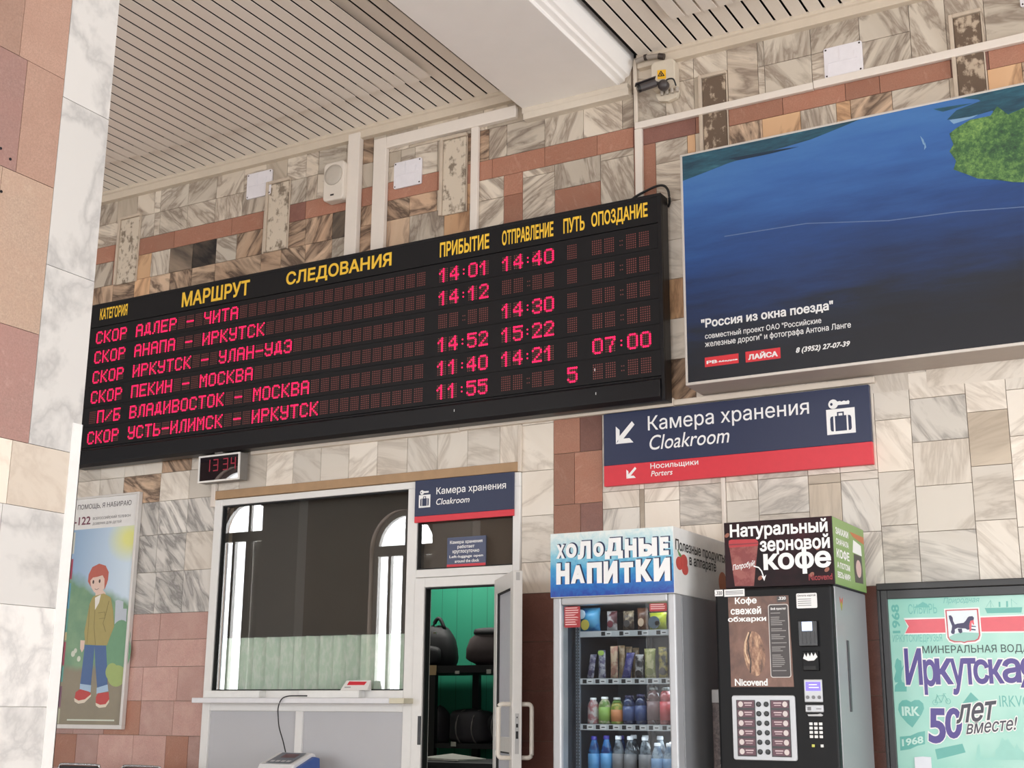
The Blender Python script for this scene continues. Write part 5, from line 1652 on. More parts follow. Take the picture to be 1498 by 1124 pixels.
# lettering
t1 = [(-1.534,1.603),(-1.054,1.626),(-1.591,1.809),(-1.448,1.836),(-1.414,1.856),(-1.237,1.869),(-1.679,1.662),(-1.433,1.686),(-1.678,1.860),(-1.637,1.714)]
writing(pr, 'mineral_water_lettering', [('МИНЕРАЛЬНАЯ ВОДА', t1[0][0], t1[0][0] + (t1[1][0] - t1[0][0]) * 1.07, t1[0][1], (t1[0][1] + t1[1][1]) / 2 + .034)], y3, DG, bold=.006)
writing(pr, 'faint_lettering', [('СИБИРЬ', t1[2][0], t1[3][0], t1[2][1], t1[2][1] + .05), ('Природная', t1[4][0], t1[5][0], t1[4][1] - .005, t1[4][1] + .03, {'shear': .3}), ('ИРКУТСКИЕДРУЗЬЯ', t1[6][0], t1[7][0], t1[6][1], t1[6][1] + .045)], y1 - .0002, DT)
writing(pr, 'faint_year', [('1968', t1[8][0], t1[9][0] , t1[9][1], t1[8][1], {'rot90': True})], y1 - .0002, DT, bold=.03)
# big brand-like lettering read on the sheet, white outline below violet faces
bq = [(-1.629,1.458),(-1.534,1.635),(-1.540,1.468),(-1.068,1.576)]
L1 = [(-1.626,1.455),(-1.538,1.637),(-1.536,1.406),(-1.469,1.581),(-1.478,1.457),(-1.387,1.585),(-1.403,1.406),(-1.329,1.584),(-1.343,1.456),(-1.276,1.585),(-1.293,1.458),(-1.215,1.578),(-1.220,1.460),(-1.145,1.577),(-1.156,1.462),(-1.066,1.581),(-1.077,1.440),(-0.982,1.587)]
letters = [('И', 0, 1), ('р', 2, 3), ('к', 4, 5), ('у', 6, 7), ('т', 8, 9), ('с', 10, 11), ('к', 12, 13), ('а', 14, 15), ('я', 16, 17)]
o1, o2 = MB(), MB()
for li, (c_, a_, b_) in enumerate(letters):
    x0_, x1_, z0_, z1_ = L1[a_][0], L1[b_][0], L1[a_][1], L1[b_][1]
    put_text(o1, c_, x0_ - .006, x1_ + .004, z0_ - .007, z1_ + .007, y3 - 5e-5 * li, bold=.05)
    put_text(o2, c_, x0_, x1_ - .003, z0_, z1_, y4 - 5e-5 * li, bold=.026)
lt = o2.build('violet_lettering', VI, pr)
o1.build('lettering_outline', WH, lt)
# fifty years together
f5 = [(-1.533,1.171),(-1.445,1.341),(-1.447,1.195),(-1.365,1.344),(-1.393,1.266),(-1.194,1.345),(-1.349,1.217),(-1.105,1.300)]
o1, o2 = MB(), MB()
for c_, a_, b_ in (('5', 0, 1), ('0', 2, 3)):
    put_text(o1, c_, f5[a_][0] - .005, f5[b_][0] + .005, f5[a_][1] - .005, f5[b_][1] + .005, y3 - 5e-5 * a_, bold=.06, shear=.08)
    put_text(o2, c_, f5[a_][0], f5[b_][0], f5[a_][1], f5[b_][1], y4 - 5e-5 * a_, bold=.03, shear=.08)
fy = o2.build('fifty_lettering', VI, pr)
o1.build('lettering_outline', WH, fy)
o1, o2 = MB(), MB()
put_text(o1, 'лет', f5[4][0] - .004, f5[5][0] + .004, f5[4][1] - .006, f5[4][1] + .095, y4 - .0003, bold=.07, shear=.3, rise=.025)
put_text(o2, 'лет', f5[4][0], f5[5][0], f5[4][1] - .001, f5[4][1] + .09, y4 - .0008, bold=.02, shear=.3, rise=.025)
put_text(o1, 'вместе!', f5[6][0] - .004, f5[7][0] + .004, f5[6][1] - .006, f5[6][1] + .066, y4 - .0003, bold=.07, shear=.3, rise=.026)
put_text(o2, 'вместе!', f5[6][0], f5[7][0], f5[6][1] - .001, f5[6][1] + .06, y4 - .0008, bold=.01, shear=.3, rise=.026)
yt = o2.build('years_together_lettering', mat('print_charcoal', (52, 50, 66), .3), pr)
o1.build('lettering_outline', WH, yt)
# faint pictograms
pc = [(-1.637,1.383),(-1.609,1.246),(-1.679,1.134),(-1.548,1.228),(-1.490,1.367),(-1.423,1.371),(-1.181,1.349),(-1.065,1.403),(-1.656,1.303),(-1.568,1.349)]
flat(pr, 'faint_heart', [[(-1.607,1.371),(-1.589,1.381),(-1.566,1.381),(-1.548,1.364),(-1.545,1.339),(-1.559,1.311),(-1.584,1.278),(-1.609,1.246),(-1.634,1.268),(-1.663,1.303),(-1.674,1.333),(-1.669,1.361),(-1.651,1.379),(-1.629,1.382)]], y1 - .0002, DT, .0004)
writing(pr, 'heart_lettering', [('IRK', pc[8][0], pc[9][0], pc[8][1], pc[9][1])], y1 - .0010, mat('print_pale_mint', (196, 230, 220), .3), bold=.04)
flat(pr, 'faint_banner', [[(-1.674,1.201),(-1.622,1.206),(-1.583,1.223),(-1.548,1.230),(-1.552,1.167),(-1.588,1.159),(-1.626,1.142),(-1.676,1.133)], [(-1.505,1.143),(-1.371,1.172),(-1.359,1.131),(-1.497,1.094)]], y1 - .0002, DT, .0004)
writing(pr, 'banner_lettering', [('1968', *[(-1.665,1.155)][0][:1], *[(-1.559,1.200)][0][:1], [(-1.665,1.153)][0][1], [(-1.663,1.189)][0][1], {'rise': .018})], y1 - .0010, mat('print_pale_mint', (196, 230, 220), .3), bold=.03)
r1, r2 = [(-1.489,1.369)][0], [(-1.425,1.375)][0]
wheel = []
for c_ in (r1, r2):
    e_ = ell(c_[0], c_[1], .0115, .0125, 16)
    wheel += stroke(e_ + e_[:1], .002)
flat(pr, 'faint_bicycle', wheel + stroke([r1, [(-1.476,1.401)][0], [(-1.443,1.403)][0], [(-1.458,1.370)][0], r1], .0022) + stroke([[(-1.458,1.370)][0], [(-1.478,1.408)][0]], .0022) + stroke([r2, [(-1.445,1.412)][0], [(-1.433,1.412)][0]], .0022), y1 - .0002, DT, .0004)
flat(pr, 'faint_megaphone', [[(-1.313,1.419),(-1.278,1.382),(-1.360,1.355),(-1.357,1.365)], [(-1.339,1.358),(-1.309,1.365),(-1.317,1.352),(-1.328,1.351)]], y1 - .0002, DT, .0004)
writing(pr, 'faint_lettering', [('IRKVODA', pc[6][0], pc[6][0] + (pc[7][0] - pc[6][0]) * 1.9, pc[6][1], pc[7][1])], y1 - .0002, DT)
flat(pr, 'faint_statue', [[(-1.669,1.581),(-1.661,1.590),(-1.655,1.581),(-1.643,1.576),(-1.642,1.538),(-1.627,1.564),(-1.627,1.559),(-1.642,1.524),(-1.649,1.486),(-1.645,1.468),(-1.681,1.468),(-1.685,1.486),(-1.673,1.524),(-1.678,1.548)], [(-1.686,1.422),(-1.682,1.453),(-1.664,1.469),(-1.640,1.469),(-1.624,1.453),(-1.626,1.423)]], y1 - .0002, DT, .0004)
flat(pr, 'faint_steamship', [[(-1.215,1.828),(-1.038,1.827),(-1.044,1.801),(-1.206,1.802)], [(-1.147,1.857),(-1.139,1.856),(-1.140,1.831),(-1.148,1.831)], [(-1.111,1.859),(-1.103,1.859),(-1.104,1.830),(-1.113,1.829)]] + stroke([(-1.185,1.867),(-1.186,1.830)], .002) + stroke([(-1.086,1.869),(-1.087,1.829)], .002) + stroke([(-1.208,1.833),(-1.185,1.865),(-1.172,1.832)], .001) + stroke([(-1.086,1.866),(-1.061,1.842)], .001), y1 - .0002, DT, .0004)
flat(pr, 'faint_mountain', [[(-1.567,1.841),(-1.541,1.853),(-1.516,1.869),(-1.498,1.859),(-1.480,1.840)]], y1 - .0002, DT, .0004)
flat(pr, 'faint_skyline', [[(-1.316,1.096),(-1.299,1.168),(-1.290,1.171),(-1.290,1.119),(-1.273,1.106),(-1.224,1.112),(-1.216,1.147),(-1.200,1.161),(-1.191,1.188),(-1.181,1.206),(-1.169,1.188),(-1.155,1.202),(-1.148,1.184),(-1.128,1.153),(-1.117,1.180),(-1.107,1.154),(-1.087,1.137),(-1.090,1.101)]], y1 - .0002, mat('print_teal_very_faint', (150, 208, 196), .3), .0004)
bt = [(-1.608,1.103),(-1.526,1.105),(-1.530,1.053),(-1.609,1.051)]
flat(pr, 'printed_bottle', [[bt[0], ((bt[0][0] + bt[1][0]) / 2, bt[0][1] + .004), bt[1], (bt[1][0], bt[1][1] - .12), (bt[0][0], bt[0][1] - .12)]], y4 - .001, mat('print_cap_white', (226, 230, 238), .3), .0005)

# ------------------------------------------------------------------ drinks and snacks machine
GSIL = mat('light_grey_steel', (186, 188, 192), .35, .25, var=.03)
GDRK = mat('mid_grey_steel', (142, 144, 148), .4, .2, var=.05, scale=4)
FX0, FX1, FY = -3.241, -2.552, -.85
vm = root('snack_vending_machine', 'grey glass fronted vending machine of snacks and drinks under the blue icy header', 'vending machine', (-2.9, -.45, 0))
m_ = MB()
m_.box(FX0, FX0 + .03, FY + .09, -.10, .02, 1.888)
m_.box(FX1 - .03, FX1, FY + .09, -.10, .02, 1.888)
m_.box(FX0 + .03, FX1 - .03, FY + .09, -.10, 1.86, 1.888)
m_.box(FX0 + .03, FX1 - .03, FY + .09, -.10, .02, .12)
m_.box(FX0 + .03, FX1 - .03, -.13, -.10, .12, 1.86)
m_.build('cabinet', GDRK, vm, bevel=.004)
m_ = MB()
m_.box(FX0, FX0 + .048, FY, FY + .085, .02, 1.888)
m_.box(FX1 - .042, FX1, FY, FY + .085, .02, 1.888)
m_.box(FX0 + .048, FX1 - .042, FY, FY + .085, 1.850, 1.888)
m_.box(FX0 + .048, FX1 - .042, FY, FY + .085, .02, .55)
m_.build('glass_door', GSIL, vm, bevel=.008)
m_ = MB()
m_.box(FX0 + .044, FX1 - .038, FY + .02, FY + .026, .545, 1.855)
m_.build('door_glass', glass('machine_glass', (236, 240, 242), .05), vm)
INT = mat('dark_machine_lining', (74, 80, 90), .4, .1)
m_ = MB()
m_.box(FX0 + .031, FX0 + .036, FY + .09, -.131, .12, 1.858)
m_.box(FX1 - .036, FX1 - .031, FY + .09, -.131, .12, 1.858)
m_.box(FX0 + .036, FX1 - .036, -.136, -.131, .12, 1.858)
m_.build('lining', INT, vm)
m_ = MB()
for x in (FX0 + .062, FX0 + .076):
    m_.box(x, x + .009, FY + .14, FY + .155, .55, 1.80)
m_.build('perforated_rail', mat('perforated_steel', (150, 156, 166), .35, .6), vm)
m_ = MB()
for x in (FX0 + .0645, FX0 + .0785):
    z = .56
    while z < 1.79:
        m_.box(x, x + .004, FY + .1385, FY + .1402, z, z + .008)
        z += .016
m_.build('rail_slots', GASKET, vm)
m_ = MB()
for x in (-3.02, -2.99, -2.86, -2.83):
    m_.box(x, x + .01, -.16, -.14, .6, 1.84)
m_.build('back_channel', mat('dull_channel', (104, 110, 120), .4, .4), vm)
SHL = mat('shelf_front_strip', (206, 210, 214), .35)
TAGW = mat('price_tag_white', (238, 238, 238), .5)
TAGK = mat('price_tag_black', (36, 36, 40), .5)
SHZ = [1.722, 1.480, 1.250, .972]
for i, z in enumerate(SHZ):
    m_ = MB(); m_.box(FX0 + .095, FX1 - .045, FY + .155, -.15, z - .008, z - .002)
    sh_ = m_.build('shelf', mat('wire_shelf', (120, 126, 134), .4, .4), vm)
    m_ = MB(); m_.box(FX0 + .085, FX1 - .045, FY + .145, FY + .154, z - .030, z)
    m_.build('price_strip', SHL, sh_)
    a, b = MB(), MB()
    n_ = 5 if i == 0 else 7
    for k in range(n_):
        x = FX0 + .10 + k * (.52 / n_) + (.11 if i == 0 else 0)
        if x + .07 > FX1 - .05:
            continue
        a.box(x + .026, x + .058, FY + .1435, FY + .1452, z - .025, z - .005)
        b.box(x, x + .022, FY + .1435, FY + .1452, z - .025, z - .005)
        b.box(x + .032, x + .052, FY + .1428, FY + .1436, z - .018, z - .013)
    a.build('price_tag', TAGW, sh_)
    b.build('slot_number', TAGK, sh_)
for bx, lab in (((-3.1829,-3.0909,1.7351,1.8430), 'l'), ((-2.6995,-2.6051,1.8037,1.8438), 'r')):
    q = flat(vm, 'red_sticker', [rrect(bx[0], bx[1], bx[2], bx[3], .006)], FY + .0195, mat('sticker_red', (168, 58, 62), .4), .001)
    ls = []
    rows_ = 8 if lab == 'l' else 3
    hh_ = (bx[3] - bx[2]) / (rows_ + 1)
    rr = random.Random(5)
    for k in range(rows_):
        z = bx[3] - hh_ * (k + .9)
        ls.append([(bx[0] + .006, z), (bx[0] + .006 + (bx[1] - bx[0] - .012) * rr.uniform(.6, 1), z), (bx[0] + .006 + (bx[1] - bx[0] - .012) * rr.uniform(.6, 1), z + hh_ * .45), (bx[0] + .006, z + hh_ * .45)])
    flat(q, 'printed_lines', ls, FY + .0182, mat('sticker_pink', (226, 186, 186), .4), .0004)
for z in (1.845, 1.44, 1.21):
    area_light('machine_lamp_or_fill', (-2.66, -.42, z), (0, 0, 0), .10, .5, 1.6, (.86, .94, 1.0))
for z in (1.845, 1.685, 1.445, 1.215):
    area_light('machine_lamp_or_fill', (-2.88, FY + .13, z), (math.radians(24), 0, 0), .5, .012, .3, (.9, .96, 1.0))  # front strips are fill added to brighten the goods

# header box with the icy lettering
fh = root('drinks_header_box', 'white advertising header box with blue icy front on top of the grey vending machine', 'header box', (-2.9, -.45, 1.889))
m_ = MB(); m_.box(-3.257, -2.556, -.846, -.09, 1.8895, 2.227); m_.build('header_case', mat('white_header_vinyl', (226, 226, 224), .4), fh, bevel=.003)
ICE = NT('blue_ice_print')
ip = ICE.pos()
iz = ICE.math('DIVIDE', ICE.math('SUBTRACT', ICE.n('ShaderNodeSeparateXYZ', {0: ip}).outputs[2], 1.89), .337)
iw = ICE.noise(ip, 22, 6, .7, 1.2)
ig = ICE.math('ADD', iz, ICE.math('MULTIPLY', ICE.math('SUBTRACT', iw, .5), .55))
ICE.bsdf(ICE.ramp(ig, [(.0, (40, 70, 160)), (.2, (34, 112, 190)), (.4, (62, 156, 206)), (.65, (140, 200, 220)), (.85, (196, 222, 228)), (1.0, (226, 236, 236))]), .35)
m_ = MB(); m_.box(-3.255, -2.558, -.8495, -.8455, 1.893, 2.225); ice = m_.build('icy_front', ICE.m, fh)
h1 = [(-3.221,2.091),(-2.584,2.074),(-3.221,1.939),(-2.583,1.933),(-3.221,2.175),(-2.582,2.174),(-3.221,2.061),(-2.580,2.056)]
o1, o2 = MB(), MB()
SHK = mat('print_ink_blue', (26, 44, 84), .4)
IW = mat('icy_white_print', (240, 242, 244), .4, var=.02)
W1 = [('Х', 78, 150, 195, 325), ('О', 158, 248, 185, 318), ('Л', 258, 365, 165, 330), ('О', 385, 470, 180, 310), ('Д', 480, 625, 140, 330), ('Н', 640, 735, 150, 320), ('Ы', 750, 895, 145, 310), ('Е', 915, 985, 140, 302)]
W2 = [('Н', 78, 188, 365, 560), ('А', 200, 315, 385, 550), ('П', 332, 455, 360, 550), ('И', 468, 580, 350, 550), ('Т', 600, 705, 360, 545), ('К', 725, 850, 335, 535), ('И', 865, 992, 325, 530)]
def zhp(x, y):
    # front-plane coordinates of the header artwork
    return (-3.222 + (x - 75) / 910.0 * .642, 2.170 - ((y + (x - 75) * .0515) - 190) / 205.0 * .117)
for c_, xa, xb, za, zb in W1 + W2:
    xm = (xa + xb) / 2
    p0, p1 = zhp(xa, zb), zhp(xb, za)
    z0_, z1_ = zhp(xm, zb)[1], zhp(xm, za)[1]
    put_text(o1, c_, p0[0] + .005, p1[0] + .009, z0_ + .001, z1_ + .005, -.8502, bold=.09)
    put_text(o2, c_, p0[0], p1[0], z0_, z1_, -.8512, bold=.075)
il = o2.build('icy_lettering', IW, ice)
o1.build('lettering_shadow_print', SHK, il)
# right side of the header
HPX = -2.5555
INK = mat('print_black', (44, 44, 46), .4)
def side_text(parent, name, s, u0, u1, z0, z1, x, m, **kw):
    mb = MB()
    put_text(mb, s, u0, u1, z0, z1, 0, xplane=x, **kw)
    return mb.build(name, m, parent)
words(fh, 'side_lettering', 'Полезные продукты', -.822, -.12, 2.095, 2.166, 0, INK, bold=.02, xplane=HPX + .0008)
words(fh, 'side_lettering', 'в аппарате', -.64, -.26, 2.035, 2.092, 0, INK, bold=.02, xplane=HPX + .0008)
def side_flat(parent, name, polys, x, m, t=.0006):
    mb = MB()
    for p in polys:
        mb.prism_x(list(p), x, x + t + 5e-5 * len(mb.f))
    return mb.build(name, m, parent)
side_flat(fh, 'drawn_berries', [ell(-.775, 2.045, .045, .034), ell(-.715, 2.06, .045, .036), ell(-.705, 2.022, .04, .030)], HPX + .0003, mat('print_cherry', (190, 82, 76), .4))
side_flat(fh, 'drawn_leaf', [[(-.80, 2.115), (-.76, 2.095), (-.72, 2.075), (-.74, 2.07), (-.78, 2.085)]], HPX + .0003, mat('print_leaf', (96, 146, 92), .4))
side_flat(fh, 'drawn_peach', [ell(-.165, 2.00, .06, .058)], HPX + .0003, mat('print_peach', (196, 118, 84), .4))

# goods behind the glass
def colmix(name, c1, c2, scale=30, rough=.35, axis=None):
    if name in _M:
        return _M[name]
    k = NT(name)
    n = k.noise(k.pos(), scale, 4, .65)
    k.bsdf(k.mix(k.ramp(n, [(.45, (0, 0, 0, 1)), (.55, (1, 1, 1, 1))]), RGB(tuple(c * .84 for c in c1)), RGB(tuple(c * .84 for c in c2))), rough)
    _M[name] = k.m
    return k.m
def packet(name, label, cat, group, x0, x1, z0, z1, yc, th, m_body, m_mark=None, lean=0.0, mark=None, seal=.014):
    """pillow-shaped foil packet with crimped ends"""
    r_ = root(name, label, cat, ((x0 + x1) / 2, yc, z0), group)
    W_, H_ = x1 - x0, z1 - z0
    nx, nz = 9, 11
    mb = MB()
    vs = []
    rr = random.Random(label)
    for side in (-1, 1):
        for j in range(nz + 1):
            b = j / nz
            for i in range(nx + 1):
                a = i / nx
                bulge = (math.sin(PI * a) ** .55) * (math.sin(PI * min(1, max(0, (b - .06) / .88))) ** .5)
                pinch = 1 - .07 * math.sin(PI * b)
                xx = x0 + W_ * (.5 + (a - .5) * pinch) + lean * b
                vs.append((xx + rr.uniform(-.001, .001), yc + side * (th / 2 * bulge + .0006) + rr.uniform(-.0012, .0012), z0 + H_ * b))
    n1 = (nx + 1) * (nz + 1)
    fs = []
    for j in range(nz):
        for i in range(nx):
            a = j * (nx + 1) + i
            fs.append((a, a + 1, a + nx + 2, a + nx + 1))
            a += n1
            fs.append((a, a + nx + 1, a + nx + 2, a + 1))
    for j in range(nz):
        a = j * (nx + 1)
        fs.append((a, a + nx + 1, a + n1 + nx + 1, a + n1))
        a += nx
        fs.append((a, a + n1, a + n1 + nx + 1, a + nx + 1))
    for i in range(nx):
        a = i
        fs.append((a, a + n1, a + n1 + 1, a + 1))
        a += nz * (nx + 1)
        fs.append((a, a + 1, a + n1 + 1, a + n1))
    mb.idx(vs, fs)
    mb.build('wrapper', m_body, r_, smooth=True)
    if m_mark:
        for q in (mark or [(.5, .35, .28, .18)]):
            cx_, cz_, rx, rz = q[:4]
            mm = q[4] if len(q) > 4 else m_mark
            g = MB()
            yy = yc - th / 2 - .0022
            g.prism_y(ell(x0 + W_ * cx_ + lean * cz_, z0 + H_ * cz_, W_ * rx, H_ * rz, 18), yy, yy + .003)
            g.build('printed_emblem', mm, r_)
    return r_
def bottle(name, label, group, x, z0, h, r, yc, m_body, m_cap, m_label=None, lab=(.18, .55), sq=1.0, capr=.42, shoulder=.72):
    b_ = root(name, label, 'bottle', (x, yc, z0), group)
    cr_ = r * capr
    mb = MB()
    mb.lathe((x, yc, z0), [(r * .86, 0), (r * .98, h * .02), (r, h * .06), (r * .985, h * .3), (r, h * .5), (r * .97, h * shoulder * .92), (r * .8, h * (shoulder + .06)), (cr_ * 1.1, h * .885), (cr_ * .95, h * .93)], 20)
    mb.build('bottle_body', m_body, b_, smooth=True)
    mb = MB()
    mb.lathe((x, yc, z0), [(cr_ * 1.12, h * .915), (cr_ * 1.15, h * .93), (cr_ * 1.12, h * .985), (cr_ * .95, h)], 18)
    mb.build('cap', m_cap, b_, smooth=False)
    if m_label:
        mb = MB()
        mb.lathe((x, yc, z0), [(r * 1.012, h * lab[0]), (r * 1.012, h * lab[1])], 20)
        mb.build('label', m_label, b_, smooth=True)
    return b_
GY_ = FY + .20
S1 = (-3.1829,-3.0616,1.7270,1.8475); S2 = (-3.0236,-2.9636,1.7269,1.8270); S3 = (-2.9306,-2.8669,1.7246,1.8264); S4 = (-2.8481,-2.7880,1.7292,1.8392); S5 = (-2.7790,-2.6842,1.7289,1.8218)
G1, G2, G3, G4 = 'snack bags on the top machine shelf', 'snack bars on the second machine shelf', 'bottles on the third machine shelf', 'bottles on the lowest visible machine shelf'
zt = SHZ[0]
YEL = mat('print_yellow', (226, 206, 96), .4)
packet('snack_bag', 'bright blue crisp bag with a yellow disc on the top machine shelf', 'snack bag', G1, S1[0], S1[1], zt, S1[3], GY_, .075, colmix('blue_foil', (40, 130, 206), (96, 180, 228), 14), YEL, mark=[(.40, .28, .20, .22), (.22, .72, .2, .2, mat('print_pale_blue_foil', (206, 222, 236), .4))])
packet('snack_bag', 'small maroon and white bag next to the bright blue crisp bag', 'snack bag', G1, S2[0], S2[1], zt, S2[3], GY_, .05, colmix('maroon_white_foil', (112, 62, 66), (214, 206, 204), 16), mat('print_maroon', (110, 50, 60), .4))
packet('snack_bag', 'brown and white torn looking bag in the middle of the top machine shelf', 'snack bag', G1, S3[0], S3[1], zt, S3[3], GY_, .05, colmix('brown_white_foil', (96, 78, 68), (206, 184, 152), 16), mat('print_charcoal_bag', (70, 66, 66), .4))
packet('snack_bag', 'brown bag with a pale disc between the torn looking bag and the lime yellow bag', 'snack bag', G1, S4[0], S4[1], zt, S4[3], GY_, .05, colmix('brown_foil', (112, 74, 58), (146, 104, 82), 20), mat('print_tan', (206, 178, 152), .4))
packet('snack_bag', 'lime yellow crisp bag with a dark disc on the top machine shelf', 'snack bag', G1, S5[0], S5[1], zt, S5[3] - .01, GY_, .07, colmix('lime_foil', (222, 226, 40), (196, 206, 46), 14), mat('print_slate', (56, 78, 92), .4), mark=[(.42, .42, .33, .36), (.62, .36, .16, .14, mat('print_slate_light', (150, 160, 120), .4))])
BARS = [(355, 430, 710, 'violet_bar', (92, 86, 124), (198, 192, 206), 'narrow grey violet bar beside the violet and white bar with lime top', .02),
        (490, 575, 660, 'lime_violet_bar', (96, 92, 132), (206, 204, 214), 'violet and white bar with a lime green top on the second machine shelf', .0),
        (635, 718, 612, 'tan_bar', (196, 142, 122), (224, 196, 164), 'tall tan and pink bar on the second machine shelf', .0),
        (765, 860, 690, 'blue_bar', (66, 66, 140), (128, 124, 176), 'dark blue leaning bar on the second machine shelf', .03),
        (918, 1015, 710, 'black_bar', (58, 52, 54), (206, 202, 200), 'black and white bar beside the leaning blue bar', .006),
        (1040, 1165, 640, 'olive_bar', (146, 150, 78), (206, 198, 142), 'olive and yellow bar next to the black and white bar', .0),
        (1205, 1308, 620, 'dark_yellow_bar', (70, 64, 58), (186, 168, 92), 'dark brown and yellow bar next to the olive and yellow bar', .0)]
pb_ = [(-3.143,1.484),(-3.105,1.605),(-3.076,1.484),(-3.033,1.626),(-3.006,1.483),(-2.963,1.646),(-2.943,1.483),(-2.895,1.611),(-2.869,1.482),(-2.821,1.601),(-2.812,1.482),(-2.750,1.630),(-2.734,1.481),(-2.683,1.637)]
for i, b_ in enumerate(BARS):
    x0, x1, z1 = pb_[2 * i][0], pb_[2 * i + 1][0], pb_[2 * i + 1][1]
    packet('snack_bar', b_[6], 'snack bar', G2, x0, x1, SHZ[1], z1, GY_, .022, colmix(b_[3] + '_foil', b_[4], b_[5], 26), mat(b_[3] + '_emblem', tuple(int(c * .75) for c in b_[4]), .4) if i != 1 else mat('lime_print', (150, 176, 84), .4), lean=b_[7], mark=[(.5, .9, .42, .09)] if i == 1 else [(.5, .22, .34, .12)])
for k in range(3):
    packet('snack_bar', ('beige bar directly behind the tall tan and pink bar', 'second beige bar behind the tall tan and pink bar', 'third beige bar behind the tall tan and pink bar')[k], 'snack bar', G2, pb_[4][0] + .018 * (k + 1) + .006, pb_[5][0] + .018 * (k + 1), SHZ[1], pb_[5][1] + .005 - .004 * k, GY_ + .05 * (k + 1), .022, colmix('beige_foil', (186, 152, 116), (218, 192, 160), 26))
BT_ = [(-3.138,1.253),(-3.077,1.383),(-3.074,1.254),(-3.008,1.388),(-3.003,1.254),(-2.937,1.367),(-2.936,1.255),(-2.868,1.395),(-2.868,1.256),(-2.804,1.401),(-2.801,1.256),(-2.733,1.436),(-2.730,1.257),(-2.670,1.434)]
PINKW = colmix('pink_white_bottle', (224, 214, 212), (196, 128, 132), 40)
specs3 = [('pink and white drink bottle beside the green and cream bottle on the third machine shelf', PINKW, WHITEP, None), ('green and cream drink bottle between the pink bottle and the lime carton', colmix('green_bottle', (126, 160, 84), (214, 212, 178), 30), WHITEP, mat('label_green', (150, 186, 96), .4)),
          ('lime carton shaped bottle with an orange fruit print on the third machine shelf', colmix('lime_carton', (132, 166, 66), (206, 190, 100), 28), mat('cap_green', (96, 130, 60), .4), mat('label_orange', (206, 136, 92), .4)),
          ('dark blue plastic bottle beside the lime carton on the third machine shelf', colmix('navy_bottle', (30, 38, 68), (70, 82, 120), 30, .2), mat('cap_navy', (50, 48, 78), .4), mat('label_navy', (74, 88, 132), .3)),
          ('dark blue plastic bottle beside the cola coloured bottle on the third machine shelf', colmix('navy_bottle', (30, 38, 68), (70, 82, 120), 30, .2), mat('cap_navy', (50, 48, 78), .4), mat('label_navy', (74, 88, 132), .3)),
          ('tall cola coloured bottle with white specks on the third machine shelf', colmix('cola_bottle', (52, 24, 28), (96, 66, 68), 34, .2), mat('cap_black', (40, 44, 42), .4), mat('label_cola', (110, 84, 86), .3)),
          ('tall red bottle beside the cola coloured bottle on the third machine shelf', colmix('red_bottle', (128, 26, 38), (176, 84, 88), 34, .2), mat('cap_black', (40, 44, 42), .4), mat('label_red', (196, 60, 70), .3))]
for i, s_ in enumerate(specs3):
    x0, x1, z1 = BT_[2 * i][0], BT_[2 * i + 1][0], BT_[2 * i + 1][1]
    r = min((x1 - x0) / 2, .042)
    bottle('drink_bottle', s_[0], G3, min((x0 + x1) / 2, FX1 - .085), SHZ[2], z1 - SHZ[2], r, GY_, s_[1], s_[2], s_[3], lab=(.12, .62), capr=.5 if i < 2 else .6, shoulder=.74 if i < 2 else .8)
for k in range(2):
    bottle('drink_bottle', ('green bottle with white cap directly behind the green and cream bottle', 'rearmost green bottle with white cap behind the green and cream bottle')[k], G3, (BT_[2][0] + BT_[3][0]) / 2 + .03 * (k + 1), SHZ[2], BT_[3][1] - SHZ[2] - .002, .034, GY_ + .085 * (k + 1), colmix('green_bottle', (126, 160, 84), (214, 212, 178), 30), WHITEP, None, capr=.5)
bottle('drink_bottle', 'cola coloured bottle behind the tall cola coloured bottle', G3, (BT_[10][0] + BT_[11][0]) / 2 + .035, SHZ[2], BT_[11][1] - SHZ[2] + .004, .036, GY_ + .09, colmix('cola_bottle', (52, 24, 28), (96, 66, 68), 34, .2), mat('cap_black', (40, 44, 42), .4), None, capr=.6, shoulder=.8)
B4 = [(-3.139,1.029),(-3.069,1.189),(-3.066,1.031),(-2.999,1.193),(-2.999,1.032),(-2.933,1.193),(-2.933,1.034),(-2.866,1.192),(-2.856,1.036),(-2.780,1.190),(-2.785,1.038),(-2.715,1.161),(-2.717,1.040),(-2.652,1.161)]
BLUEB = colmix('blue_water_bottle', (24, 62, 128), (60, 126, 190), 16, .12)
CLR = colmix('clear_water_bottle', (52, 60, 70), (132, 142, 152), 22, .1)
PAL = colmix('pale_water_bottle', (96, 120, 146), (176, 194, 208), 18, .12)
VCAP = mat('cap_violet', (58, 50, 140), .35)
WCAP = mat('cap_white', (222, 224, 228), .35)
specs4 = [('blue water bottle with violet cap farthest from the clear bottles on the lowest shelf', BLUEB, VCAP, mat('label_sky', (96, 160, 214), .3)), ('blue water bottle with violet cap standing next to the first clear bottle', BLUEB, VCAP, mat('label_sky', (96, 160, 214), .3)),
          ('clear bottle with white cap next to the blue water bottles', CLR, WCAP, mat('label_silver', (130, 130, 134), .3)), ('clear bottle with white cap in the middle of the lowest visible machine shelf', CLR, WCAP, mat('label_silver', (130, 130, 134), .3)),
          ('clear bottle with white cap next to the short pale bottles', CLR, WCAP, mat('label_silver', (130, 130, 134), .3)), ('short pale blue bottle with white cap next to the last clear bottle', PAL, WCAP, mat('label_ice', (110, 150, 190), .3)), ('short pale blue bottle with white cap at the end of the lowest shelf', PAL, WCAP, mat('label_ice', (110, 150, 190), .3))]
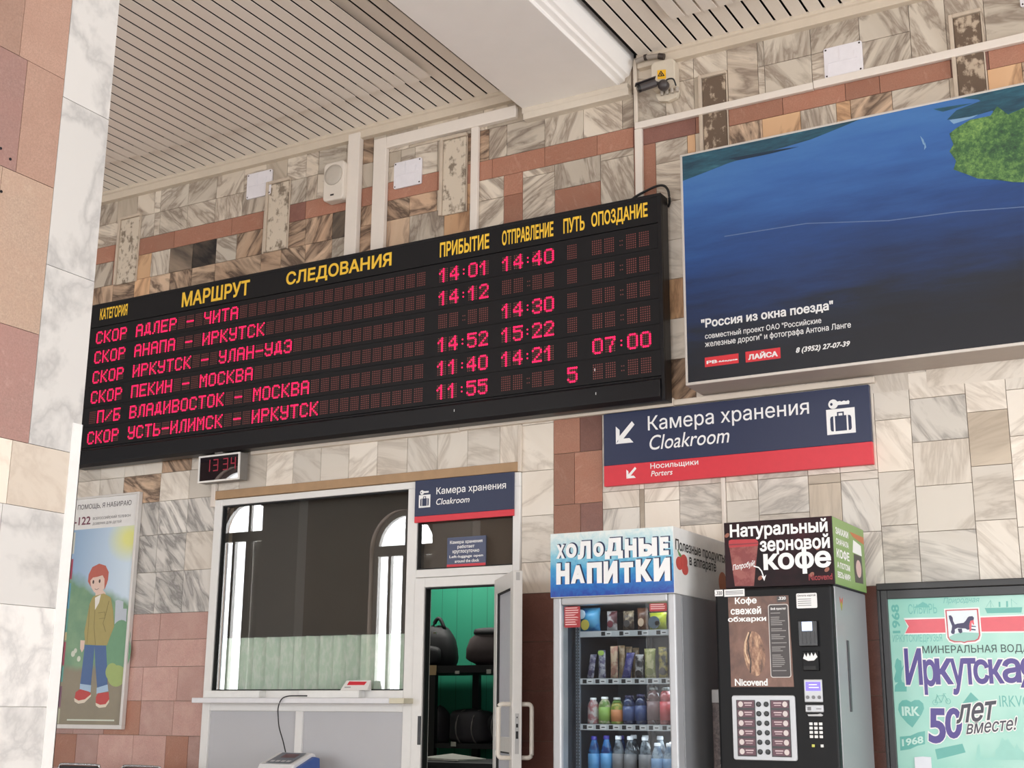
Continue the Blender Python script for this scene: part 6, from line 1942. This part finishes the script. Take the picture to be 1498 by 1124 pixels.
for i, s_ in enumerate(specs4):
    x0, x1, z1 = B4[2 * i][0], B4[2 * i + 1][0], B4[2 * i + 1][1]
    bottle('water_bottle', s_[0], G4, min((x0 + x1) / 2, FX1 - .09), SHZ[3], z1 - SHZ[3], .0325, GY_, s_[1], s_[2], s_[3], lab=(.2, .6), capr=.44, shoulder=.66)
for k, (i, n_) in enumerate(((2, 'first'), (3, 'second'), (4, 'third'), (5, 'fourth'))):
    bottle('water_bottle', ('clear bottle behind the clear bottle next to the blue bottles', 'clear bottle behind the middle clear bottle', 'clear bottle behind the clear bottle that stands next to the short pale ones', 'pale bottle behind the front short pale blue bottle')[k], G4, (B4[2 * i][0] + B4[2 * i + 1][0]) / 2 + .045, SHZ[3], B4[2 * i + 1][1] - SHZ[3] + .004, .034, GY_ + .09, CLR if k < 3 else PAL, WCAP, None, capr=.44, shoulder=.66)
bottle('water_bottle', 'blue water bottle with violet cap behind the two front blue bottles', G4, (B4[2][0] + B4[3][0]) / 2 + .04, SHZ[3], B4[3][1] - SHZ[3], .034, GY_ + .09, BLUEB, VCAP, None, capr=.44, shoulder=.66)

# ------------------------------------------------------------------ coffee machine
KX0, KX1, KY, KZ = -2.392, -1.800, -.72, 1.914
cm = root('coffee_vending_machine', 'black fronted coffee vending machine with two columns of drink buttons and a keypad', 'vending machine', (-2.1, -.4, 0))
BLKF = mat('black_machine_front', (18, 18, 20), .42, var=.04, spec=.2)
m_ = MB(); m_.box(KX0, KX1, KY + .062, -.10, .02, KZ); m_.build('cabinet', mat('silver_grey_cabinet', (166, 168, 172), .35, .25, var=.04, scale=3), cm, bevel=.006)
m_ = MB(); m_.box(KX0, KX1, KY, KY + .06, .02, KZ); m_.build('front_door', BLKF, cm, bevel=.014, seg=3)
m_ = MB(); m_.box(KX1 + .0005, KX1 + .006, -.50, -.475, 1.32, 1.66); m_.build('side_grip', mat('dark_side_slot', (70, 72, 76), .4), cm, bevel=.002)
bfly = [[(-.585, 1.865), (-.562, 1.85), (-.575, 1.83)], [(-.53, 1.865), (-.553, 1.85), (-.54, 1.83)]]
side_flat(cm, 'red_butterfly', bfly, KX1 + .0003, mat('print_orange_red', (206, 84, 60), .4))
side_flat(cm, 'green_butterfly', [[(-.575, 1.828), (-.558, 1.845), (-.558, 1.80)], [(-.54, 1.828), (-.556, 1.845), (-.556, 1.80)]], KX1 + .0003, mat('print_leaf_yellow', (166, 166, 70), .4))
YF_ = KY - .0004
# poster on the door
CF = NT('coffee_poster_print')
cp_ = CF.pos()
cn = CF.noise(cp_, 6, 5, .6, .6)
CF.bsdf(CF.ramp(cn, [(.3, (76, 52, 44)), (.5, (112, 78, 64)), (.68, (136, 98, 82))]), .35)
po = flat(cm, 'coffee_poster', [[(-2.320, 1.434), (-2.004, 1.434), (-2.012, 1.869), (-2.322, 1.869)]], YF_, CF.m, .0015)
YP = YF_ - .002
BEAN = NT('roast_bean_print')
bn = BEAN.noise(BEAN.n('ShaderNodeMapping', {'Vector': BEAN.pos(), 'Scale': (2.2, 1, 1)}).outputs[0], 20, 5, .6)
BEAN.bsdf(BEAN.ramp(bn, [(.35, (92, 64, 50)), (.52, (156, 114, 88)), (.68, (208, 170, 136))]), .35)
bp_ = [(-2.194,1.593),(-2.188,1.709),(-2.146,1.616)]
flat(po, 'printed_bean', [ell(bp_[0][0], bp_[0][1], .054, .108, 28, rot=.06)], YP, BEAN.m, .0005)
flat(po, 'bean_crease', stroke([(-2.211,1.698),(-2.226,1.656),(-2.223,1.602),(-2.214,1.555),(-2.218,1.502)], .006), YP - .0006, mat('print_dark_brown', (52, 34, 28), .4), .0003)
flat(po, 'bean_highlight', stroke([(-2.221,1.695),(-2.240,1.648),(-2.239,1.594),(-2.224,1.548)], .006), YP - .0006, mat('print_cream_brown', (214, 184, 150), .4), .0003)
pl = [(-2.286,1.833),(-2.173,1.859),(-2.310,1.791),(-2.152,1.817),(-2.325,1.748),(-2.128,1.772),(-2.300,1.439),(-2.133,1.463)]
writing(po, 'poster_heading', [('Кофе', pl[0][0], pl[1][0], pl[0][1] - .006, pl[0][1] + .034), ('свежей', pl[2][0], pl[3][0], pl[2][1] - .008, pl[2][1] + .030), ('обжарки', pl[4][0], pl[5][0], pl[4][1] - .006, pl[4][1] + .026)], YP - .0008, WHITEP, bold=.035)
writing(po, 'poster_brand_lettering', [('Nicovend', pl[6][0], pl[7][0], pl[6][1], pl[6][1] + .034)], YP - .0008, WHITEP, bold=.035)
ip0 = [(-2.121,1.828),(-2.020,1.830),(-2.010,1.477),(-2.122,1.472),(-2.070,1.865),(-2.023,1.838)]
inf = flat(po, 'info_panel', [rrect(ip0[0][0] + .004, ip0[2][0] - .004, ip0[2][1], ip0[0][1], .012)], YP, mat('print_pale_line', (206, 200, 196), .4), .0004)
flat(inf, 'info_panel_field', [rrect(ip0[0][0] + .008, ip0[2][0] - .008, ip0[2][1] + .004, ip0[0][1] - .004, .010)], YP - .0005, mat('print_charcoal_field', (66, 60, 60), .4), .0003)
writing(inf, 'info_heading', [('Всё просто!', ip0[0][0] + .018, ip0[2][0] - .018, ip0[0][1] - .030, ip0[0][1] - .016)], YP - .001, WHITEP, bold=.03)
ls = []
rr = random.Random(8)
z = ip0[0][1] - .045
while z > ip0[2][1] + .02:
    w_ = rr.uniform(.5, 1)
    xa, xb = ip0[0][0] + .016, ip0[2][0] - .016
    ls.append([(xa, z), (xa + (xb - xa) * w_, z), (xa + (xb - xa) * w_, z + .004), (xa, z + .004)])
    z -= rr.choice((.009, .009, .009, .020))
flat(inf, 'info_lines', ls, YP - .0009, mat('print_mid_line', (150, 146, 144), .4), .0002)
nb = flat(po, 'machine_number', [[(ip0[4][0], ip0[5][1]), (ip0[5][0], ip0[5][1]), (ip0[5][0], ip0[4][1]), (ip0[4][0], ip0[4][1])]], YP, mat('print_charcoal_field', (66, 60, 60), .4), .0004)
writing(nb, 'number_lettering', [('.320', ip0[4][0] + .006, ip0[5][0] - .002, ip0[5][1] + .010, ip0[4][1] - .002)], YP - .001, WHITEP, bold=.03)
# stickers above
s1 = flat(cm, 'number_sticker', [[(-2.391, 1.877), (-2.348, 1.877), (-2.348, 1.909), (-2.391, 1.909)]], YF_, TAGW, .001)
writing(s1, 'number_lettering', [('.320', -2.385, -2.352, 1.884, 1.902)], YF_ - .0016, INK, bold=.02)
s2 = flat(cm, 'small_sticker', [[(-2.341, 1.873), (-2.235, 1.873), (-2.235, 1.909), (-2.341, 1.909)]], YF_, TAGW, .001)
flat(s2, 'printed_lines', [[(-2.334, z), (-2.242, z), (-2.242, z + .003), (-2.334, z + .003)] for z in (1.884, 1.891, 1.898)], YF_ - .0014, mat('print_grey', (150, 150, 154), .5), .0002)
s3 = flat(cm, 'payment_label', [rrect(-1.973, -1.871, 1.804, 1.876, .006)], YF_, TAGW, .001)
writing(s3, 'payment_heading', [('Оплата картой', -1.967, -1.878, 1.858, 1.870)], YF_ - .0014, INK, bold=.02)
flat(s3, 'printed_lines', [[(-1.966, z), (-1.9, z), (-1.9, z + .003), (-1.966, z + .003)] for z in (1.846, 1.836, 1.826, 1.816)], YF_ - .0014, mat('print_grey', (150, 150, 154), .5), .0002)
# card terminal
ct = MB(); ct.box(-1.966, -1.872, KY - .022, KY, 1.622, 1.744); cto = ct.build('card_terminal', mat('terminal_black', (24, 24, 27), .3), cm, bevel=.004)
flat(cto, 'terminal_screen', [[(-1.945, 1.695), (-1.895, 1.695), (-1.895, 1.738), (-1.945, 1.738)]], KY - .0222, mat('lit_screen', (200, 216, 255), .3, emit=(190, 212, 255), estr=.9), .001)
flat(cto, 'terminal_ribs', [[(x, 1.635), (x + .006, 1.635), (x + .006, 1.688), (x, 1.688)] for x in (-1.95, -1.93, -1.91, -1.89)], KY - .0222, mat('terminal_rib', (54, 54, 58), .4), .0015)
# coin slot
cs_ = MB(); cs_.box(-1.952, -1.874, KY - .015, KY, 1.508, 1.600); cso = cs_.build('coin_unit', BLKF, cm, bevel=.003)
flat(cso, 'coin_symbol', [[(-1.948, 1.565), (-1.94, 1.590), (-1.932, 1.572), (-1.924, 1.592), (-1.914, 1.574), (-1.906, 1.593), (-1.897, 1.575), (-1.888, 1.592), (-1.878, 1.572), (-1.895, 1.556), (-1.925, 1.554)]], KY - .0152, WHITEP, .0008)
flat(cso, 'coin_slot', [[(-1.948, 1.513), (-1.888, 1.513), (-1.888, 1.530), (-1.948, 1.530)]], KY - .0152, mat('slot_black', (8, 8, 9), .5), .0006)
# lcd unit
lc_ = MB(); lc_.box(-1.953, -1.864, KY - .010, KY, 1.362, 1.468); lco = lc_.build('display_unit', GSIL, cm, bevel=.004)
ld_ = flat(lco, 'violet_screen', [[(-1.943, 1.415), (-1.872, 1.415), (-1.872, 1.456), (-1.943, 1.456)]], KY - .0102, mat('violet_lcd', (110, 96, 236), .3, emit=(116, 98, 244), estr=.75), .0008)
flat(ld_, 'screen_lines', [[(-1.928, z), (-1.888 + d, z), (-1.888 + d, z + .004), (-1.928, z + .004)] for z, d in ((1.441, 0), (1.428, .008))], KY - .0112, mat('lcd_glow', (206, 206, 255), .3, emit=(200, 200, 255), estr=.8), .0003)
for x in (-1.936, -1.908, -1.88):
    k_b = MB(); k_b.lathe((x, KY - .0098, 1.385), [(.0085, .0), (.0085, -.004)], 12, axis='y'); k_b.build('round_button', mat('grey_key', (120, 120, 124), .4), lco)
cdm = MB(); cdm.box(-1.951, -1.863, KY - .010, KY, 1.316, 1.350); cd2 = cdm.build('coin_return', GSIL, cm, bevel=.004)
flat(cd2, 'return_slot', [[(-1.898, 1.330), (-1.873, 1.330), (-1.873, 1.334), (-1.898, 1.334)], [(-1.94, 1.325), (-1.922, 1.325), (-1.922, 1.341), (-1.94, 1.341)]], KY - .0102, mat('grey_key', (120, 120, 124), .4), .0006)
flat(cm, 'coin_tray_print', [[(-1.944, 1.306), (-1.94, 1.298), (-1.875, 1.298), (-1.868, 1.303), (-1.88, 1.311), (-1.895, 1.307)]], YF_, mat('print_silver', (190, 190, 192), .4), .0008)
for r in range(4):
    for c in range(3):
        k_b = MB(); x, z = -1.929 + c * .0235, 1.263 - r * .0195
        k_b.box(x - .008, x + .008, KY - .005, KY, z - .0065, z + .0065); k_b.build('keypad_button', TAGW, cm, bevel=.0015)
for x, z, m__ in ((-1.922, 1.163, mat('yellow_key', (206, 206, 96), .4)), (-1.880, 1.163, TAGW)):
    k_b = MB(); k_b.box(x - .007, x + .007, KY - .005, KY, z - .0065, z + .0065); k_b.build('keypad_button', m__, cm, bevel=.0015)
# selection panel
sp0 = MB(); sp0.prism_y(rrect(-2.316, -1.999, 1.091, 1.394, .012), KY - .012, KY); spo = sp0.build('selection_panel', GSIL, cm, bevel=.003)
for side in (0, 1):
    x0, x1 = ((-2.288, -2.202), (-2.117, -2.030))[side]
    hz0 = MB(); hz0.box(x0 - .005, x1 + .005, KY - .0135, KY - .0118, 1.108, 1.372); hz0.build('dark_window', mat('dark_window', (36, 28, 32), .3), spo)
    for r in range(6):
        z = 1.352 - r * .0443
        pl_ = MB(); pl_.box(x0, x1, KY - .0150, KY - .0136, z - .0165, z + .0165)
        plo = pl_.build('drink_card', mat('plum_card', (98, 64, 76), .4), spo)
        xc_ = x0 + .018 if side == 0 else x1 - .018
        flat(plo, 'cup_print', [ell(xc_, z, .0125, .0135, 14)], KY - .0151, mat('print_cup', (216, 206, 204), .4), .0006)
        xa = x0 + .036 if side == 0 else x0 + .012
        flat(plo, 'name_lines', [[(xa, z + .003), (xa + .040, z + .003), (xa + .040, z + .009), (xa, z + .009)], [(xa + .004, z - .007), (xa + .036, z - .007), (xa + .036, z - .003), (xa + .004, z - .003)]], KY - .0151, mat('print_rose', (206, 184, 188), .4), .0006)
for r in range(6):
    for c in range(2):
        k_b = MB(); k_b.lathe((-2.180 + c * .0385, KY - .012, 1.352 - r * .0443), [(.0125, 0.0), (.0125, -.004), (.010, -.007), (.004, -.0075)], 16, axis='y')
        k_b.build('selection_button', mat('button_black', (30, 32, 34), .3), spo, smooth=False)

# header box on the coffee machine
ch_ = root('coffee_header_box', 'black and green advertising header box with a red cup on top of the coffee machine', 'header box', (-2.06, -.4, 1.915))
CHX0, CHX1, CHY, CHZ0, CHZ1 = -2.341, -1.785, -.70, 1.9155, 2.247
m_ = MB(); m_.box(CHX0, CHX1, CHY + .003, -.13, CHZ0, CHZ1); m_.build('header_case', mat('black_header_vinyl', (26, 20, 22), .4), ch_, bevel=.003)
CB = NT('dark_coffee_print')
cbn = CB.noise(CB.pos(), 4, 4)
CB.bsdf(CB.ramp(cbn, [(.35, (24, 16, 19)), (.6, (50, 24, 30)), (.75, (78, 36, 42))]), .45, spec=.2)
m_ = MB(); m_.box(CHX0 + .002, CHX1 - .002, CHY, CHY + .003, CHZ0 + .002, CHZ1 - .002); chf = m_.build('front_print', CB.m, ch_)
YH = CHY - .0004
k4 = [(-2.308,2.173),(-1.807,2.172),(-2.154,2.098),(-1.800,2.098),(-2.138,1.986),(-1.798,1.988),(-2.305,2.232),(-1.809,2.221),(-2.149,2.140),(-1.803,2.142),(-2.135,2.074),(-1.794,2.072)]
writing(chf, 'header_lettering', [('Натуральный', k4[0][0], k4[1][0], 2.153, 2.238), ('зерновой', k4[2][0], k4[3][0], 2.073, 2.162)], YH - .0008, WHITEP, bold=.03)
writing(chf, 'coffee_lettering', [('кофе', k4[4][0], k4[5][0], 1.972, 2.102)], YH - .0014, WHITEP, bold=.035)
cu = flat(chf, 'printed_cup', [[(-2.313,2.120),(-2.164,2.120),(-2.181,2.008),(-2.192,1.923),(-2.291,1.926),(-2.301,2.014)]], YH, colmix('print_cup_red', (150, 52, 50), (176, 92, 82), 10), .0005)
flat(cu, 'printed_lid', [[(-2.315,2.155),(-2.302,2.159),(-2.175,2.155),(-2.162,2.143),(-2.162,2.123),(-2.168,2.120),(-2.314,2.119),(-2.317,2.136)]], YH - .0006, mat('print_lid_red', (176, 36, 44), .35), .0004)
flat(cu, 'lid_band', [[(-2.317,2.137),(-2.160,2.137),(-2.160,2.131),(-2.317,2.130)]], YH - .0011, mat('print_lid_dark', (126, 26, 36), .35), .0003)
tp = [(-2.299,2.001),(-2.182,2.047)]
writing(cu, 'try_it_lettering', [('Попробуй!', tp[0][0], tp[1][0], tp[0][1] - .004, tp[0][1] + .032, {'rise': .018, 'shear': .2})], YH - .0014, WHITEP, bold=.015)
flat(cu, 'white_arrow', stroke([(-2.188,2.020),(-2.164,2.013),(-2.149,1.994),(-2.139,1.960)], .006) + [[(-2.151,1.972),(-2.137,1.945),(-2.127,1.975),(-2.138,1.965)]], YH - .0014, WHITEP, .0004)
for pts in ([(-2.324,2.182)], [(-1.860,2.095)], [(-1.821,1.987)], [(-1.897,1.967)], [(-2.158,1.961)]):
    flat(chf, 'printed_bean', [ell(pts[0][0], pts[0][1], .014, .0095, 14, rot=.7)], YH, mat('print_bean', (150, 92, 74), .4), .0004)
nv = [(-1.912,1.934),(-1.796,1.940)]
writing(chf, 'brand_lettering', [('Nicovend', nv[0][0], nv[1][0], nv[0][1] + .004, nv[0][1] + .034)], YH - .0016, mat('print_deep_red', (150, 38, 46), .4), bold=.02)
GRV = NT('green_side_print')
GRV.bsdf(GRV.mix(GRV.noise(GRV.pos(), 3, 3), RGB((104, 142, 82)), RGB((150, 178, 112))), .4)
m_ = MB(); m_.box(CHX1, CHX1 + .002, CHY + .006, -.132, CHZ0 + .003, CHZ1 - .003); gs = m_.build('green_side', GRV.m, ch_)
XS = CHX1 + .0022
for s_, z, hgt in (('ЗАКАЖИ', 2.165, .034), ('СНАЧАЛА', 2.115, .030), ('КОФЕ', 2.048, .048), ('А ПОТОМ', 2.0, .030), ('ВЕСЬ МИР!', 1.953, .030)):
    side_text(gs, 'green_side_lettering', s_, -.655, -.43, z, z + hgt, XS + .0006, WHITEP, bold=.04)
side_flat(gs, 'printed_bottle', [[(-.34, 2.10), (-.20, 2.10), (-.19, 2.03), (-.19, 1.96), (-.34, 1.955), (-.35, 2.03)]], XS, mat('print_charcoal_bottle', (62, 60, 58), .4))
side_flat(gs, 'printed_cup_top', [[(-.36, 2.105), (-.19, 2.102), (-.20, 2.155), (-.34, 2.17)]], XS, WHITEP)
side_flat(gs, 'printed_badge', [ell(-.265, 2.03, .05, .045, 18)], XS + .0006, mat('print_rose_badge', (206, 176, 172), .4), .0004)
side_flat(gs, 'orange_corner', [[(-.40, 2.205), (-.135, 2.205), (-.135, 2.168), (-.34, 2.185)]], XS, mat('print_orange', (190, 112, 66), .4))

# cup tube between the machines
tb = root('cup_tube', 'narrow printed cup tube standing in the gap between the two vending machines', 'cup dispenser', (-2.46, -.5, 0))
m_ = MB(); m_.box(-2.50, -2.452, -.52, -.49, 0, 1.405); m_.build('tube_body', colmix('printed_tube', (126, 110, 106), (92, 78, 78), 60), tb, bevel=.003)
m_ = MB(); m_.box(-2.501, -2.451, -.521, -.489, 1.36, 1.4255); m_.build('tube_top', mat('silver_sleeve', (184, 182, 182), .4), tb, bevel=.003)
cu_ = root('paper_cups', 'stack of white paper cups beside the printed cup tube', 'paper cups', (-2.42, -.56, 0))
m_ = MB(); m_.lathe((-2.421, -.56, 0), [(.022, 0), (.022, 1.05), (.027, 1.05), (.027, 1.062), (.022, 1.062), (.022, 1.085), (.026, 1.085), (.026, 1.098), (.018, 1.10)], 18); m_.build('cup_stack', WHITEP, cu_, smooth=False)

# ------------------------------------------------------------------ parcel scale, cord, chairs
scr_ = root('counter_scale', 'white and blue electronic scale below the counter ledge', 'scale', (-5.38, -.30, 0))
m_ = MB(); m_.box(-5.60, -5.22, -.48, -.08, .88, .90); m_.box(-5.59, -5.55, -.46, -.10, 0, .88); m_.box(-5.27, -5.23, -.46, -.10, 0, .88)
m_.build('scale_stand', GREYM, scr_, bevel=.004)
m_ = MB()
hx0, hx1 = -5.555, -5.275
m_.prism_x([(-.40, .90), (-.40, .96), (-.385, .985), (-.20, 1.05), (-.17, 1.045), (-.15, .985), (-.15, .90)], hx0, hx1)
m_.build('scale_head', mat('white_scale_plastic', (226, 226, 228), .4), scr_, bevel=.014, seg=3)
m_ = MB()
m_.prism_x([(-.385, .905), (-.375, .965), (-.21, 1.028), (-.165, 1.02), (-.155, .905)], hx1 - .012, hx1 + .028)
m_.build('blue_side', mat('blue_scale_plastic', (60, 92, 160), .4), scr_, bevel=.006)
def onscale(a, b):
    x = hx0 + .05 + a * (hx1 - hx0 - .09)
    y = -.375 + b * .16
    return (x, y - .0015, .9885 + (y + .385) / .185 * .065 + .0018)
m_ = MB(); m_.face([onscale(0, 0), onscale(1, 0), onscale(1, 1), onscale(0, 1)]); m_.build('display_plate', mat('scale_grey_plate', (112, 118, 128), .4), scr_)
def up(p, d=.001):
    return (p[0], p[1] - d * .3, p[2] + d)
m_ = MB(); m_.face([up(onscale(a, b)) for a, b in ((.25, .5), (.85, .5), (.85, .86), (.25, .86))]); m_.build('red_readout', mat('scale_readout', (92, 40, 44), .3), scr_)
m_ = MB()
for a in (.1, .32, .54, .76):
    m_.face([up(onscale(a_, b_)) for a_, b_ in ((a, .08), (a + .16, .08), (a + .16, .24), (a, .24))])
m_.build('scale_keys', mat('scale_keys', (196, 196, 200), .4), scr_)
m_ = MB()
m_.tube(smooth_path([(-5.42, -.10, 1.40), (-5.47, -.14, 1.40), (-5.53, -.158, 1.397), (-5.575, -.164, 1.38), (-5.60, -.165, 1.33), (-5.585, -.18, 1.27), (-5.555, -.20, 1.20), (-5.52, -.20, 1.12), (-5.495, -.20, 1.052)]), .0038, 8)
tag(m_.build('scale_cord', GASKET, None, smooth=True), 'thin black cord hanging from the counter ledge to the white scale', 'cord')

CHR = mat('chrome_tube', (206, 206, 208), .2, .9)
SEATM = mat('dark_seat_shell', (40, 36, 38), .5)
cq = [(-7.239,0.921),(-7.167,0.946),(-6.865,0.946),(-6.843,0.929),(-6.654,0.936),(-6.615,0.945),(-6.320,0.951),(-6.296,0.943)]
def chair(x0, x1, zt, label):
    r_ = root('waiting_chair', label, 'chair', ((x0 + x1) / 2, -.6, 0), 'dark waiting chairs below the poster')
    y = -.45
    m_ = MB()
    m_.tube(smooth_path([(x0, y - .02, .46), (x0, y, .70), (x0, y, zt - .05), (x0 + .012, y, zt - .012), (x0 + .05, y, zt), (x1 - .05, y, zt), (x1 - .012, y, zt - .012), (x1, y, zt - .05), (x1, y, .70), (x1, y - .02, .46)]), .008, 10)
    m_.build('back_frame', CHR, r_, smooth=True)
    m_ = MB(); m_.prism_y(rrect(x0 + .010, x1 - .010, .55, zt - .009, .03), y - .006, y + .008); m_.build('backrest', SEATM, r_, bevel=.004)
    m_ = MB(); m_.box(x0, x1, y - .46, y - .02, .43, .46); m_.build('seat', SEATM, r_, bevel=.012)
    for xa in (x0 + .02, x1 - .02):
        for ya in (y - .42, y - .04):
            m_ = MB(); m_.tube([(xa, ya, 0), (xa, ya, .43)], .012, 10); m_.build('leg', CHR, r_, smooth=True)
chair(cq[0][0], cq[3][0], (cq[1][1] + cq[2][1]) / 2, 'dark chrome rimmed chair directly below the boy poster, nearest the marble pier')
chair(cq[4][0], cq[7][0], (cq[5][1] + cq[6][1]) / 2 , 'dark chrome rimmed chair beside the cloakroom window frame')

# ------------------------------------------------------------------ labels of parts that look different from the rest of their thing
PART_LABELS = {
    'heading_lettering': 'yellow capital heading lettering', 'lit_dots': 'lit red dots forming letters or figures', 'unlit_dots': 'dull unlit red dots', 'red_panel': 'red lower band with white lettering',
    'pull_handle': 'cream bow shaped pull handle', 'leaf_panel': 'frosted white panel of the door leaf', 'strike_plate': 'dark steel strike plate', 'timber_batten': 'brown timber batten above the white frame',
    'round_grille': 'round grey speaker grille', 'warning_label': 'yellow warning label with a black triangle', 'clock_screen': 'dark reflective clock screen', 'red_digits': 'dim red clock digits',
    'icy_front': 'blue icy front with white block lettering', 'door_glass': 'clear glass of the machine door', 'price_strip': 'pale price strip along the shelf edge', 'red_sticker': 'small dark red sticker with pale lines',
    'coffee_poster': 'brown poster with a large coffee bean', 'card_terminal': 'black card terminal with a lit screen', 'display_unit': 'grey unit with a violet screen', 'selection_panel': 'grey panel of drink cards and round buttons',
    'green_side': 'green printed side of the box', 'printed_cup': 'printed red paper cup', 'coat_of_arms': 'white shield with a dark beast', 'red_ribbon': 'coral red ribbon', 'violet_lettering': 'large violet lettering',
    'lake_print': 'print of a deep blue lake', 'green_headland': 'printed green wooded headland', 'red_logo': 'small red logo block with white letters', 'drawn_boy': 'drawn boy in khaki jacket and blue jeans',
    'blue_side': 'blue side of the scale', 'end_piece': 'cream end piece of the ledge', 'luggage_pictogram': 'white suitcase pictogram', 'key_pictogram': 'white key pictogram', 'arrow': 'white arrow pointing down to the left',
}
for o in bpy.data.objects:
    if o.parent is not None and 'label' not in o:
        n = o.name.split('.')[0]
        if n in PART_LABELS:
            o['label'] = PART_LABELS[n]
